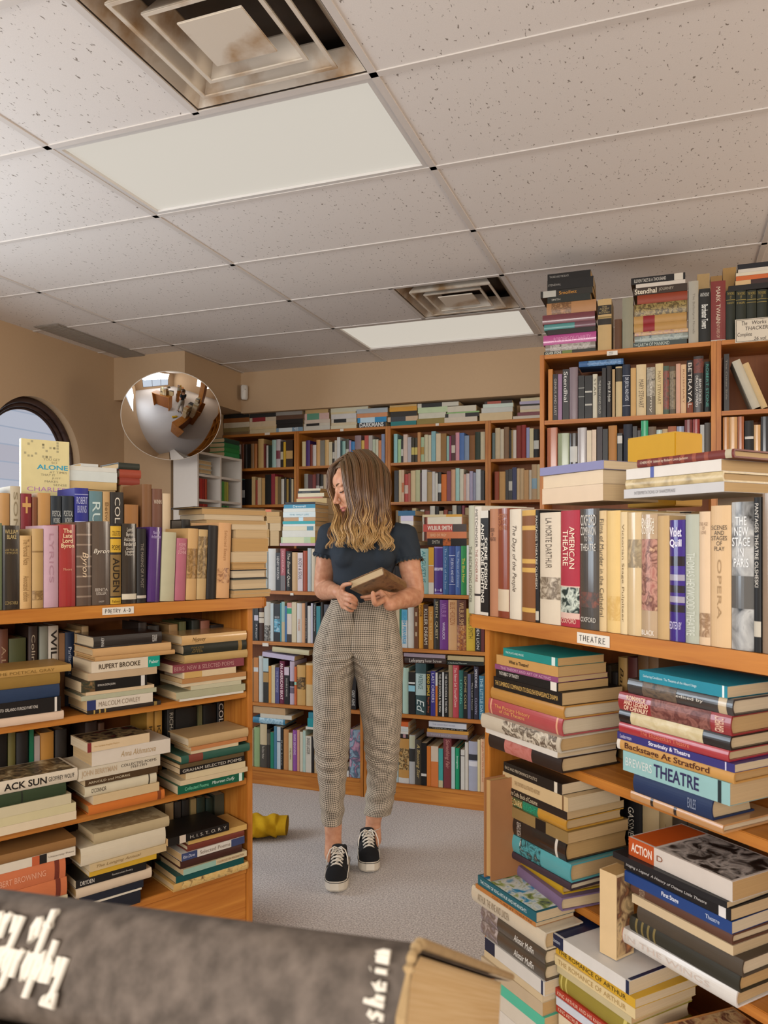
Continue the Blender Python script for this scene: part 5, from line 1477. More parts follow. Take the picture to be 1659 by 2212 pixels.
far_row(-.012, 1.942, '''800 831 555 cbbb90; 833 868 545 4a2c6a; 870 891 580 7a3424; 892 923 585 c4bcb8; 925 959 540 c99a60; 960 1001 545 7a7468; 1002 1037 540 c9a46c; 1039 1068 560 c4b898; 1070 1089 570 2c2826 c0bcb0; 1090 1111 545 c0b8a8;
 1112 1141 515 c4c4c0; 1142 1156 545 2a4a4a; 1157 1186 550 8ab0a8; 1188 1216 530 4a4a40 b8b8a8; 1218 1236 545 a890b0; 1237 1269 555 3a7ab0; 1270 1326 500 8a7478; 1328 1356 545 c9a850; 1358 1394 500 b04a3c; 1395 1429 500 a8a098;
 1430 1456 535 b0b8a0; 1457 1481 535 c4c0a8; 1483 1509 545 c07a48; 1510 1539 488 7a84a0''', Z5)
far_row(-.012, 1.645, '''816 851 845 8a867c; 854 891 850 4a1c1c; 892 921 850 7a3024; 922 951 843 5a4444 b8b4ac; 954 986 850 22201c b8b4ac; 988 1012 850 b8a488; 1014 1040 850 5a4a34; 1042 1080 850 8a7454; 1082 1110 850 c2b490; 1112 1150 850 3a342c; 1152 1190 850 a08a5c;
 1192 1230 850 6a3a2c; 1232 1270 850 c4a878; 1272 1310 850 4a5a50; 1312 1350 850 b8ac8c; 1352 1400 850 2a2622; 1402 1450 850 8a7a54; 1452 1490 850 7a3c2c; 1492 1538 820 8a8474''', Z5)
far_row(-.012, 1.942, '''132 166 425 8ab8b8; 170 201 475 a0c090; 203 222 485 24201e c4c0b4; 224 263 430 c8b0a0; 265 298 455 a8a4a8; 299 326 460 3a3424 c0b060; 328 356 460 3a3424 c0b060; 358 386 410 b8824c; 388 418 455 a0b490 a8843c; 420 455 432 c0b898; 457 486 435 c4bca0;
 488 528 400 7aa4a8; 532 576 420 cbb898; 577 629 420 8a6228; 631 656 445 8ab0a8; 657 676 445 8a2c54; 678 713 435 4a2420 c0b4a4; 714 751 412 c48a94; 752 798 415 4a6aa0; 799 843 440 7a8aa0; 845 899 438 7a4c1c; 900 949 405 24301f; 950 993 405 c4b898''', Z6b)
far_row(-.012, 1.645, '''138 176 770 2a241e; 179 208 765 c9b490; 209 231 765 c8a888 b8642c; 233 269 805 b0443c c8b0a0; 270 291 795 a8543c; 292 336 770 c9b48c; 337 381 765 b4b48c; 382 396 790 4a2a24; 398 446 762 c8c4c0; 448 493 785 a88c60; 494 521 780 c4c0bc; 522 548 795 c8c4b8; 549 580 785 3a3630 c4c4c0;
 581 631 805 c8681c; 634 673 775 7a3a44; 674 713 760 c89a78; 715 751 748 9ac0b8; 753 791 755 c8c4b0; 792 813 805 c89a88; 814 846 798 c8bcb8; 847 878 775 a098b0; 880 906 790 8a8ca0; 907 953 758 c0c4c4; 955 988 770 24201e''', Z6b)
far_row(-.012, 1.942, '''1060 1087 415 5a6a68; 1089 1136 368 bba888; 1137 1171 380 c4b8a0; 1172 1219 360 7a5c40; 1220 1241 390 2a2420; 1242 1258 388 a08454; 1260 1289 388 c8bcb0; 1290 1336 345 7a2c20; 1337 1379 340 8a2c24; 1384 1413 365 8a90b8; 1414 1451 372 c8bc94; 1452 1500 380 1c1a1a c4c4bc''', Z6b)
far_row(-.012, 1.645, '''1083 1126 780 8a3c1c; 1128 1186 780 b88c50; 1187 1216 765 2a2420; 1217 1251 755 2c2a28 b8b4a8; 1252 1291 740 1f2450; 1293 1321 750 c4a880; 1322 1361 750 c0a47c; 1362 1406 765 b88c54; 1408 1433 765 c4b8a4; 1434 1483 712 b89c78 8aa8b8; 1484 1510 712 c8b48c''', Z6b)
far_row(-.012, 1.352, '''150 180 1145 8a7454; 184 220 1150 c4b490; 224 260 1140 3a342c; 264 300 1150 a06a3c; 304 344 1125 b8a47c; 346 380 1145 4a4a44; 384 420 1140 c0b8a8; 424 470 1148 7a3a2c; 474 520 1105 c4c0b4; 524 560 1108 2a2622; 562 600 1150 b0a080; 604 640 1140 8a4434; 644 680 1152 5a5a54; 684 724 1098 b8b4a4 3a3630; 726 770 1100 2c2a28; 774 800 1100 7a3a44; 804 850 1120 a08a64; 854 900 1130 c4b490; 904 960 1140 4a4038''', Z6b)
TY = (('95 325 300 336 1c1a18; 95 325 338 377 8a5428; 97 326 379 424 c4b8a0; 92 322 426 464 8a7a50; 95 322 465 490 7a6444', 480, Z5), ('328 565 296 330 2a2826; 328 566 332 369 c4b49c 8a2c30; 326 568 371 417 cdb898; 328 566 418 442 cbb48c; 328 566 444 479 c8b894', 560, Z5),
      ('566 800 276 307 8a8680; 568 812 309 347 5a4030; 568 808 349 388 1f1d1c; 570 806 390 426 22201e; 568 806 430 466 7a94a8 c8d0d0', 620, Z5), ('826 1030 256 292 b89c6c; 822 1040 294 350 c8a8a0 5a9078; 820 1048 355 388 c8b8a8; 812 1048 390 412 c8c0b0 2a2826; 812 1048 415 455 c4c0b4', 680, Z5),
      ('1055 1390 240 278 c4c0a8; 1058 1280 280 298 c8b890; 1060 1285 300 345 c4c0bc; 1060 1285 348 380 c8c0b0 1f1d1c; 1060 1288 382 408 c8b898; 1058 1285 410 440 c8c0a4', 745, Z5), ('1288 1565 240 282 a0a8ac; 1290 1562 300 338 c8885c; 1296 1555 340 386 2a84b4 b8d0dc; 1300 1548 386 428 22262c', 800, Z5),
      ('95 350 140 158 c0a068; 95 352 160 203 c8902c; 100 350 205 253 2c261c; 75 360 255 300 c4a888 3a3c40; 105 345 303 342 1f7474', 850, Z6b), ('358 745 118 156 c8c4b4 2a2826; 362 640 160 212 b8c8a0; 366 625 214 266 c8c4b0; 352 612 268 320 8a7838', 910, Z6b),
      ('640 910 155 210 c8c0ac; 630 940 210 224 8ab070; 618 935 226 262 2c2826 c0b8a8; 612 920 264 312 c8bca8', 970, Z6b), ('990 1250 103 128 3a2c28 a85444; 975 1260 130 165 c0ccc0; 960 1255 167 213 c0c0b8; 942 1250 215 288 cbb48c', 1040, Z6b),
      ('1330 1510 66 96 c8bc98; 1320 1510 98 126 a8a0b8; 1335 1510 128 145 2c2826; 1325 1510 147 180 c0b4a8; 1325 1510 182 207 c8b898; 1300 1510 209 242 7a4448; 1258 1510 245 272 c4b8a8', 1130, Z6b))
for sp_, ref_, tf_ in TY: far_stack(-.012, 2.2225, ref_, sp_, tf_)
# books in the white cube unit
def cube_books(b0, b1, z, h, cols, g, where):
    x = b0
    for i, (w, c) in enumerate(cols):
        M = Matrix.Translation(FWH.pt(x+w/2, -.012, z+.0008)) @ Matrix.Rotation(FWH.rot, 4, 'Z')
        make_book('h', w-.001, h, .13, c, parse([]), M, '%s hardcover, %s in the white cube unit' % (col_name(c), where % ORD[i]), g, 0); x += w
cube_books(.025, .2, 1.655, .15, ((.03, '9a2a26'), (.035, 'a83028'), (.03, '8a2420'), (.03, 'a04028')), 'red set in the white cubes', '%s of the upper red set')
cube_books(.025, .2, 1.47, .15, ((.035, '9a3028'), (.03, '8a2a24'), (.035, 'a03428'), (.03, '8a2820')), 'red set in the white cubes', '%s of the lower red set')
cube_books(.325, .5, 1.655, .15, ((.03, '1f7a44'), (.03, '4a8a3c'), (.03, '8a9440'), (.03, 'a09a44')), 'green set in the white cubes', '%s of the upper green set')
cube_books(.325, .5, 1.47, .15, ((.035, '1f6a3c'), (.03, '2a7a44'), (.03, '1a6038'), (.03, '5a8a4c')), 'green set in the white cubes', '%s of the lower green set')
for i in range(3):
    z = 1.838+.0205+i*.033
    M = Matrix.Translation(FWH.pt(.035, -.01-.0*i, z)) @ Matrix.Rotation(FWH.rot+PI, 4, 'Z') @ Matrix.Translation((0, -.13, 0)) @ Matrix.Rotation(-PI/2, 4, 'Y')
    make_book('h', .031, .17, .13, 'c8ccc4', parse([]), M, 'white hardcover with dark edges, %s from the bottom in the top white cube' % ORD[i], 'white books in the top cube', 0)
for i in range(4):
    M = Matrix.Translation(FWH.pt(.60, -.01, 2.0+.018+i*.0355)) @ Matrix.Rotation(FWH.rot, 4, 'Z') @ Matrix.Rotation(-PI/2, 4, 'Y')
    make_book('h', .035, .22, .14, ['2a8a4c', '24803f', '1f7440', '1a3a30'][i], parse([]), M, '%s hardcover, %s from the bottom of the green pile on the white cube unit' % (['green', 'green', 'deep green', 'blackish green'][i], ORD[i]), 'green pile on the white cubes', 0)
me = bpy.data.meshes.new('far_books'); me.from_pydata(BULK['V'], [], BULK['F'])
for mt in BULK['mats']: me.materials.append(mt)
me.polygons.foreach_set('material_index', BULK['M']); me.update()
o = link_mesh('far_books', me); tag(o, 'small books filling the back wall bookcases, the white cubes and the lower tall case row', 'books', kind='stuff')
dk = parse([]); 
text_obj('lettering', 'DARKMANS', frame_mat(FW_.pt((FW_.at(775)+FW_.at(828))/2, -.011, FW_.z(800, 917)), FW_.u, ZX, FW_.n), FW_.at(828)-FW_.at(776), .034, plain('d8d8d4', var=.02), o, bold=.03)
text_obj('lettering', 'MARTIN AMIS', frame_mat(FW_.pt((FW_.at(600)+FW_.at(642))/2, -.011, FW_.z(621, 927)), FW_.u, ZX, FW_.n), FW_.at(642)-FW_.at(599), .026, plain('d8dce0', var=.02), o)

# ================================================================== the woman
def W(px, py, Y): return Vector(((px-CX)/FPX*Y, Y, CAMH-(py-HY)/FPX*Y))
def skin_mat(h='c08a68', name='skin'):
    m, nt, b = nmat(name); N, L = nt.nodes, nt.links
    tc = N.new('ShaderNodeTexCoord'); nz = N.new('ShaderNodeTexNoise'); nz.inputs['Scale'].default_value = 40; nz.inputs['Detail'].default_value = 3
    L.new(tc.outputs['Object'], nz.inputs['Vector']); cr = N.new('ShaderNodeValToRGB'); e = cr.color_ramp.elements
    e[0].position = .3; e[1].position = .7; e[0].color = rgb('b97f60', 1.0); e[1].color = rgb('cf9c7c', 1.0)
    L.new(nz.outputs[0], cr.inputs[0]); L.new(cr.outputs[0], b.inputs['Base Color'])
    b.inputs['Roughness'].default_value = .5; b.inputs['Subsurface Weight'].default_value = .12; b.inputs['Subsurface Radius'].default_value = (.012, .005, .003)
    b.inputs['Specular IOR Level'].default_value = .35
    return m
M_SKIN = skin_mat()
def loft(bm, secs, n=32, cap=True):
    """secs: (centre, half width vector, half depth vector[, exponent])"""
    rings = []
    for s in secs:
        c, a, b = Vector(s[0]), Vector(s[1]), Vector(s[2]); e = s[3] if len(s) > 3 else 1.0
        ring_ = []
        for k in range(n):
            t = 2*PI*k/n; ct, st = math.cos(t), math.sin(t)
            ct = math.copysign(abs(ct)**e, ct); st = math.copysign(abs(st)**e, st)
            ring_.append(bm.verts.new(c+a*ct+b*st))
        rings.append(ring_)
    for r0, r1 in zip(rings, rings[1:]):
        for k in range(n): bm.faces.new((r0[k], r0[(k+1) % n], r1[(k+1) % n], r1[k]))
    if cap: bm.faces.new(rings[0][::-1]); bm.faces.new(rings[-1])
    return rings
def blob(bm, c, r, M=None, seg=20):
    g = bmesh.ops.create_uvsphere(bm, u_segments=seg, v_segments=seg//2+2, radius=1.0)
    S_ = Matrix.Diagonal((*r, 1)) if not isinstance(r, (int, float)) else Matrix.Diagonal((r, r, r, 1))
    T_ = (M if M is not None else Matrix.Identity(4)) @ Matrix.Translation(c) @ S_
    bmesh.ops.transform(bm, matrix=T_, verts=g['verts'])
def limb(bm, pts, rad, n=20, sub=5):
    """smooth tapering limb through joints, rounded at both ends"""
    P = [Vector(p) for p in pts]; out, rr = [], []
    for i in range(len(P)-1):
        p0, p1, p2, p3 = P[max(0, i-1)], P[i], P[i+1], P[min(len(P)-1, i+2)]
        for k in range(sub):
            t = k/sub; out.append(.5*((2*p1)+(p2-p0)*t+(2*p0-5*p1+4*p2-p3)*t*t+(-p0+3*p1-3*p2+p3)*t**3)); rr.append(rad[i]+(rad[i+1]-rad[i])*(t*t*(3-2*t)))
    out.append(P[-1]); rr.append(rad[-1])
    tube(bm, out, rr, n)
    blob(bm, out[0], rr[0]*.98, seg=12); blob(bm, out[-1], rr[-1]*.98, seg=12)
def remeshed(name, bm, voxel, mat, parent, smooth=6, factor=.5, fn=None):
    me = bpy.data.meshes.new(name+'_raw'); bmesh.ops.recalc_face_normals(bm, faces=bm.faces); bm.to_mesh(me); bm.free()
    o = bpy.data.objects.new(name+'_raw', me); COL.objects.link(o)
    md = o.modifiers.new('r', 'REMESH'); md.mode = 'VOXEL'; md.voxel_size = voxel
    ms = o.modifiers.new('s', 'SMOOTH'); ms.iterations = smooth; ms.factor = factor
    dg = bpy.context.evaluated_depsgraph_get(); dg.update()
    out = bpy.data.meshes.new_from_object(o.evaluated_get(dg))
    bpy.data.objects.remove(o); bpy.data.meshes.remove(me)
    out.name = name
    if fn:
        for v in out.vertices: v.co = fn(v.co.copy(), v.normal.copy())
    out.materials.clear()
    return link_mesh(name, out, mat, parent, smooth=True)

PY = 3.24
person = thing('person', 'woman in dark tee and checked trousers, reading in the aisle, book in hand', 'person', (0, 0, 0))
# joints ------------------------------------------------------------
SH_R, EL_R, WR_R = W(712, 1160, 3.27), W(697, 1272, 3.30), W(731, 1279, 3.08)       # her right arm (window side)
SH_L, EL_L, WR_L = W(875, 1162, 3.25), W(896, 1284, 3.20), W(842, 1306, 2.995)
HIP_R, HIP_L = W(724, 1415, 3.245), W(820, 1415, 3.25)
KN_R, KN_L = W(717, 1640, 3.155), W(826, 1640, 3.275)
AN_R, AN_L = W(720, 1808, 3.14), W(806, 1779, 3.33)
bm = bmesh.new()
X_, Y_ = Vector((1, 0, 0)), Vector((0, 1, 0))
def sec(px, py, hw, hd, Y=PY, e=.92): return (W(px, py, Y), X_*hw, Y_*hd, e)
loft(bm, [sec(792, 1128, .055, .05, 3.26), sec(794, 1142, .11, .06, 3.26), sec(795, 1158, .155, .078, 3.255), sec(791, 1185, .140, .092), sec(788, 1210, .128, .098), sec(785, 1240, .116, .086), sec(782, 1275, .112, .082),
          sec(779, 1320, .116, .084), sec(774, 1365, .140, .094), sec(772, 1400, .145, .096), sec(772, 1412, .11, .07, PY, .95)], 36)
for s, (h, k, a) in ((1, (HIP_R, KN_R, AN_R)), (-1, (HIP_L, KN_L, AN_L))):
    limb(bm, [h, h.lerp(k, .5), k, k.lerp(a, .35)+Vector((0, .012, 0)), k.lerp(a, .8), a, a+Vector((0, -.005, -.07))], [.066, .060, .044, .046, .036, .033, .036])
# arms
UP_R = SH_R.lerp(EL_R, .5); UP_L = SH_L.lerp(EL_L, .5)
limb(bm, [SH_R+Vector((.03, 0, .012)), SH_R, UP_R, EL_R, EL_R.lerp(WR_R, .35), EL_R.lerp(WR_R, .75), WR_R], [.04, .047, .044, .037, .040, .030, .026])
limb(bm, [SH_L+Vector((-.03, 0, .012)), SH_L, UP_L, EL_L, EL_L.lerp(WR_L, .35), EL_L.lerp(WR_L, .75), WR_L], [.04, .048, .046, .039, .041, .031, .026])
# held book frame
Bq = W(831, 1241, 2.90); e1 = Vector((.142, -.052, .062)).normalized(); e2 = Vector((.087, .171, -.057)); e2 = (e2-e1*e2.dot(e1)).normalized(); e3 = e1.cross(e2).normalized()
BKW, BKL, BKT = .150, .205, .033                       # along e1, along e2, thickness (e3 up)
Aq = Bq-e1*BKW
def bk(u, v, w): return Bq-e1*(BKW*(1-u))+e2*(BKL*v)+e3*(BKT*w)
# hands: palm box of blobs and five bent fingers
def finger(pts, r0, r1): limb(bm, pts, [r0+(r1-r0)*i/(len(pts)-1) for i in range(len(pts))], n=12, sub=3)
def palm(w, k, side, th=.012):
    """w wrist, k list of four knuckles"""
    for q in k: tube(bm, [w, w.lerp(q, .5), q], [.017, .014, .0095], 12); blob(bm, q, .0105, seg=10)
    for a, b in zip(k, k[1:]): tube(bm, [a, b], [.0095, .0095], 10); tube(bm, [w.lerp(a, .55), w.lerp(b, .55)], [.012, .012], 10)
# her right hand: back of the hand towards us, fingers curling under the lower near corner of the book
hv = (bk(0.02, .12, 0)-WR_R)
k1 = [W(748.5, 1284, 2.965), W(747, 1294, 2.975), W(744.5, 1303, 2.99), W(741, 1310, 3.005)]
palm(WR_R, k1, 1)
tips = [(W(759, 1287, 2.945), W(767, 1293, 2.955), W(770, 1297, 2.975)), (W(758, 1298, 2.945), W(767, 1304, 2.955), W(770, 1306, 2.98)), (W(755, 1308, 2.96), W(764, 1313, 2.97), W(768, 1313, 2.99)), (W(750, 1316, 2.985), W(757, 1319.5, 2.99), W(762, 1319, 3.005))]
for q, (k, t) in enumerate(zip(k1, tips)): finger([k, *t], [.0092, .0092, .0088, .0078][q], [.0068, .007, .0066, .006][q])
finger([WR_R.lerp(k1[0], .35)+Vector((.004, -.004, .012)), W(741, 1266, 2.99), W(749, 1262, 2.96), W(757, 1261, 2.945)], .0115, .0075)      # thumb on the page edges
# her left hand: palm up under the far half of the book, thumb showing on its underside
k2 = [bk(.50, .52, -.42), bk(.54, .66, -.46), bk(.60, .80, -.5), bk(.68, .92, -.5)]
palm(WR_L, k2, -1)
for q, k in enumerate(k2):
    d_ = (-e1*.9-e2*.18).normalized()
    l_ = [.078, .084, .078, .060][q]
    finger([k, k+d_*l_*.45-e3*.004, k+d_*l_*.75-e3*.001, k+d_*l_+e3*.003], .0090 if q < 3 else .008, .0068)
finger([WR_L.lerp(k2[0], .4)+Vector((-.004, -.012, .004)), W(812, 1305, 2.925), W(807, 1292, 2.905), W(805.5, 1280, 2.905)], .0125, .0080)
# neck and head
HC = W(771, 1049, 3.23)
yaw, pit = math.radians(68), math.radians(20)
fwd = Vector((-math.sin(yaw)*math.cos(pit), -math.cos(yaw)*math.cos(pit), -math.sin(pit)))
rgt = fwd.cross(Vector((0, 0, 1))).normalized(); upv = rgt.cross(fwd).normalized()
HM = frame_mat(HC, rgt, fwd, upv)
tube(bm, [W(792, 1140, 3.27), W(788, 1118, 3.26), HM @ Vector((0, -.03, -.04))], [.056, .050, .052], 20)
def hb(c, r): blob(bm, c, r, HM, 24)
hb((0, -.012, .030), (.074, .094, .086)); hb((0, .028, -.020), (.061, .062, .088)); hb((0, .035, -.062), (.052, .048, .055))
hb((0, .062, -.104), (.026, .024, .021)); hb((0, .052, .035), (.060, .040, .045))
for s in (-1, 1):
    hb((s*.036, .058, -.036), (.028, .028, .028)); hb((s*.031, .074, .006), (.0165, .0135, .0125)); hb((s*.030, .079, .026), (.024, .009, .007)); hb((s*.009, .103, -.040), (.0075, .009, .0065))
    hb((s*.045, .02, -.085), (.02, .04, .02))
limb(bm, [HM @ Vector(p) for p in ((0, .086, .012), (0, .098, -.012), (0, .112, -.033))], [.0075, .0085, .0105], 12, 3)
hb((0, .092, -.052), (.010, .008, .010)); hb((0, .088, -.066), (.019, .0125, .0062)); hb((0, .086, -.078), (.017, .0125, .0075))
body = remeshed('body', bm, .0034, M_SKIN, person, smooth=4, factor=.45)
# face colouring parts
M_LIP = plain('a85e58', rough=.4, gain=1.0); M_BROW = plain('5c4026', rough=.8, gain=1.0)
b_ = bmesh.new()
for z, ry, rz in ((-.066, .0132, .0056), (-.0775, .0132, .0068)): blob(b_, (0, .0882 if z > -.07 else .0862, z), (.0178, ry, rz), HM, 16)
bm_obj('lips', b_, M_LIP, person, True)
b_ = bmesh.new()
for s in (-1, 1):
    tube(b_, [HM @ Vector(p) for p in ((s*.014, .0905, .027), (s*.026, .0895, .033), (s*.040, .079, .033), (s*.050, .066, .027))], [.0022, .003, .0028, .0012], 8)
bm_obj('eyebrows', b_, M_BROW, person, True)
b_ = bmesh.new()
for s in (-1, 1):
    tube(b_, [HM @ Vector(p) for p in ((s*.0175, .0835, .001), (s*.026, .0895, -.003), (s*.036, .0875, -.003), (s*.046, .076, .001))], [.001, .0018, .0018, .001], 8)
bm_obj('eyelashes', b_, plain('2a1a12', gain=1.0), person, True)

# tee ---------------------------------------------------------------------------------------------
bm = bmesh.new()
loft(bm, [sec(792, 1131, .060, .056, 3.262), sec(794, 1143, .118, .068, 3.262), sec(795, 1159, .160, .086, 3.257), sec(790, 1185, .148, .103), sec(787, 1208, .138, .112), sec(784, 1240, .124, .098), sec(781, 1275, .118, .093), sec(780, 1303, .124, .098)], 40)
for s in (-1, 1): blob(bm, W(787+s*-36, 1203, PY-.062), (.058, .052, .055))
for S0, E0, f in ((SH_R, EL_R, .33), (SH_L, EL_L, .40)):
    d_ = (E0-S0); sgn = 1 if S0 is SH_R else -1
    tube(bm, [S0+Vector((sgn*.05, 0, .012)), S0+Vector((0, 0, .004)), S0+d_*(f*.5), S0+d_*f], [.058, .058, .056, .055], 24)
    blob(bm, S0+Vector((sgn*.004, 0, .004)), .057)
def tee_folds(co, n):
    t = mnoise.noise(Vector((co.x*9, co.y*9, co.z*22)))*.0035
    r = .0022*math.sin((co.z*.8+abs(co.x+.09)*1.4)*95)*max(0, 1-abs(co.z-1.31)/.06)
    return co+n*(t+r)
M_TEE = plain('2d343c', rough=.85, var=.08, scale=300, bump=.1, spec=.2, gain=1.0)
tee = remeshed('tee_shirt', bm, .0055, M_TEE, person, smooth=8, fn=tee_folds)
b_ = bmesh.new(); gb = bmesh.new()                     # ruffled sleeve hems
for S0, E0, f in ((SH_R, EL_R, .33), (SH_L, EL_L, .40)):
    c = S0+(E0-S0)*f; t_ = (E0-S0).normalized(); a = (X_-t_*X_.dot(t_)).normalized(); b2 = t_.cross(a)
    rows_ = []
    for dz, rr in ((-.004, .0565), (.004, .058), (.009, .0575)):
        rows_.append([b_.verts.new(c+t_*(dz+.003*math.sin(k*2*PI/96*22)*(dz > 0))+a*math.cos(2*PI*k/96)*(rr+.0035*math.sin(k*2*PI/96*17)*(dz > 0))+b2*math.sin(2*PI*k/96)*(rr+.0035*math.sin(k*2*PI/96*17)*(dz > 0))) for k in range(96)])
    for r0, r1 in zip(rows_, rows_[1:]):
        for k in range(96): b_.faces.new((r0[k], r0[(k+1) % 96], r1[(k+1) % 96], r1[k]))
    tube(gb, [v.co.copy() for v in rows_[2]]+[rows_[2][0].co.copy()], .0009, 5)
hem = bm_obj('sleeve_hem', b_, M_TEE, person, True); bm_obj('hem_stitching', gb, plain('6a5a3c', rough=.7), hem)

# trousers --------------------------------------------------------------------------------------
def check_mat():
    m, nt, b = nmat('checked_wool'); N, L = nt.nodes, nt.links
    uv = N.new('ShaderNodeUVMap'); uv.uv_map = 'weave'; sp = N.new('ShaderNodeSeparateXYZ'); L.new(uv.outputs[0], sp.inputs[0])
    outs = []
    for ax, per in ((0, .0074), (1, .0074)):
        mu = N.new('ShaderNodeMath'); mu.operation = 'MULTIPLY'; mu.inputs[1].default_value = 1/per; L.new(sp.outputs[ax], mu.inputs[0])
        fr = N.new('ShaderNodeMath'); fr.operation = 'FRACT'; L.new(mu.outputs[0], fr.inputs[0])
        lt = N.new('ShaderNodeMath'); lt.operation = 'LESS_THAN'; lt.inputs[1].default_value = .42; L.new(fr.outputs[0], lt.inputs[0])
        m2 = N.new('ShaderNodeMath'); m2.operation = 'MULTIPLY'; m2.inputs[1].default_value = 1/(per*8); L.new(sp.outputs[ax], m2.inputs[0])
        f2 = N.new('ShaderNodeMath'); f2.operation = 'FRACT'; L.new(m2.outputs[0], f2.inputs[0])
        l2 = N.new('ShaderNodeMath'); l2.operation = 'GREATER_THAN'; l2.inputs[1].default_value = .5; L.new(f2.outputs[0], l2.inputs[0])
        w = N.new('ShaderNodeMath'); w.operation = 'MULTIPLY_ADD'; w.inputs[1].default_value = .16; w.inputs[2].default_value = .46; L.new(l2.outputs[0], w.inputs[0])
        o_ = N.new('ShaderNodeMath'); o_.operation = 'MULTIPLY'; L.new(lt.outputs[0], o_.inputs[0]); L.new(w.outputs[0], o_.inputs[1]); outs.append(o_)
    ad = N.new('ShaderNodeMath'); ad.operation = 'ADD'; ad.use_clamp = True; L.new(outs[0].outputs[0], ad.inputs[0]); L.new(outs[1].outputs[0], ad.inputs[1])
    mx = N.new('ShaderNodeMix'); mx.data_type = 'RGBA'; mx.inputs[6].default_value = rgb('c6b8a4', 1.0); mx.inputs[7].default_value = rgb('1c1712', 1.0)
    L.new(ad.outputs[0], mx.inputs[0]); L.new(mx.outputs[2], b.inputs['Base Color']); b.inputs['Roughness'].default_value = .9; b.inputs['Specular IOR Level'].default_value = .15
    return m
M_CHECK = check_mat()
XC = W(766, 1400, PY).x                                # centre seam
# outline of each leg from hem to waist: y, outer px, inner px, half depth, Y
LEG_R = [(1775, 696, 742, .060, 3.13), (1740, 692, 744, .064, 3.13), (1690, 686, 747, .070, 3.14), (1640, 680, 752, .076, 3.15), (1590, 678, 756, .082, 3.17), (1530, 677, 759, .092, 3.20), (1480, 676.5, 762, .102, 3.22), (1450, 676.5, 766, .110, 3.23),
         (1420, 677, 767, .116, 3.235), (1390, 680, 767, .116, 3.24), (1360, 688, 766, .112, 3.24), (1330, 700, 765, .106, 3.24), (1305, 713, 764, .101, 3.24), (1293, 716, 764, .099, 3.24)]
LEG_L = [(1756, 845, 788, .060, 3.32), (1725, 850, 790, .064, 3.31), (1680, 858, 791, .070, 3.29), (1640, 862, 790, .076, 3.27), (1590, 865, 785, .082, 3.26), (1530, 868, 777, .092, 3.25), (1480, 870, 770, .102, 3.245), (1450, 870.5, 764, .110, 3.24),
         (1420, 870, 762, .116, 3.24), (1390, 868, 762, .116, 3.24), (1360, 863, 763, .112, 3.24), (1330, 857, 764, .106, 3.24), (1305, 850, 764, .101, 3.24), (1293, 848, 764, .099, 3.24)]
def leg_loft(bm, rows_, uvl, sgn, nf=96, nv=170, off=0.0):
    def at(t):
        x = t*(len(rows_)-1); i = min(int(x), len(rows_)-2); f = x-i
        p0, p1, p2, p3 = rows_[max(0, i-1)], rows_[i], rows_[i+1], rows_[min(len(rows_)-1, i+2)]
        return [.5*((2*p1[k])+(p2[k]-p0[k])*f+(2*p0[k]-5*p1[k]+4*p2[k]-p3[k])*f*f+(-p0[k]+3*p1[k]-3*p2[k]+p3[k])*f**3) for k in range(5)]
    rings = []
    for j in range(nv+1):
        y, xo, xi, hd, Y = at(j/nv)
        po, pi_ = W(xo, y, Y), W(xi, y, Y); c = (po+pi_)/2; hw = abs(po.x-pi_.x)/2; z = c.z; R = []
        above = max(0, min(1, (z-.80)/.10))             # above the crotch the inner side is the flat centre plane
        arc = 0; prev = None
        for k in range(nf+1):
            t = 2*PI*k/nf; ct, st = math.cos(t), math.sin(t)      # t=0 outer side; front is -y
            x = ct*(-sgn)
            full = Vector((c.x+hw*(x), c.y-hd*st*(1+.0*above), z))
            if above > 0:                                # half of the pelvis section
                big = 2*hw; q = c.x-sgn*(-hw)*1.0
                xin = c.x+sgn*hw                          # centre plane
                a_ = math.copysign(abs(ct)**.8, ct)
                half = Vector((xin-sgn*big*max(-.02, a_ if ct > 0 else ct*.02), c.y-hd*math.copysign(abs(st)**.75, st), z))
                full = full.lerp(half, above)
            # folds
            front = max(0, st); u = t
            w = 0
            kn = math.exp(-((z-.455)/.075)**2); w += .0065*kn*math.sin(z*150+u*2.2*sgn+1.2*math.sin(u*2))*(.35+.65*front)
            w += .0030*math.sin(z*70+u*3.0*sgn)*math.exp(-((z-.62)/.14)**2)*front
            hp = math.exp(-((z-.875)/.045)**2); w += .0055*hp*math.sin(z*190-sgn*x*5.0)*front*max(0, .3+.7*abs(x))
            cr = math.exp(-((z-.80)/.05)**2)*max(0, 1-abs(full.x-XC)/.13); w += .0055*cr*math.sin((z+abs(full.x-XC)*.55)*170)*front
            w += .006*mnoise.noise(Vector((full.x*9, full.y*9+sgn*3, z*7)))+.0025*mnoise.noise(Vector((full.x*30, full.y*30, z*16)))
            lw = math.exp(-((z-.27)/.09)**2); w += .0035*lw*math.sin(z*85+u*1.5)
            nrm = Vector((x, -st, 0)); full += nrm*(w+off)
            if prev is not None: arc += (full-prev).length
            prev = full.copy(); R.append((full, arc, z))
        rings.append(R)
    V = [[bm.verts.new(p[0]) for p in R[:nf]] for R in rings]
    for j in range(nv):
        for k in range(nf):
            k2 = (k+1) % nf
            f = bm.faces.new((V[j][k], V[j][k2], V[j+1][k2], V[j+1][k]))
            for lp, (jj, kk) in zip(f.loops, ((j, k), (j, k+1), (j+1, k+1), (j+1, k))):
                tot = rings[jj][nf][1]; tmid = rings[nv//2][nf][1]
                lp[uvl].uv = (rings[jj][kk][1]-tot*.25+1.0, rings[jj][kk][2]+.02*math.sin(2*PI*kk/nf))
    # turned hem
    return rings, V
bm = bmesh.new(); uvl = bm.loops.layers.uv.new('weave')
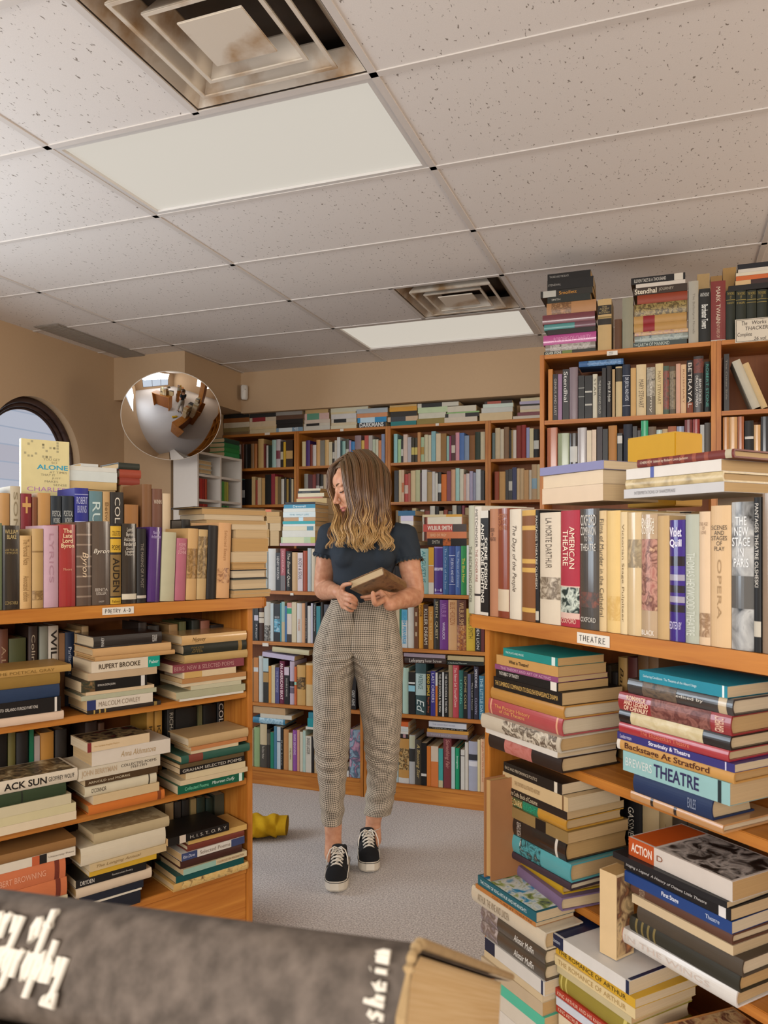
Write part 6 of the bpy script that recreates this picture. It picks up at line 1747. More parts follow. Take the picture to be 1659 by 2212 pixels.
for rows_, sgn in ((LEG_R, 1), (LEG_L, -1)): leg_loft(bm, rows_, uvl, sgn)
tr = bm_obj('trousers', bm, M_CHECK, person, True)
md = tr.modifiers.new('cloth', 'SOLIDIFY'); md.thickness = .002; md.offset = -1
# fly seam, darts and pocket edges
b_ = bmesh.new()
tube(b_, [W(762.5, y, 3.24-.103+.0-(.012 if y > 1340 else 0)) for y in (1297, 1320, 1345)], .0012, 6)
bm_obj('fly_seam', b_, plain('4a4234', rough=.9), tr)

# shoes ------------------------------------------------------------------------------------------
M_SOLE = plain('cfc6b6', rough=.6, var=.08, scale=25, gain=1.0); M_CANVAS = plain('1b1b1d', rough=.8, var=.12, scale=200, bump=.2, gain=1.0); M_SUEDE = plain('121214', rough=.95, var=.1, scale=300, bump=.2, gain=1.0); M_LACE = plain('d8cfc0', rough=.8, gain=1.0)
def shoe(toe, heading, ankle):
    """toe: floor point under the tip; heading: unit vector towards the tip"""
    f = Vector(heading).normalized(); s = Vector((-f.y, f.x, 0)); L_ = .272; M = frame_mat(Vector(toe)-f*L_, s, f, ZX)
    r = bpy.data.objects.new('shoe', None); COL.objects.link(r); r.parent = person; r.matrix_world = M
    def hwid(t): return [.031, .035, .036, .034, .034, .038, .043, .045, .043, .034, .016][min(10, int(t*10))]*(1-(t*10-int(t*10)))+[.031, .035, .036, .034, .034, .038, .043, .045, .043, .034, .016][min(10, int(t*10)+1)]*(t*10-int(t*10))
    out = []
    N_ = 40
    for k in range(N_+1):
        t = k/N_; tt = .5-.5*math.cos(PI*t); out.append((hwid(tt)*(1 if 0 < k < N_ else .35), tt*L_))
    pts = [(x, y) for x, y in out]+[(-x, y) for x, y in reversed(out)]
    b_ = bmesh.new()
    def slab(z0, z1, g0, g1, lift=lambda y: 0):
        lo = [b_.verts.new((x*g0, L_/2+(y-L_/2)*g0, z0+lift(y))) for x, y in pts]; hi = [b_.verts.new((x*g1, L_/2+(y-L_/2)*g1, z1+lift(y))) for x, y in pts]
        n = len(pts); b_.faces.new(lo[::-1]); b_.faces.new(hi)
        for i in range(n): b_.faces.new((lo[i], lo[(i+1) % n], hi[(i+1) % n], hi[i]))
    slab(.0, .008, .95, 1.0, lambda y: .010*max(0, (y-.2)/.07)**2); slab(.008, .040, 1.0, 1.005, lambda y: .010*max(0, (y-.2)/.07)**2); 
    bm_obj('sole', b_, M_SOLE, r)
    b_ = bmesh.new(); lf = lambda y: .010*max(0, (y-.2)/.07)**2
    tube(b_, [(x*1.012, L_/2+(y-L_/2)*1.008, .0355+lf(y)) for x, y in pts]+[(pts[0][0]*1.012, L_/2+(pts[0][1]-L_/2)*1.008, .0355)], .0012, 6); bm_obj('foxing_line', b_, M_CANVAS, r)
    # upper: cross sections from toe to heel
    b_ = bmesh.new()
    secs = []
    for t, h in ((.985, .012), (.95, .030), (.88, .041), (.80, .047), (.70, .055), (.60, .066), (.52, .078)):
        secs.append((t, h))
    rings = []
    n = 20
    for t, h in secs:
        w = hwid(t)*.96; rings.append([b_.verts.new((w*math.cos(PI*k/n)*(1 if k not in () else 1), t*L_, .036+h*math.sin(PI*k/n)**.75)) for k in range(n+1)])
    for a, c in zip(rings, rings[1:]):
        for k in range(n): b_.faces.new((a[k], a[k+1], c[k+1], c[k]))
    b_.faces.new(rings[0])
    # quarters round the heel, open on top
    top, botm = [], []
    m = 28
    for k in range(m+1):
        a = -PI*.5+2*PI*k/m if False else PI*k/m
        pass
    qs = []
    for k in range(31):
        u = k/30; ang = PI*u                             # from one side round the heel to the other
        t = .52*(1-math.sin(ang)) if False else .52-.52*math.sin(ang)
        x = math.cos(ang)*.036 if 0 < u < 1 else math.copysign(.035, math.cos(ang))
        y = max(.006, t*L_)
        topz = .036+.078-.022*math.sin(ang)**2 if True else 0
        qs.append(((x*1.0, y, .036), (x*.86, y+.004*math.sin(ang), topz)))
    lo = [b_.verts.new(q[0]) for q in qs]; mid = [b_.verts.new((q[0][0]*.98, q[0][1], (q[0][2]+q[1][2])/2)) for q in qs]; hi = [b_.verts.new(q[1]) for q in qs]
    hi2 = [b_.verts.new((q[1][0]*.8, q[1][1]+.006*math.sin(PI*i/30), q[1][2]-.006)) for i, q in enumerate(qs)]
    for A_, B_ in ((lo, mid), (mid, hi), (hi, hi2)):
        for k in range(30): b_.faces.new((A_[k], A_[k+1], B_[k+1], B_[k]))
    up = bm_obj('upper', b_, M_CANVAS, r, True)
    # tongue, toe cap, stripe, laces
    b_ = bmesh.new(); rr_ = []
    for y, z, w in ((.74, .092, .020), (.66, .100, .023), (.58, .112, .026), (.50, .128, .028), (.46, .138, .027)):
        rr_.append([b_.verts.new((w*math.cos(PI*k/8), y*L_, z-.010+.012*math.sin(PI*k/8))) for k in range(9)])
    for a, c in zip(rr_, rr_[1:]):
        for k in range(8): b_.faces.new((a[k], a[k+1], c[k+1], c[k]))
    bm_obj('tongue', b_, M_CANVAS, r, True)
    b_ = bmesh.new(); rings = []
    for t, h in ((.992, .010), (.96, .030), (.90, .0415), (.84, .047), (.77, .0525)):
        w = hwid(t)*.985; rings.append([b_.verts.new((w*math.cos(PI*k/n), t*L_, .0362+(h+.0012)*math.sin(PI*k/n)**.75)) for k in range(n+1)])
    for a, c in zip(rings, rings[1:]):
        for k in range(n): b_.faces.new((a[k], a[k+1], c[k+1], c[k]))
    b_.faces.new(rings[0]); bm_obj('toe_cap', b_, M_SUEDE, r, True)
    for sg in (1, -1):
        b_ = bmesh.new(); q = [(.80, .046), (.70, .062), (.62, .066), (.55, .060), (.40, .056), (.25, .058)]
        tube(b_, [(sg*(hwid(t)*.985+.0006 if t > .52 else .0355), t*L_, z) for t, z in q], [.003, .0042, .0045, .0042, .004, .003], 6, flat=.35, up=(1, 0, 0)); bm_obj('side_stripe', b_, M_LACE, r, True)
    b_ = bmesh.new()
    for i, t in enumerate((.745, .70, .655, .61, .565)):
        z = .036+.052+i*.0085; w = .021+.001*i
        tube(b_, [(-w, t*L_, z-.008), (-w*.6, t*L_+.003, z+.003), (0, t*L_+.004, z+.006), (w*.6, t*L_+.003, z+.003), (w, t*L_, z-.008)], .0034, 6)
        if i < 4: tube(b_, [(-w, t*L_, z-.006), (0, t*L_-.006, z+.008), (w, (t-.045)*L_, z)], .0026, 6)
    for sg in (1, -1):
        tube(b_, [(0, .56*L_, .132), (sg*.014, .58*L_, .140), (sg*.030, .60*L_, .130), (sg*.040, .63*L_, .105), (sg*.042, .66*L_, .080)], .0026, 6)
        tube(b_, [(0, .56*L_, .132), (sg*.016, .61*L_, .136), (sg*.024, .66*L_, .122), (sg*.012, .63*L_, .122), (0, .57*L_, .132)], .0024, 6)
    bm_obj('laces', b_, M_LACE, r, True)
    return r
shoe(W(722, 1934, 2.955)*1.0, (-.06, -1, 0), AN_R)
shoe(W(800, 1890, 3.134)*1.0, (.10, -1, 0), AN_L)
b_ = bmesh.new(); c = W(802, 1789, 3.325); tube(b_, [c+Vector((math.cos(2*PI*k/24)*.0385, math.sin(2*PI*k/24)*.0385, .004*math.cos(2*PI*k/24+.6))) for k in range(25)], .0012, 6)
bm_obj('anklet', b_, plain('d8d4cc', rough=.4), person)

# hair -------------------------------------------------------------------------------------------
def hair_mat():
    m, nt, b = nmat('dyed_shaded_hair'); N, L = nt.nodes, nt.links
    at = N.new('ShaderNodeAttribute'); at.attribute_name = 'dye'
    cr = N.new('ShaderNodeValToRGB'); e = cr.color_ramp.elements
    e[0].position = .0; e[0].color = rgb('5f4a30', 1.0); e[1].position = 1; e[1].color = rgb('d0ac74', 1.0)
    for p, h in ((.22, '6a4828'), (.46, '5a3a1e'), (.6, '9a7240'), (.8, 'c9a064')): q = e.new(p); q.color = rgb(h, 1.0)  # dye pales to the ends; the dark mid lengths also hold painted shade
    L.new(at.outputs['Fac'], cr.inputs[0]); L.new(cr.outputs[0], b.inputs['Base Color']); b.inputs['Roughness'].default_value = .38; b.inputs['Specular IOR Level'].default_value = .55
    b.inputs['Anisotropic'].default_value = .5
    return m
hv, hf, hd = [], [], []
def add_strand(P, r, dye, n=5):
    base = len(hv); m = len(P)
    for i, p in enumerate(P):
        t = (P[min(i+1, m-1)]-P[max(i-1, 0)]); t = t.normalized() if t.length > 1e-9 else ZX
        a = (X_-t*t.x); a = a.normalized() if a.length > 1e-3 else Y_; b2 = t.cross(a); f = i/(m-1); rad = r*(1-.75*max(0, (f-.6)/.4)**1.5)
        for k in range(n): hv.append(tuple(p+(a*math.cos(2*PI*k/n)+b2*math.sin(2*PI*k/n))*rad)); hd.append(dye(f))
    for i in range(m-1):
        for k in range(n): hf.append((base+i*n+k, base+i*n+(k+1) % n, base+(i+1)*n+(k+1) % n, base+(i+1)*n+k))
def cat(P, t):
    x = t*(len(P)-1); i = min(int(x), len(P)-2); f = x-i; p0, p1, p2, p3 = P[max(0, i-1)], P[i], P[i+1], P[min(len(P)-1, i+2)]
    return .5*((2*p1)+(p2-p0)*f+(2*p0-5*p1+4*p2-p3)*f*f+(-p0+3*p1-3*p2+p3)*f**3)
HR = random.Random(11)
LOCKS = [  # guide through the picture plane, spread at root and tip, strands, wave
    ([(741, 996, 3.165), (741, 1012, 3.125), (747, 1050, 3.115), (754, 1085, 3.115), (757, 1115, 3.11), (751, 1142, 3.09), (758, 1168, 3.085), (765, 1186, 3.09)], .008, .012, 46, .005),
    ([(748, 984, 3.17), (753, 1008, 3.125), (757, 1050, 3.105), (763, 1085, 3.10), (767, 1115, 3.10), (761, 1145, 3.085), (771, 1172, 3.08), (775, 1193, 3.085)], .013, .015, 60, .007),
    ([(757, 977, 3.18), (768, 1002, 3.125), (773, 1050, 3.10), (777, 1085, 3.095), (775, 1115, 3.09), (783, 1145, 3.08), (780, 1172, 3.08), (784, 1194, 3.085)], .014, .015, 66, .008),
    ([(768, 973, 3.19), (784, 998, 3.13), (789, 1050, 3.10), (792, 1085, 3.095), (794, 1115, 3.095), (787, 1145, 3.085), (797, 1172, 3.085), (796, 1190, 3.09)], .014, .016, 66, .009),
    ([(779, 971, 3.20), (800, 996, 3.14), (806, 1050, 3.11), (808, 1085, 3.10), (803, 1115, 3.10), (810, 1145, 3.095), (802, 1170, 3.09), (806, 1185, 3.095)], .014, .016, 62, .009),
    ([(789, 971, 3.21), (815, 1000, 3.15), (820, 1050, 3.12), (822, 1090, 3.12), (826, 1120, 3.115), (819, 1145, 3.11), (830, 1170, 3.105), (825, 1188, 3.11)], .014, .015, 58, .009),
    ([(797, 974, 3.22), (827, 1008, 3.17), (833, 1055, 3.15), (832, 1095, 3.14), (838, 1125, 3.13), (831, 1150, 3.125), (841, 1170, 3.12), (833, 1190, 3.12)], .012, .014, 52, .008),
    ([(800, 977, 3.24), (833, 1015, 3.21), (839, 1060, 3.19), (836, 1100, 3.18), (841, 1130, 3.17), (835, 1155, 3.165), (844, 1175, 3.16), (840, 1192, 3.16)], .010, .010, 36, .007),
    ([(795, 975, 3.28), (830, 1015, 3.28), (836, 1060, 3.27), (832, 1100, 3.26), (834, 1130, 3.25), (828, 1155, 3.25)], .018, .02, 40, .006),
    ([(775, 972, 3.27), (800, 1000, 3.31), (806, 1060, 3.32), (806, 1110, 3.31), (806, 1150, 3.30)], .03, .03, 40, .005),
    ([(742, 990, 3.26), (716, 1008, 3.275), (709.5, 1035, 3.275), (712, 1060, 3.27), (721, 1085, 3.25), (728, 1108, 3.20), (722, 1135, 3.13), (730, 1160, 3.105), (726, 1178, 3.10)], .007, .012, 52, .005),
    ([(752, 980, 3.27), (726, 1000, 3.30), (716, 1035, 3.30), (720, 1070, 3.28), (729, 1100, 3.23), (734, 1125, 3.16), (738, 1150, 3.115), (733, 1172, 3.10), (739, 1183, 3.10)], .010, .012, 52, .005),
    ([(752, 1098, 3.17), (747, 1112, 3.145), (741, 1135, 3.12), (744, 1158, 3.10), (740, 1178, 3.10)], .007, .010, 34, .004),
    ([(730, 1108, 3.21), (722, 1130, 3.15), (711, 1150, 3.12), (716, 1168, 3.11), (708, 1186, 3.11)], .007, .009, 30, .004),
]
for li, (G, r0, r1, ns, wav) in enumerate(LOCKS):
    GP_ = [W(*g) for g in G]; ph = HR.uniform(0, 6)
    for s in range(ns):
        ang, rad = HR.uniform(0, 2*PI), math.sqrt(HR.random()); ox, oy = math.cos(ang)*rad, math.sin(ang)*rad
        fr = HR.uniform(.86, 1.0) if HR.random() < .75 else HR.uniform(.6, .85); p2 = ph+HR.gauss(0, .3)+(ox*.5); sp = HR.random(); P = []
        m = 30
        for i in range(m):
            t = i/(m-1)*fr; p = cat(GP_, t); sprd = r0+(r1-r0)*t; sprd *= 1.0+.35*t*t
            w = wav*1.25*max(0, (t-.34)/.66)**.8; p = p+Vector((ox*sprd+w*math.sin(t*23+p2)+.004*t*t*math.sin(s*1.7+t*9), oy*sprd*.9+w*.8*math.cos(t*23+p2), HR.uniform(-.0006, .0006)))
            P.append(p)
        sh = HR.uniform(-.2, .2); add_strand(P, HR.uniform(.0011, .0022), lambda f, sh=sh, fr=fr: max(0, min(1, f*fr+sh)))
# scalp layer: strands combed from the parting over the skull
for s in range(330):
    side = 1 if s % 5 else -1                            # 1: towards us
    q = HR.uniform(-.6, 1.0); y0 = .062-.14*(1-q)/1.6    # along the parting, brow to crown
    top = Vector((.002*side, y0, .030+.088*math.sqrt(max(.05, 1-((y0+.012)/.100)**2)))); P = []
    endz = HR.uniform(-.06, -.02); yb = y0-HR.uniform(.0, .05)-(.028 if y0 > .03 else 0)
    for i in range(14):
        t = i/13; a = t*PI*.60; zz = .030+.092*math.cos(a); rr = math.sqrt(max(.02, 1-((y0+(yb-y0)*t+.012)/.104)**2))
        lx = -side*1*(.083*math.sin(min(a, PI/2)))*rr; ly = y0+(yb-y0)*t
        P.append(HM @ Vector((-lx if False else lx*-1 if False else -lx*-1, ly, .030+.092*math.cos(a)*rr+(0 if a < PI/2 else -.02*t))))
    sh = HR.uniform(-.1, .12); add_strand(P, HR.uniform(.0014, .0026), lambda f, sh=sh: max(0, min(1, f*.4+sh)))
me = bpy.data.meshes.new('hair'); me.from_pydata(hv, [], hf); ca = me.attributes.new('dye', 'FLOAT', 'POINT'); ca.data.foreach_set('value', hd); me.update()
link_mesh('hair', me, hair_mat(), person, True)
# skull cap under the strands
b_ = bmesh.new(); blob(b_, (0, -.020, .034), (.0785, .092, .086), HM, 32)
geom = [v for v in b_.verts if (HM.inverted() @ v.co).y > .055 and (HM.inverted() @ v.co).z < .075 or (HM.inverted() @ v.co).z < -.03]
bmesh.ops.delete(b_, geom=geom, context='VERTS'); bm_obj('hair_roots', b_, plain('5a4028', rough=.5, gain=1.0), person, True)

# the book in her hands ---------------------------------------------------------------------------
dbk = parse(['t.08-.9w.5:2a1c14:COLLECTED'])
Mh = frame_mat(Bq+e3*BKT/2, -e3, -e1, e2) if False else None
# spine runs along e2 on the far side from the page edges we see: local y (depth) = -e1 ... fore-edge at A
ox_ = frame_mat(bk(1, 1, .5), -e3, -e1, -e2)
hbk = make_book('h', BKT, BKL, BKW, '6a4a34,8a6a48,4a3426', parse([]), ox_, 'glossy brown hardcover held open-handed by the woman', None)
# ================================================================== mirror, sensor, tags, cloth, near books
def chrome():
    m, nt, b = nmat('mirror_acrylic'); b.inputs['Base Color'].default_value = (.86, .86, .86, 1); b.inputs['Metallic'].default_value = 1; b.inputs['Roughness'].default_value = .015; return m
# convex mirror hung in the corner, tilted down over the aisle
MC = W(371, 901, 5.15); MR = 104/FPX*5.15; BUL = .085
mn = (Vector((0, 0, CAMH))-MC).normalized(); mn = (mn+Vector((.05, 0, -.52))).normalized()
mx = Vector((0, 0, 1)).cross(mn).normalized(); my = mn.cross(mx)
t = thing('convex_mirror', 'round convex security mirror in the corner reflecting the shop floor', 'mirror', MC)
SR = (MR*MR+BUL*BUL)/(2*BUL); amax = math.asin(MR/SR)
V, Fc = [Vector((0, 0, 0))+mn*BUL], []; NR, NS = 26, 96
for i in range(1, NR+1):
    a = amax*i/NR
    for k in range(NS):
        p = 2*PI*k/NS; V.append((mx*math.cos(p)+my*math.sin(p))*(SR*math.sin(a))+mn*(SR*math.cos(a)-SR+BUL))
for k in range(NS): Fc.append((0, 1+k, 1+(k+1) % NS))
for i in range(NR-1):
    for k in range(NS): Fc.append((1+i*NS+k, 1+(i+1)*NS+k, 1+(i+1)*NS+(k+1) % NS, 1+i*NS+(k+1) % NS))
mesh_obj('mirror_dome', V, Fc, chrome(), t, True)
b_ = bmesh.new(); tube(b_, [(mx*math.cos(2*PI*k/64)+my*math.sin(2*PI*k/64))*MR*1.0-mn*.002 for k in range(65)], .0035, 8); bm_obj('rim', b_, plain('c8beb0', rough=.4, gain=1.0), t, True)
b_ = bmesh.new(); loft(b_, [((-mn*.004), mx*MR*.99, my*MR*.99), (-mn*.012, mx*MR*.98, my*MR*.98)], 64); bm_obj('backing', b_, plain('8a8074', rough=.6), t)
pw = AB(-3.47, 4.86, 2.02)-MC
b_ = bmesh.new(); tube(b_, [-mn*.01, -mn*.12+Vector((0, 0, .02)), pw], .012, 8); bm_obj('bracket', b_, plain('6a645c', metal=.6, rough=.4), t)

# motion sensor on the soffit side
p = AB(-3.235, 5.485, CAMH+(HY-848)/FPX*AB(-3.28, 5.46).y)
t = thing('motion_sensor', 'small white motion sensor on the soffit wall under the ceiling', 'sensor', p, (0, 0, math.radians(90-20.33-38)))
b_ = bmesh.new()
P = [(-.024, .060), (.024, .060), (.028, .048), (.028, -.045), (.022, -.060), (-.022, -.060), (-.028, -.045), (-.028, .048)]
lo = [b_.verts.new((x, 0, z)) for x, z in P]; hi = [b_.verts.new((x*.9, -.032, z*.95)) for x, z in P]
b_.faces.new(lo); b_.faces.new(hi[::-1])
for i in range(8): b_.faces.new((lo[i], hi[i], hi[(i+1) % 8], lo[(i+1) % 8]))
bmesh.ops.bevel(b_, geom=list(b_.edges), offset=.003, segments=2, affect='EDGES'); bm_obj('housing', b_, plain('d8d4cc', rough=.4, gain=1.0), t, True)
b_ = bmesh.new(); blob(b_, (0, -.032, .022), (.003, .002, .003), None, 10); bm_obj('indicator', b_, plain('3a2a20'), t)
# slotted return-air strip in the ceiling by the side wall
t = thing('air_grille', 'long narrow grey grille set in the ceiling along the side wall', 'air vent', AB(-3.62, 4.36, CEIL-.0045), (0, 0, -TH))
b_ = bmesh.new(); box(b_, (-.19, -.48, -.003), (.0, .42, .003)); bm_obj('plate', b_, plain('8d857c', rough=.6, gain=1.0), t)
b_ = bmesh.new()
for k in range(42): box(b_, (-.18, -.47+k*.021, -.005), (-.01, -.459+k*.021, -.003))
bm_obj('slats', b_, plain('a0988e', rough=.6, gain=1.0), t)

# paper tags on shelf fronts
M_PAPER = plain('d6cfc2', rough=.7, var=.04, gain=1.0)
STROKES = {  # letters as pen strokes on a unit cell
 'P': [[(.1, 0), (.1, 1)], [(.1, 1), (.7, .95), (.75, .6), (.1, .5)]], 'O': [[(.4, 1), (.1, .6), (.3, .05), (.7, .2), (.75, .75), (.4, 1)]], 'E': [[(.7, .95), (.15, 1), (.1, 0), (.75, .05)], [(.12, .5), (.6, .52)]],
 'T': [[(0, .95), (.8, 1)], [(.4, .97), (.38, 0)]], 'R': [[(.1, 0), (.12, 1)], [(.12, 1), (.7, .9), (.6, .55), (.12, .5), (.8, 0)]], 'Y': [[(.05, 1), (.4, .5)], [(.8, 1), (.3, 0)]], 'A': [[(0, 0), (.4, 1), (.75, 0)], [(.15, .4), (.65, .4)]],
 'D': [[(.1, 0), (.12, 1)], [(.05, 1), (.7, .8), (.65, .2), (.05, 0)]], '-': [[(.2, .5), (.6, .5)]], 'H': [[(.1, 0), (.1, 1)], [(.75, 0), (.75, 1)], [(.1, .5), (.75, .55)]], 'S': [[(.7, .9), (.3, 1), (.15, .7), (.65, .4), (.6, .05), (.1, .1)]], ' ': []}
def shelf_tag(word, F, px0, px1, y0, y1, off, label, cells=None, group=None):
    a, b = F.at(px0, off), F.at(px1, off); z1, z0 = F.z((px0+px1)/2, y0, off), F.z((px0+px1)/2, y1, off)
    t = thing('shelf_label', label, 'label', F.pt(a, off, z0), (0, 0, F.rot), group); w, h = b-a, z1-z0
    b_ = bmesh.new(); box(b_, (0, -.0008, 0), (w, .0004, h), bevel=.0002); bm_obj('paper', b_, M_PAPER, t)
    lines = []; n = len(word); cw = w*.84/max(1, n)
    for i, ch in enumerate(word):
        for ln in STROKES.get(ch, []): lines.append([(w*.08+cw*i+x*cw*.86, h*.24+y*h*.52+.03*h*math.sin(i*2.1)) for x, y in ln])
    if lines: strokes_obj('handwriting', lines, frame_mat((0, -.0011, 0), (1, 0, 0), (0, 0, 1), (0, -1, 0)), max(.0007, h*.022), plain('2a211c', rough=.6), t, 5)
    return t
shelf_tag('POETRY A-D', FP_, 221, 289, 1311.5, 1327, .0232, 'white paper tag reading POETRY A-D on the case lip')
shelf_tag('THEATRE', FT_, 1247, 1317, 1370, 1394, .0012, 'white paper tag reading THEATRE on the case lip')
shelf_tag('S', FR_, 1311, 1334, 758, 767.5, .0012, 'small white tag reading S on the tall bookcase')
for px, y, w_, txt in ((572, 937, 11, 'far tag under the brown paperbacks'), (735, 929, 7, 'far tag above the woman'), (941, 917, 7, 'far tag under the white paperbacks')):
    shelf_tag('', FW_, px, px+w_, y-2.5, y+2.5, .0012, 'tiny white %s on the back wall' % txt, group='tiny tags on the back bookcases')
shelf_tag('', FL_, 627, 634, 1281, 1286, .0012, 'tiny white tag on the low case below the red spine', group='tiny tags on the low case')
shelf_tag('', FL_, 567, 580, 1389, 1396, .0012, 'torn white tag on the second shelf of the low case', group='tiny tags on the low case')

# mustard sleeve lying on the carpet beyond the poetry case
b_ = bmesh.new(); c0, c1 = W(470, 1806, 3.53), W(620, 1806, 3.55)
rings = []; NS = 40; NL = 70
for j in range(NL+1):
    f = j/NL; c = c0.lerp(c1, f); ring_ = []
    rad = .072-.012*f if f < .84 else .062-.006*math.sin((f-.84)/.16*PI)
    for k in range(NS):
        t_ = 2*PI*k/NS; r = rad*(1+.10*math.sin(f*13+t_*2)+.07*math.sin(f*31-t_*3)+.05*mnoise.noise(Vector((f*8, math.cos(t_)*2, math.sin(t_)*2))))
        if f > .86: r = .056*(1+.035*math.sin(t_*20))
        y, z = math.cos(t_)*r*1.15, math.sin(t_)*r*.72
        z0_ = .050; ring_.append(b_.verts.new((c.x, c.y+y, max(.003, z0_+z))))
    rings.append(ring_)
for r0, r1 in zip(rings, rings[1:]):
    for k in range(NS): b_.faces.new((r0[k], r0[(k+1) % NS], r1[(k+1) % NS], r1[k]))
b_.faces.new(rings[0])
t = thing('sweater', 'mustard yellow sweater sleeve lying on the carpet behind the poetry case', 'sweater', (c0.x, c0.y, 0))
o = bm_obj('sleeve', b_, plain('c59a1e', rough=.9, var=.12, scale=90, bump=.3, spec=.1, gain=1.0), t, True); o.data.transform(Matrix.Translation((-c0.x, -c0.y, 0)))
b_ = bmesh.new()
ro = [v for v in range(NS)]
pts_o = [(c1.x-c0.x+.001, math.cos(2*PI*k/NS)*.056*1.15+(c1.y-c0.y), max(.004, .050+math.sin(2*PI*k/NS)*.056*.72)) for k in range(NS)]
lo = [b_.verts.new(p) for p in pts_o]; hi = [b_.verts.new((p[0]-.03, (p[1]-(c1.y-c0.y))*.8+(c1.y-c0.y), .05+(p[2]-.05)*.75)) for p in pts_o]
for k in range(NS): b_.faces.new((lo[k], lo[(k+1) % NS], hi[(k+1) % NS], hi[k]))
b_.faces.new(hi); bm_obj('cuff', b_, plain('8a6812', rough=.95), t)

# the big book right before the lens, tilted, and the pale one under it
SC = .85
Cc = W(890, 2030, .42*SC); Fr = Vector((.1634*.65*SC, .65*SC, CAMH-.5548*.65*SC))
g2 = (Fr-Cc).normalized(); Lp = W(0, 1915, .5177*SC); g1 = (Lp-Cc); g1 = (g1-g2*g1.dot(g2)).normalized(); g3 = g1.cross(g2).normalized()
if g3.z < 0: g3 = -g3
BL, BD, BT = .345, (Fr-Cc).length, .062
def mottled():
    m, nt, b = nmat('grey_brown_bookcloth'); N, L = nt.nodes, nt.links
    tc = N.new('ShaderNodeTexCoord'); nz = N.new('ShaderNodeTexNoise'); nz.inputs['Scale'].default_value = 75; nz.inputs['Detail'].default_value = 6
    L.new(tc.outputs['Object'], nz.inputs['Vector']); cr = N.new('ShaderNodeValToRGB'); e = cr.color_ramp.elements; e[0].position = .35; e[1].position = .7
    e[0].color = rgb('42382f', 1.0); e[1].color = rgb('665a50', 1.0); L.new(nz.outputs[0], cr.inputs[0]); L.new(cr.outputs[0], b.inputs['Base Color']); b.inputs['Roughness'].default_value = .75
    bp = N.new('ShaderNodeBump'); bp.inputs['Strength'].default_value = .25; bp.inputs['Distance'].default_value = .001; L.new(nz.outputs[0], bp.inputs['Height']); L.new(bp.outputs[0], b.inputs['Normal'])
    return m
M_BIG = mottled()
big = thing('hardcover_book', 'large grey brown history book with white brush lettering, tilted before the lens', 'book')
big.matrix_world = frame_mat(Cc, g1, g2, g3)           # local: x along the spine away from its head, y towards the fore-edge, z up; spine top edge at z=0
b_ = bmesh.new(); n = 10
prof = [(BD, 0), (.018, 0)]+[(.018-.018*math.sin(PI/2*i/n), -.014*(1-math.cos(PI/2*i/n))) for i in range(1, n+1)]
prof += [(-.003, -BT*.5), (0, -BT+.014)]+[(.018-.018*math.cos(PI/2*i/n), -BT+.014-.014*math.sin(PI/2*i/n)) for i in range(1, n+1)]+[(BD, -BT)]
inn = [(BD, -.003), (.019, -.003), (.006, -.012), (.002, -BT*.5), (.006, -BT+.012), (.019, -BT+.003), (BD, -BT+.003)]
for P_, flip in ((prof, 0), (inn, 1)):
    rr = [[b_.verts.new((x, y, z)) for y, z in P_] for x in (0, BL*.5, BL)]
    for r0, r1 in zip(rr, rr[1:]):
        for i in range(len(P_)-1): b_.faces.new((r0[i], r0[i+1], r1[i+1], r1[i]))
bm_obj('cover', b_, M_BIG, big, True)
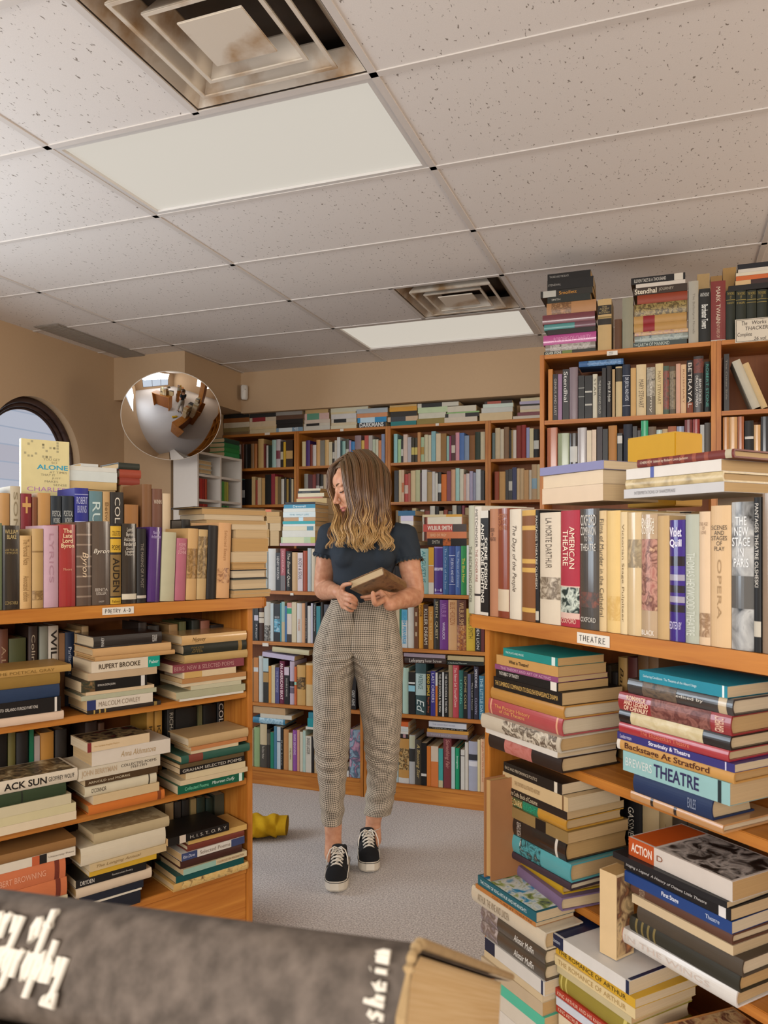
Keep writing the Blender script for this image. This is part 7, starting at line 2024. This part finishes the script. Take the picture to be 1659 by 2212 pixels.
# worn head edge of the boards
b_ = bmesh.new(); tube(b_, [(.0, y, z) for y, z in prof], [.0022+.0009*math.sin(i*2.7) for i in range(len(prof))], 8); bm_obj('worn_edge', b_, plain('a58a62', rough=.9, var=.2, scale=120, bump=.3), big)
b_ = bmesh.new(); box(b_, (.006, .014, -BT+.0045), (BL-.006, BD-.006, -.0045)); bm_obj('pages', b_, streaks('c9a878', 'd8bd92', (6, 6, 700), rough=.85, name='big_page_edges', spec=.1, gain=1.0), big)
M_BRUSH = plain('d2cabc', rough=.6, var=.03, gain=1.0)
def brush(body, x0, x1, z0, z1, r, vertical=False):
    GL_ = {'t': [[(.35, 1.25), (.3, .15), (.6, .05)], [(.05, .85), (.7, .9)]], 'o': [[(.45, .9), (.1, .55), (.3, .05), (.75, .3), (.7, .8), (.45, .9)]], 'r': [[(.15, .9), (.2, 0)], [(.2, .6), (.5, .9), (.8, .8)]],
           'y': [[(.1, .9), (.25, .25), (.6, .3)], [(.8, .9), (.6, -.2), (.2, -.55), (-.2, -.4)]], 'f': [[(.9, 1.2), (.55, 1.25), (.4, .6), (.3, -.5), (.05, -.5)], [(.05, .7), (.8, .75)]],
           'g': [[(.75, .8), (.35, .9), (.1, .5), (.35, .1), (.7, .35)], [(.78, .9), (.65, -.3), (.2, -.5), (-.1, -.35)]], 'a': [[(.7, .75), (.3, .9), (.1, .4), (.3, .02), (.68, .3)], [(.75, .9), (.72, .1), (.95, .05)]],
           'p': [[(.2, .9), (.1, -.55)], [(.18, .7), (.55, .95), (.8, .5), (.5, .1), (.15, .2)]], 'h': [[(.2, 1.4), (.12, 0)], [(.15, .5), (.5, .85), (.72, .6), (.7, 0)]], 's': [[(.75, .8), (.4, .95), (.2, .7), (.65, .4), (.55, .05), (.1, .1)]],
           'i': [[(.4, .85), (.45, .05), (.7, .1)], [(.42, 1.25), (.45, 1.22)]], 'n': [[(.12, .9), (.15, 0)], [(.15, .6), (.5, .92), (.72, .6), (.75, 0)]], 'e': [[(.15, .5), (.75, .55), (.55, .92), (.15, .6), (.25, .08), (.8, .15)]],
           'm': [[(.08, .9), (.1, 0)], [(.1, .6), (.32, .9), (.45, .55), (.45, 0)], [(.45, .6), (.7, .9), (.88, .5), (.9, 0)]], 'H': [[(.15, 1.4), (.12, 0)], [(.8, 1.4), (.75, 0)], [(.12, .7), (.8, .72)]], 'P': [[(.2, 1.4), (.1, 0)], [(.2, 1.4), (.85, 1.2), (.75, .75), (.15, .65)]],
           'A': [[(0, 0), (.5, 1.4), (.85, 0)], [(.2, .5), (.7, .5)]], 'G': [[(.85, 1.2), (.4, 1.4), (.05, .8), (.3, .05), (.8, .2), (.8, .6), (.5, .6)]], ' ': []}
    n_ = len(body); out = []
    for i, ch in enumerate(body):
        for ln in GL_.get(ch, []):
            if not vertical: out.append([(x0+(x1-x0)*(i+x*.82+.1*y)/n_, z0+(z1-z0)*(y+.0)) for x, y in ln])
            else: out.append([(x0-(x1-x0)*0+(-(y))*(z1-z0) if False else x1-(x1-x0)*(1-y), z0+(z1-z0)*(i+x*.82)/n_) for x, y in ln])
    return out
# lettering faces the spine: reader's right is -x, up is z
MT = frame_mat((0, -.0035, 0), (-1, 0, 0), (0, 0, 1), (0, -1, 0))
def spx(px, y):                                         # place on the spine plane met by a picture point
    d = Vector(((px-CX)/FPX, 1, -(y-HY)/FPX)); o = Vector((0, 0, CAMH)); n_ = -g2; k = (Cc-o).dot(n_)/d.dot(n_); p = o+d*k-Cc; return p.dot(g1), p.dot(g3)
xa, za = spx(130, 1992); xb, zb_ = spx(0, 1975); xc, zc_ = spx(150, 2080)
ax = (xb-xa)/(130-0)                                     # metres of spine per picture column at the left
ls = brush('History of', -(xa+ax*213), -xa, za-.0115, za+.0015, 0); strokes_obj('lettering', ls, MT, .0021, M_BRUSH, big, 8)
ls = brush('Photography', -(xc+ax*225), -xc+.002, zc_-.0105, zc_+.0035, 0); strokes_obj('lettering', ls, MT, .0021, M_BRUSH, big, 8)
strokes_obj('lettering', [[(-xc-.0005, zc_-.014), (-xc+.001, zc_-.0195), (-xc-.007, zc_-.0185)]], MT, .002, M_BRUSH, big, 8)
x8, z8 = spx(850, 2052); 
ls = [[(x8*-1+.0045-q*0+p_[0], p_[1]) for p_ in ln] for q, ln in enumerate([])]
NAME = 'Gernsheim'
ls = []
for ln in brush(NAME, 0, .052, 0, .0068, 0): ls.append([(-x8-.004+(.0068-y)-.003, z8-.052+x) for x, y in ln])
strokes_obj('lettering', ls, MT, .0013, M_BRUSH, big, 8)
under = thing('paperback_book', 'pale cream book lying under the large grey brown history book', 'book')
under.matrix_world = frame_mat(Cc-g3*(BT+.0055)+g1*.06-g2*.012, g1, g2, g3)
b_ = bmesh.new(); box(b_, (0, 0, -.03), (.34, BD*.9, 0), bevel=.0015); bm_obj('cover', b_, plain('cdb896', rough=.6), under)
b_ = bmesh.new(); box(b_, (-.001, .004, -.0285), (.001, BD*.9-.004, -.0015)); bm_obj('pages', b_, M_PAGES, under)
bpy.context.view_layer.update()
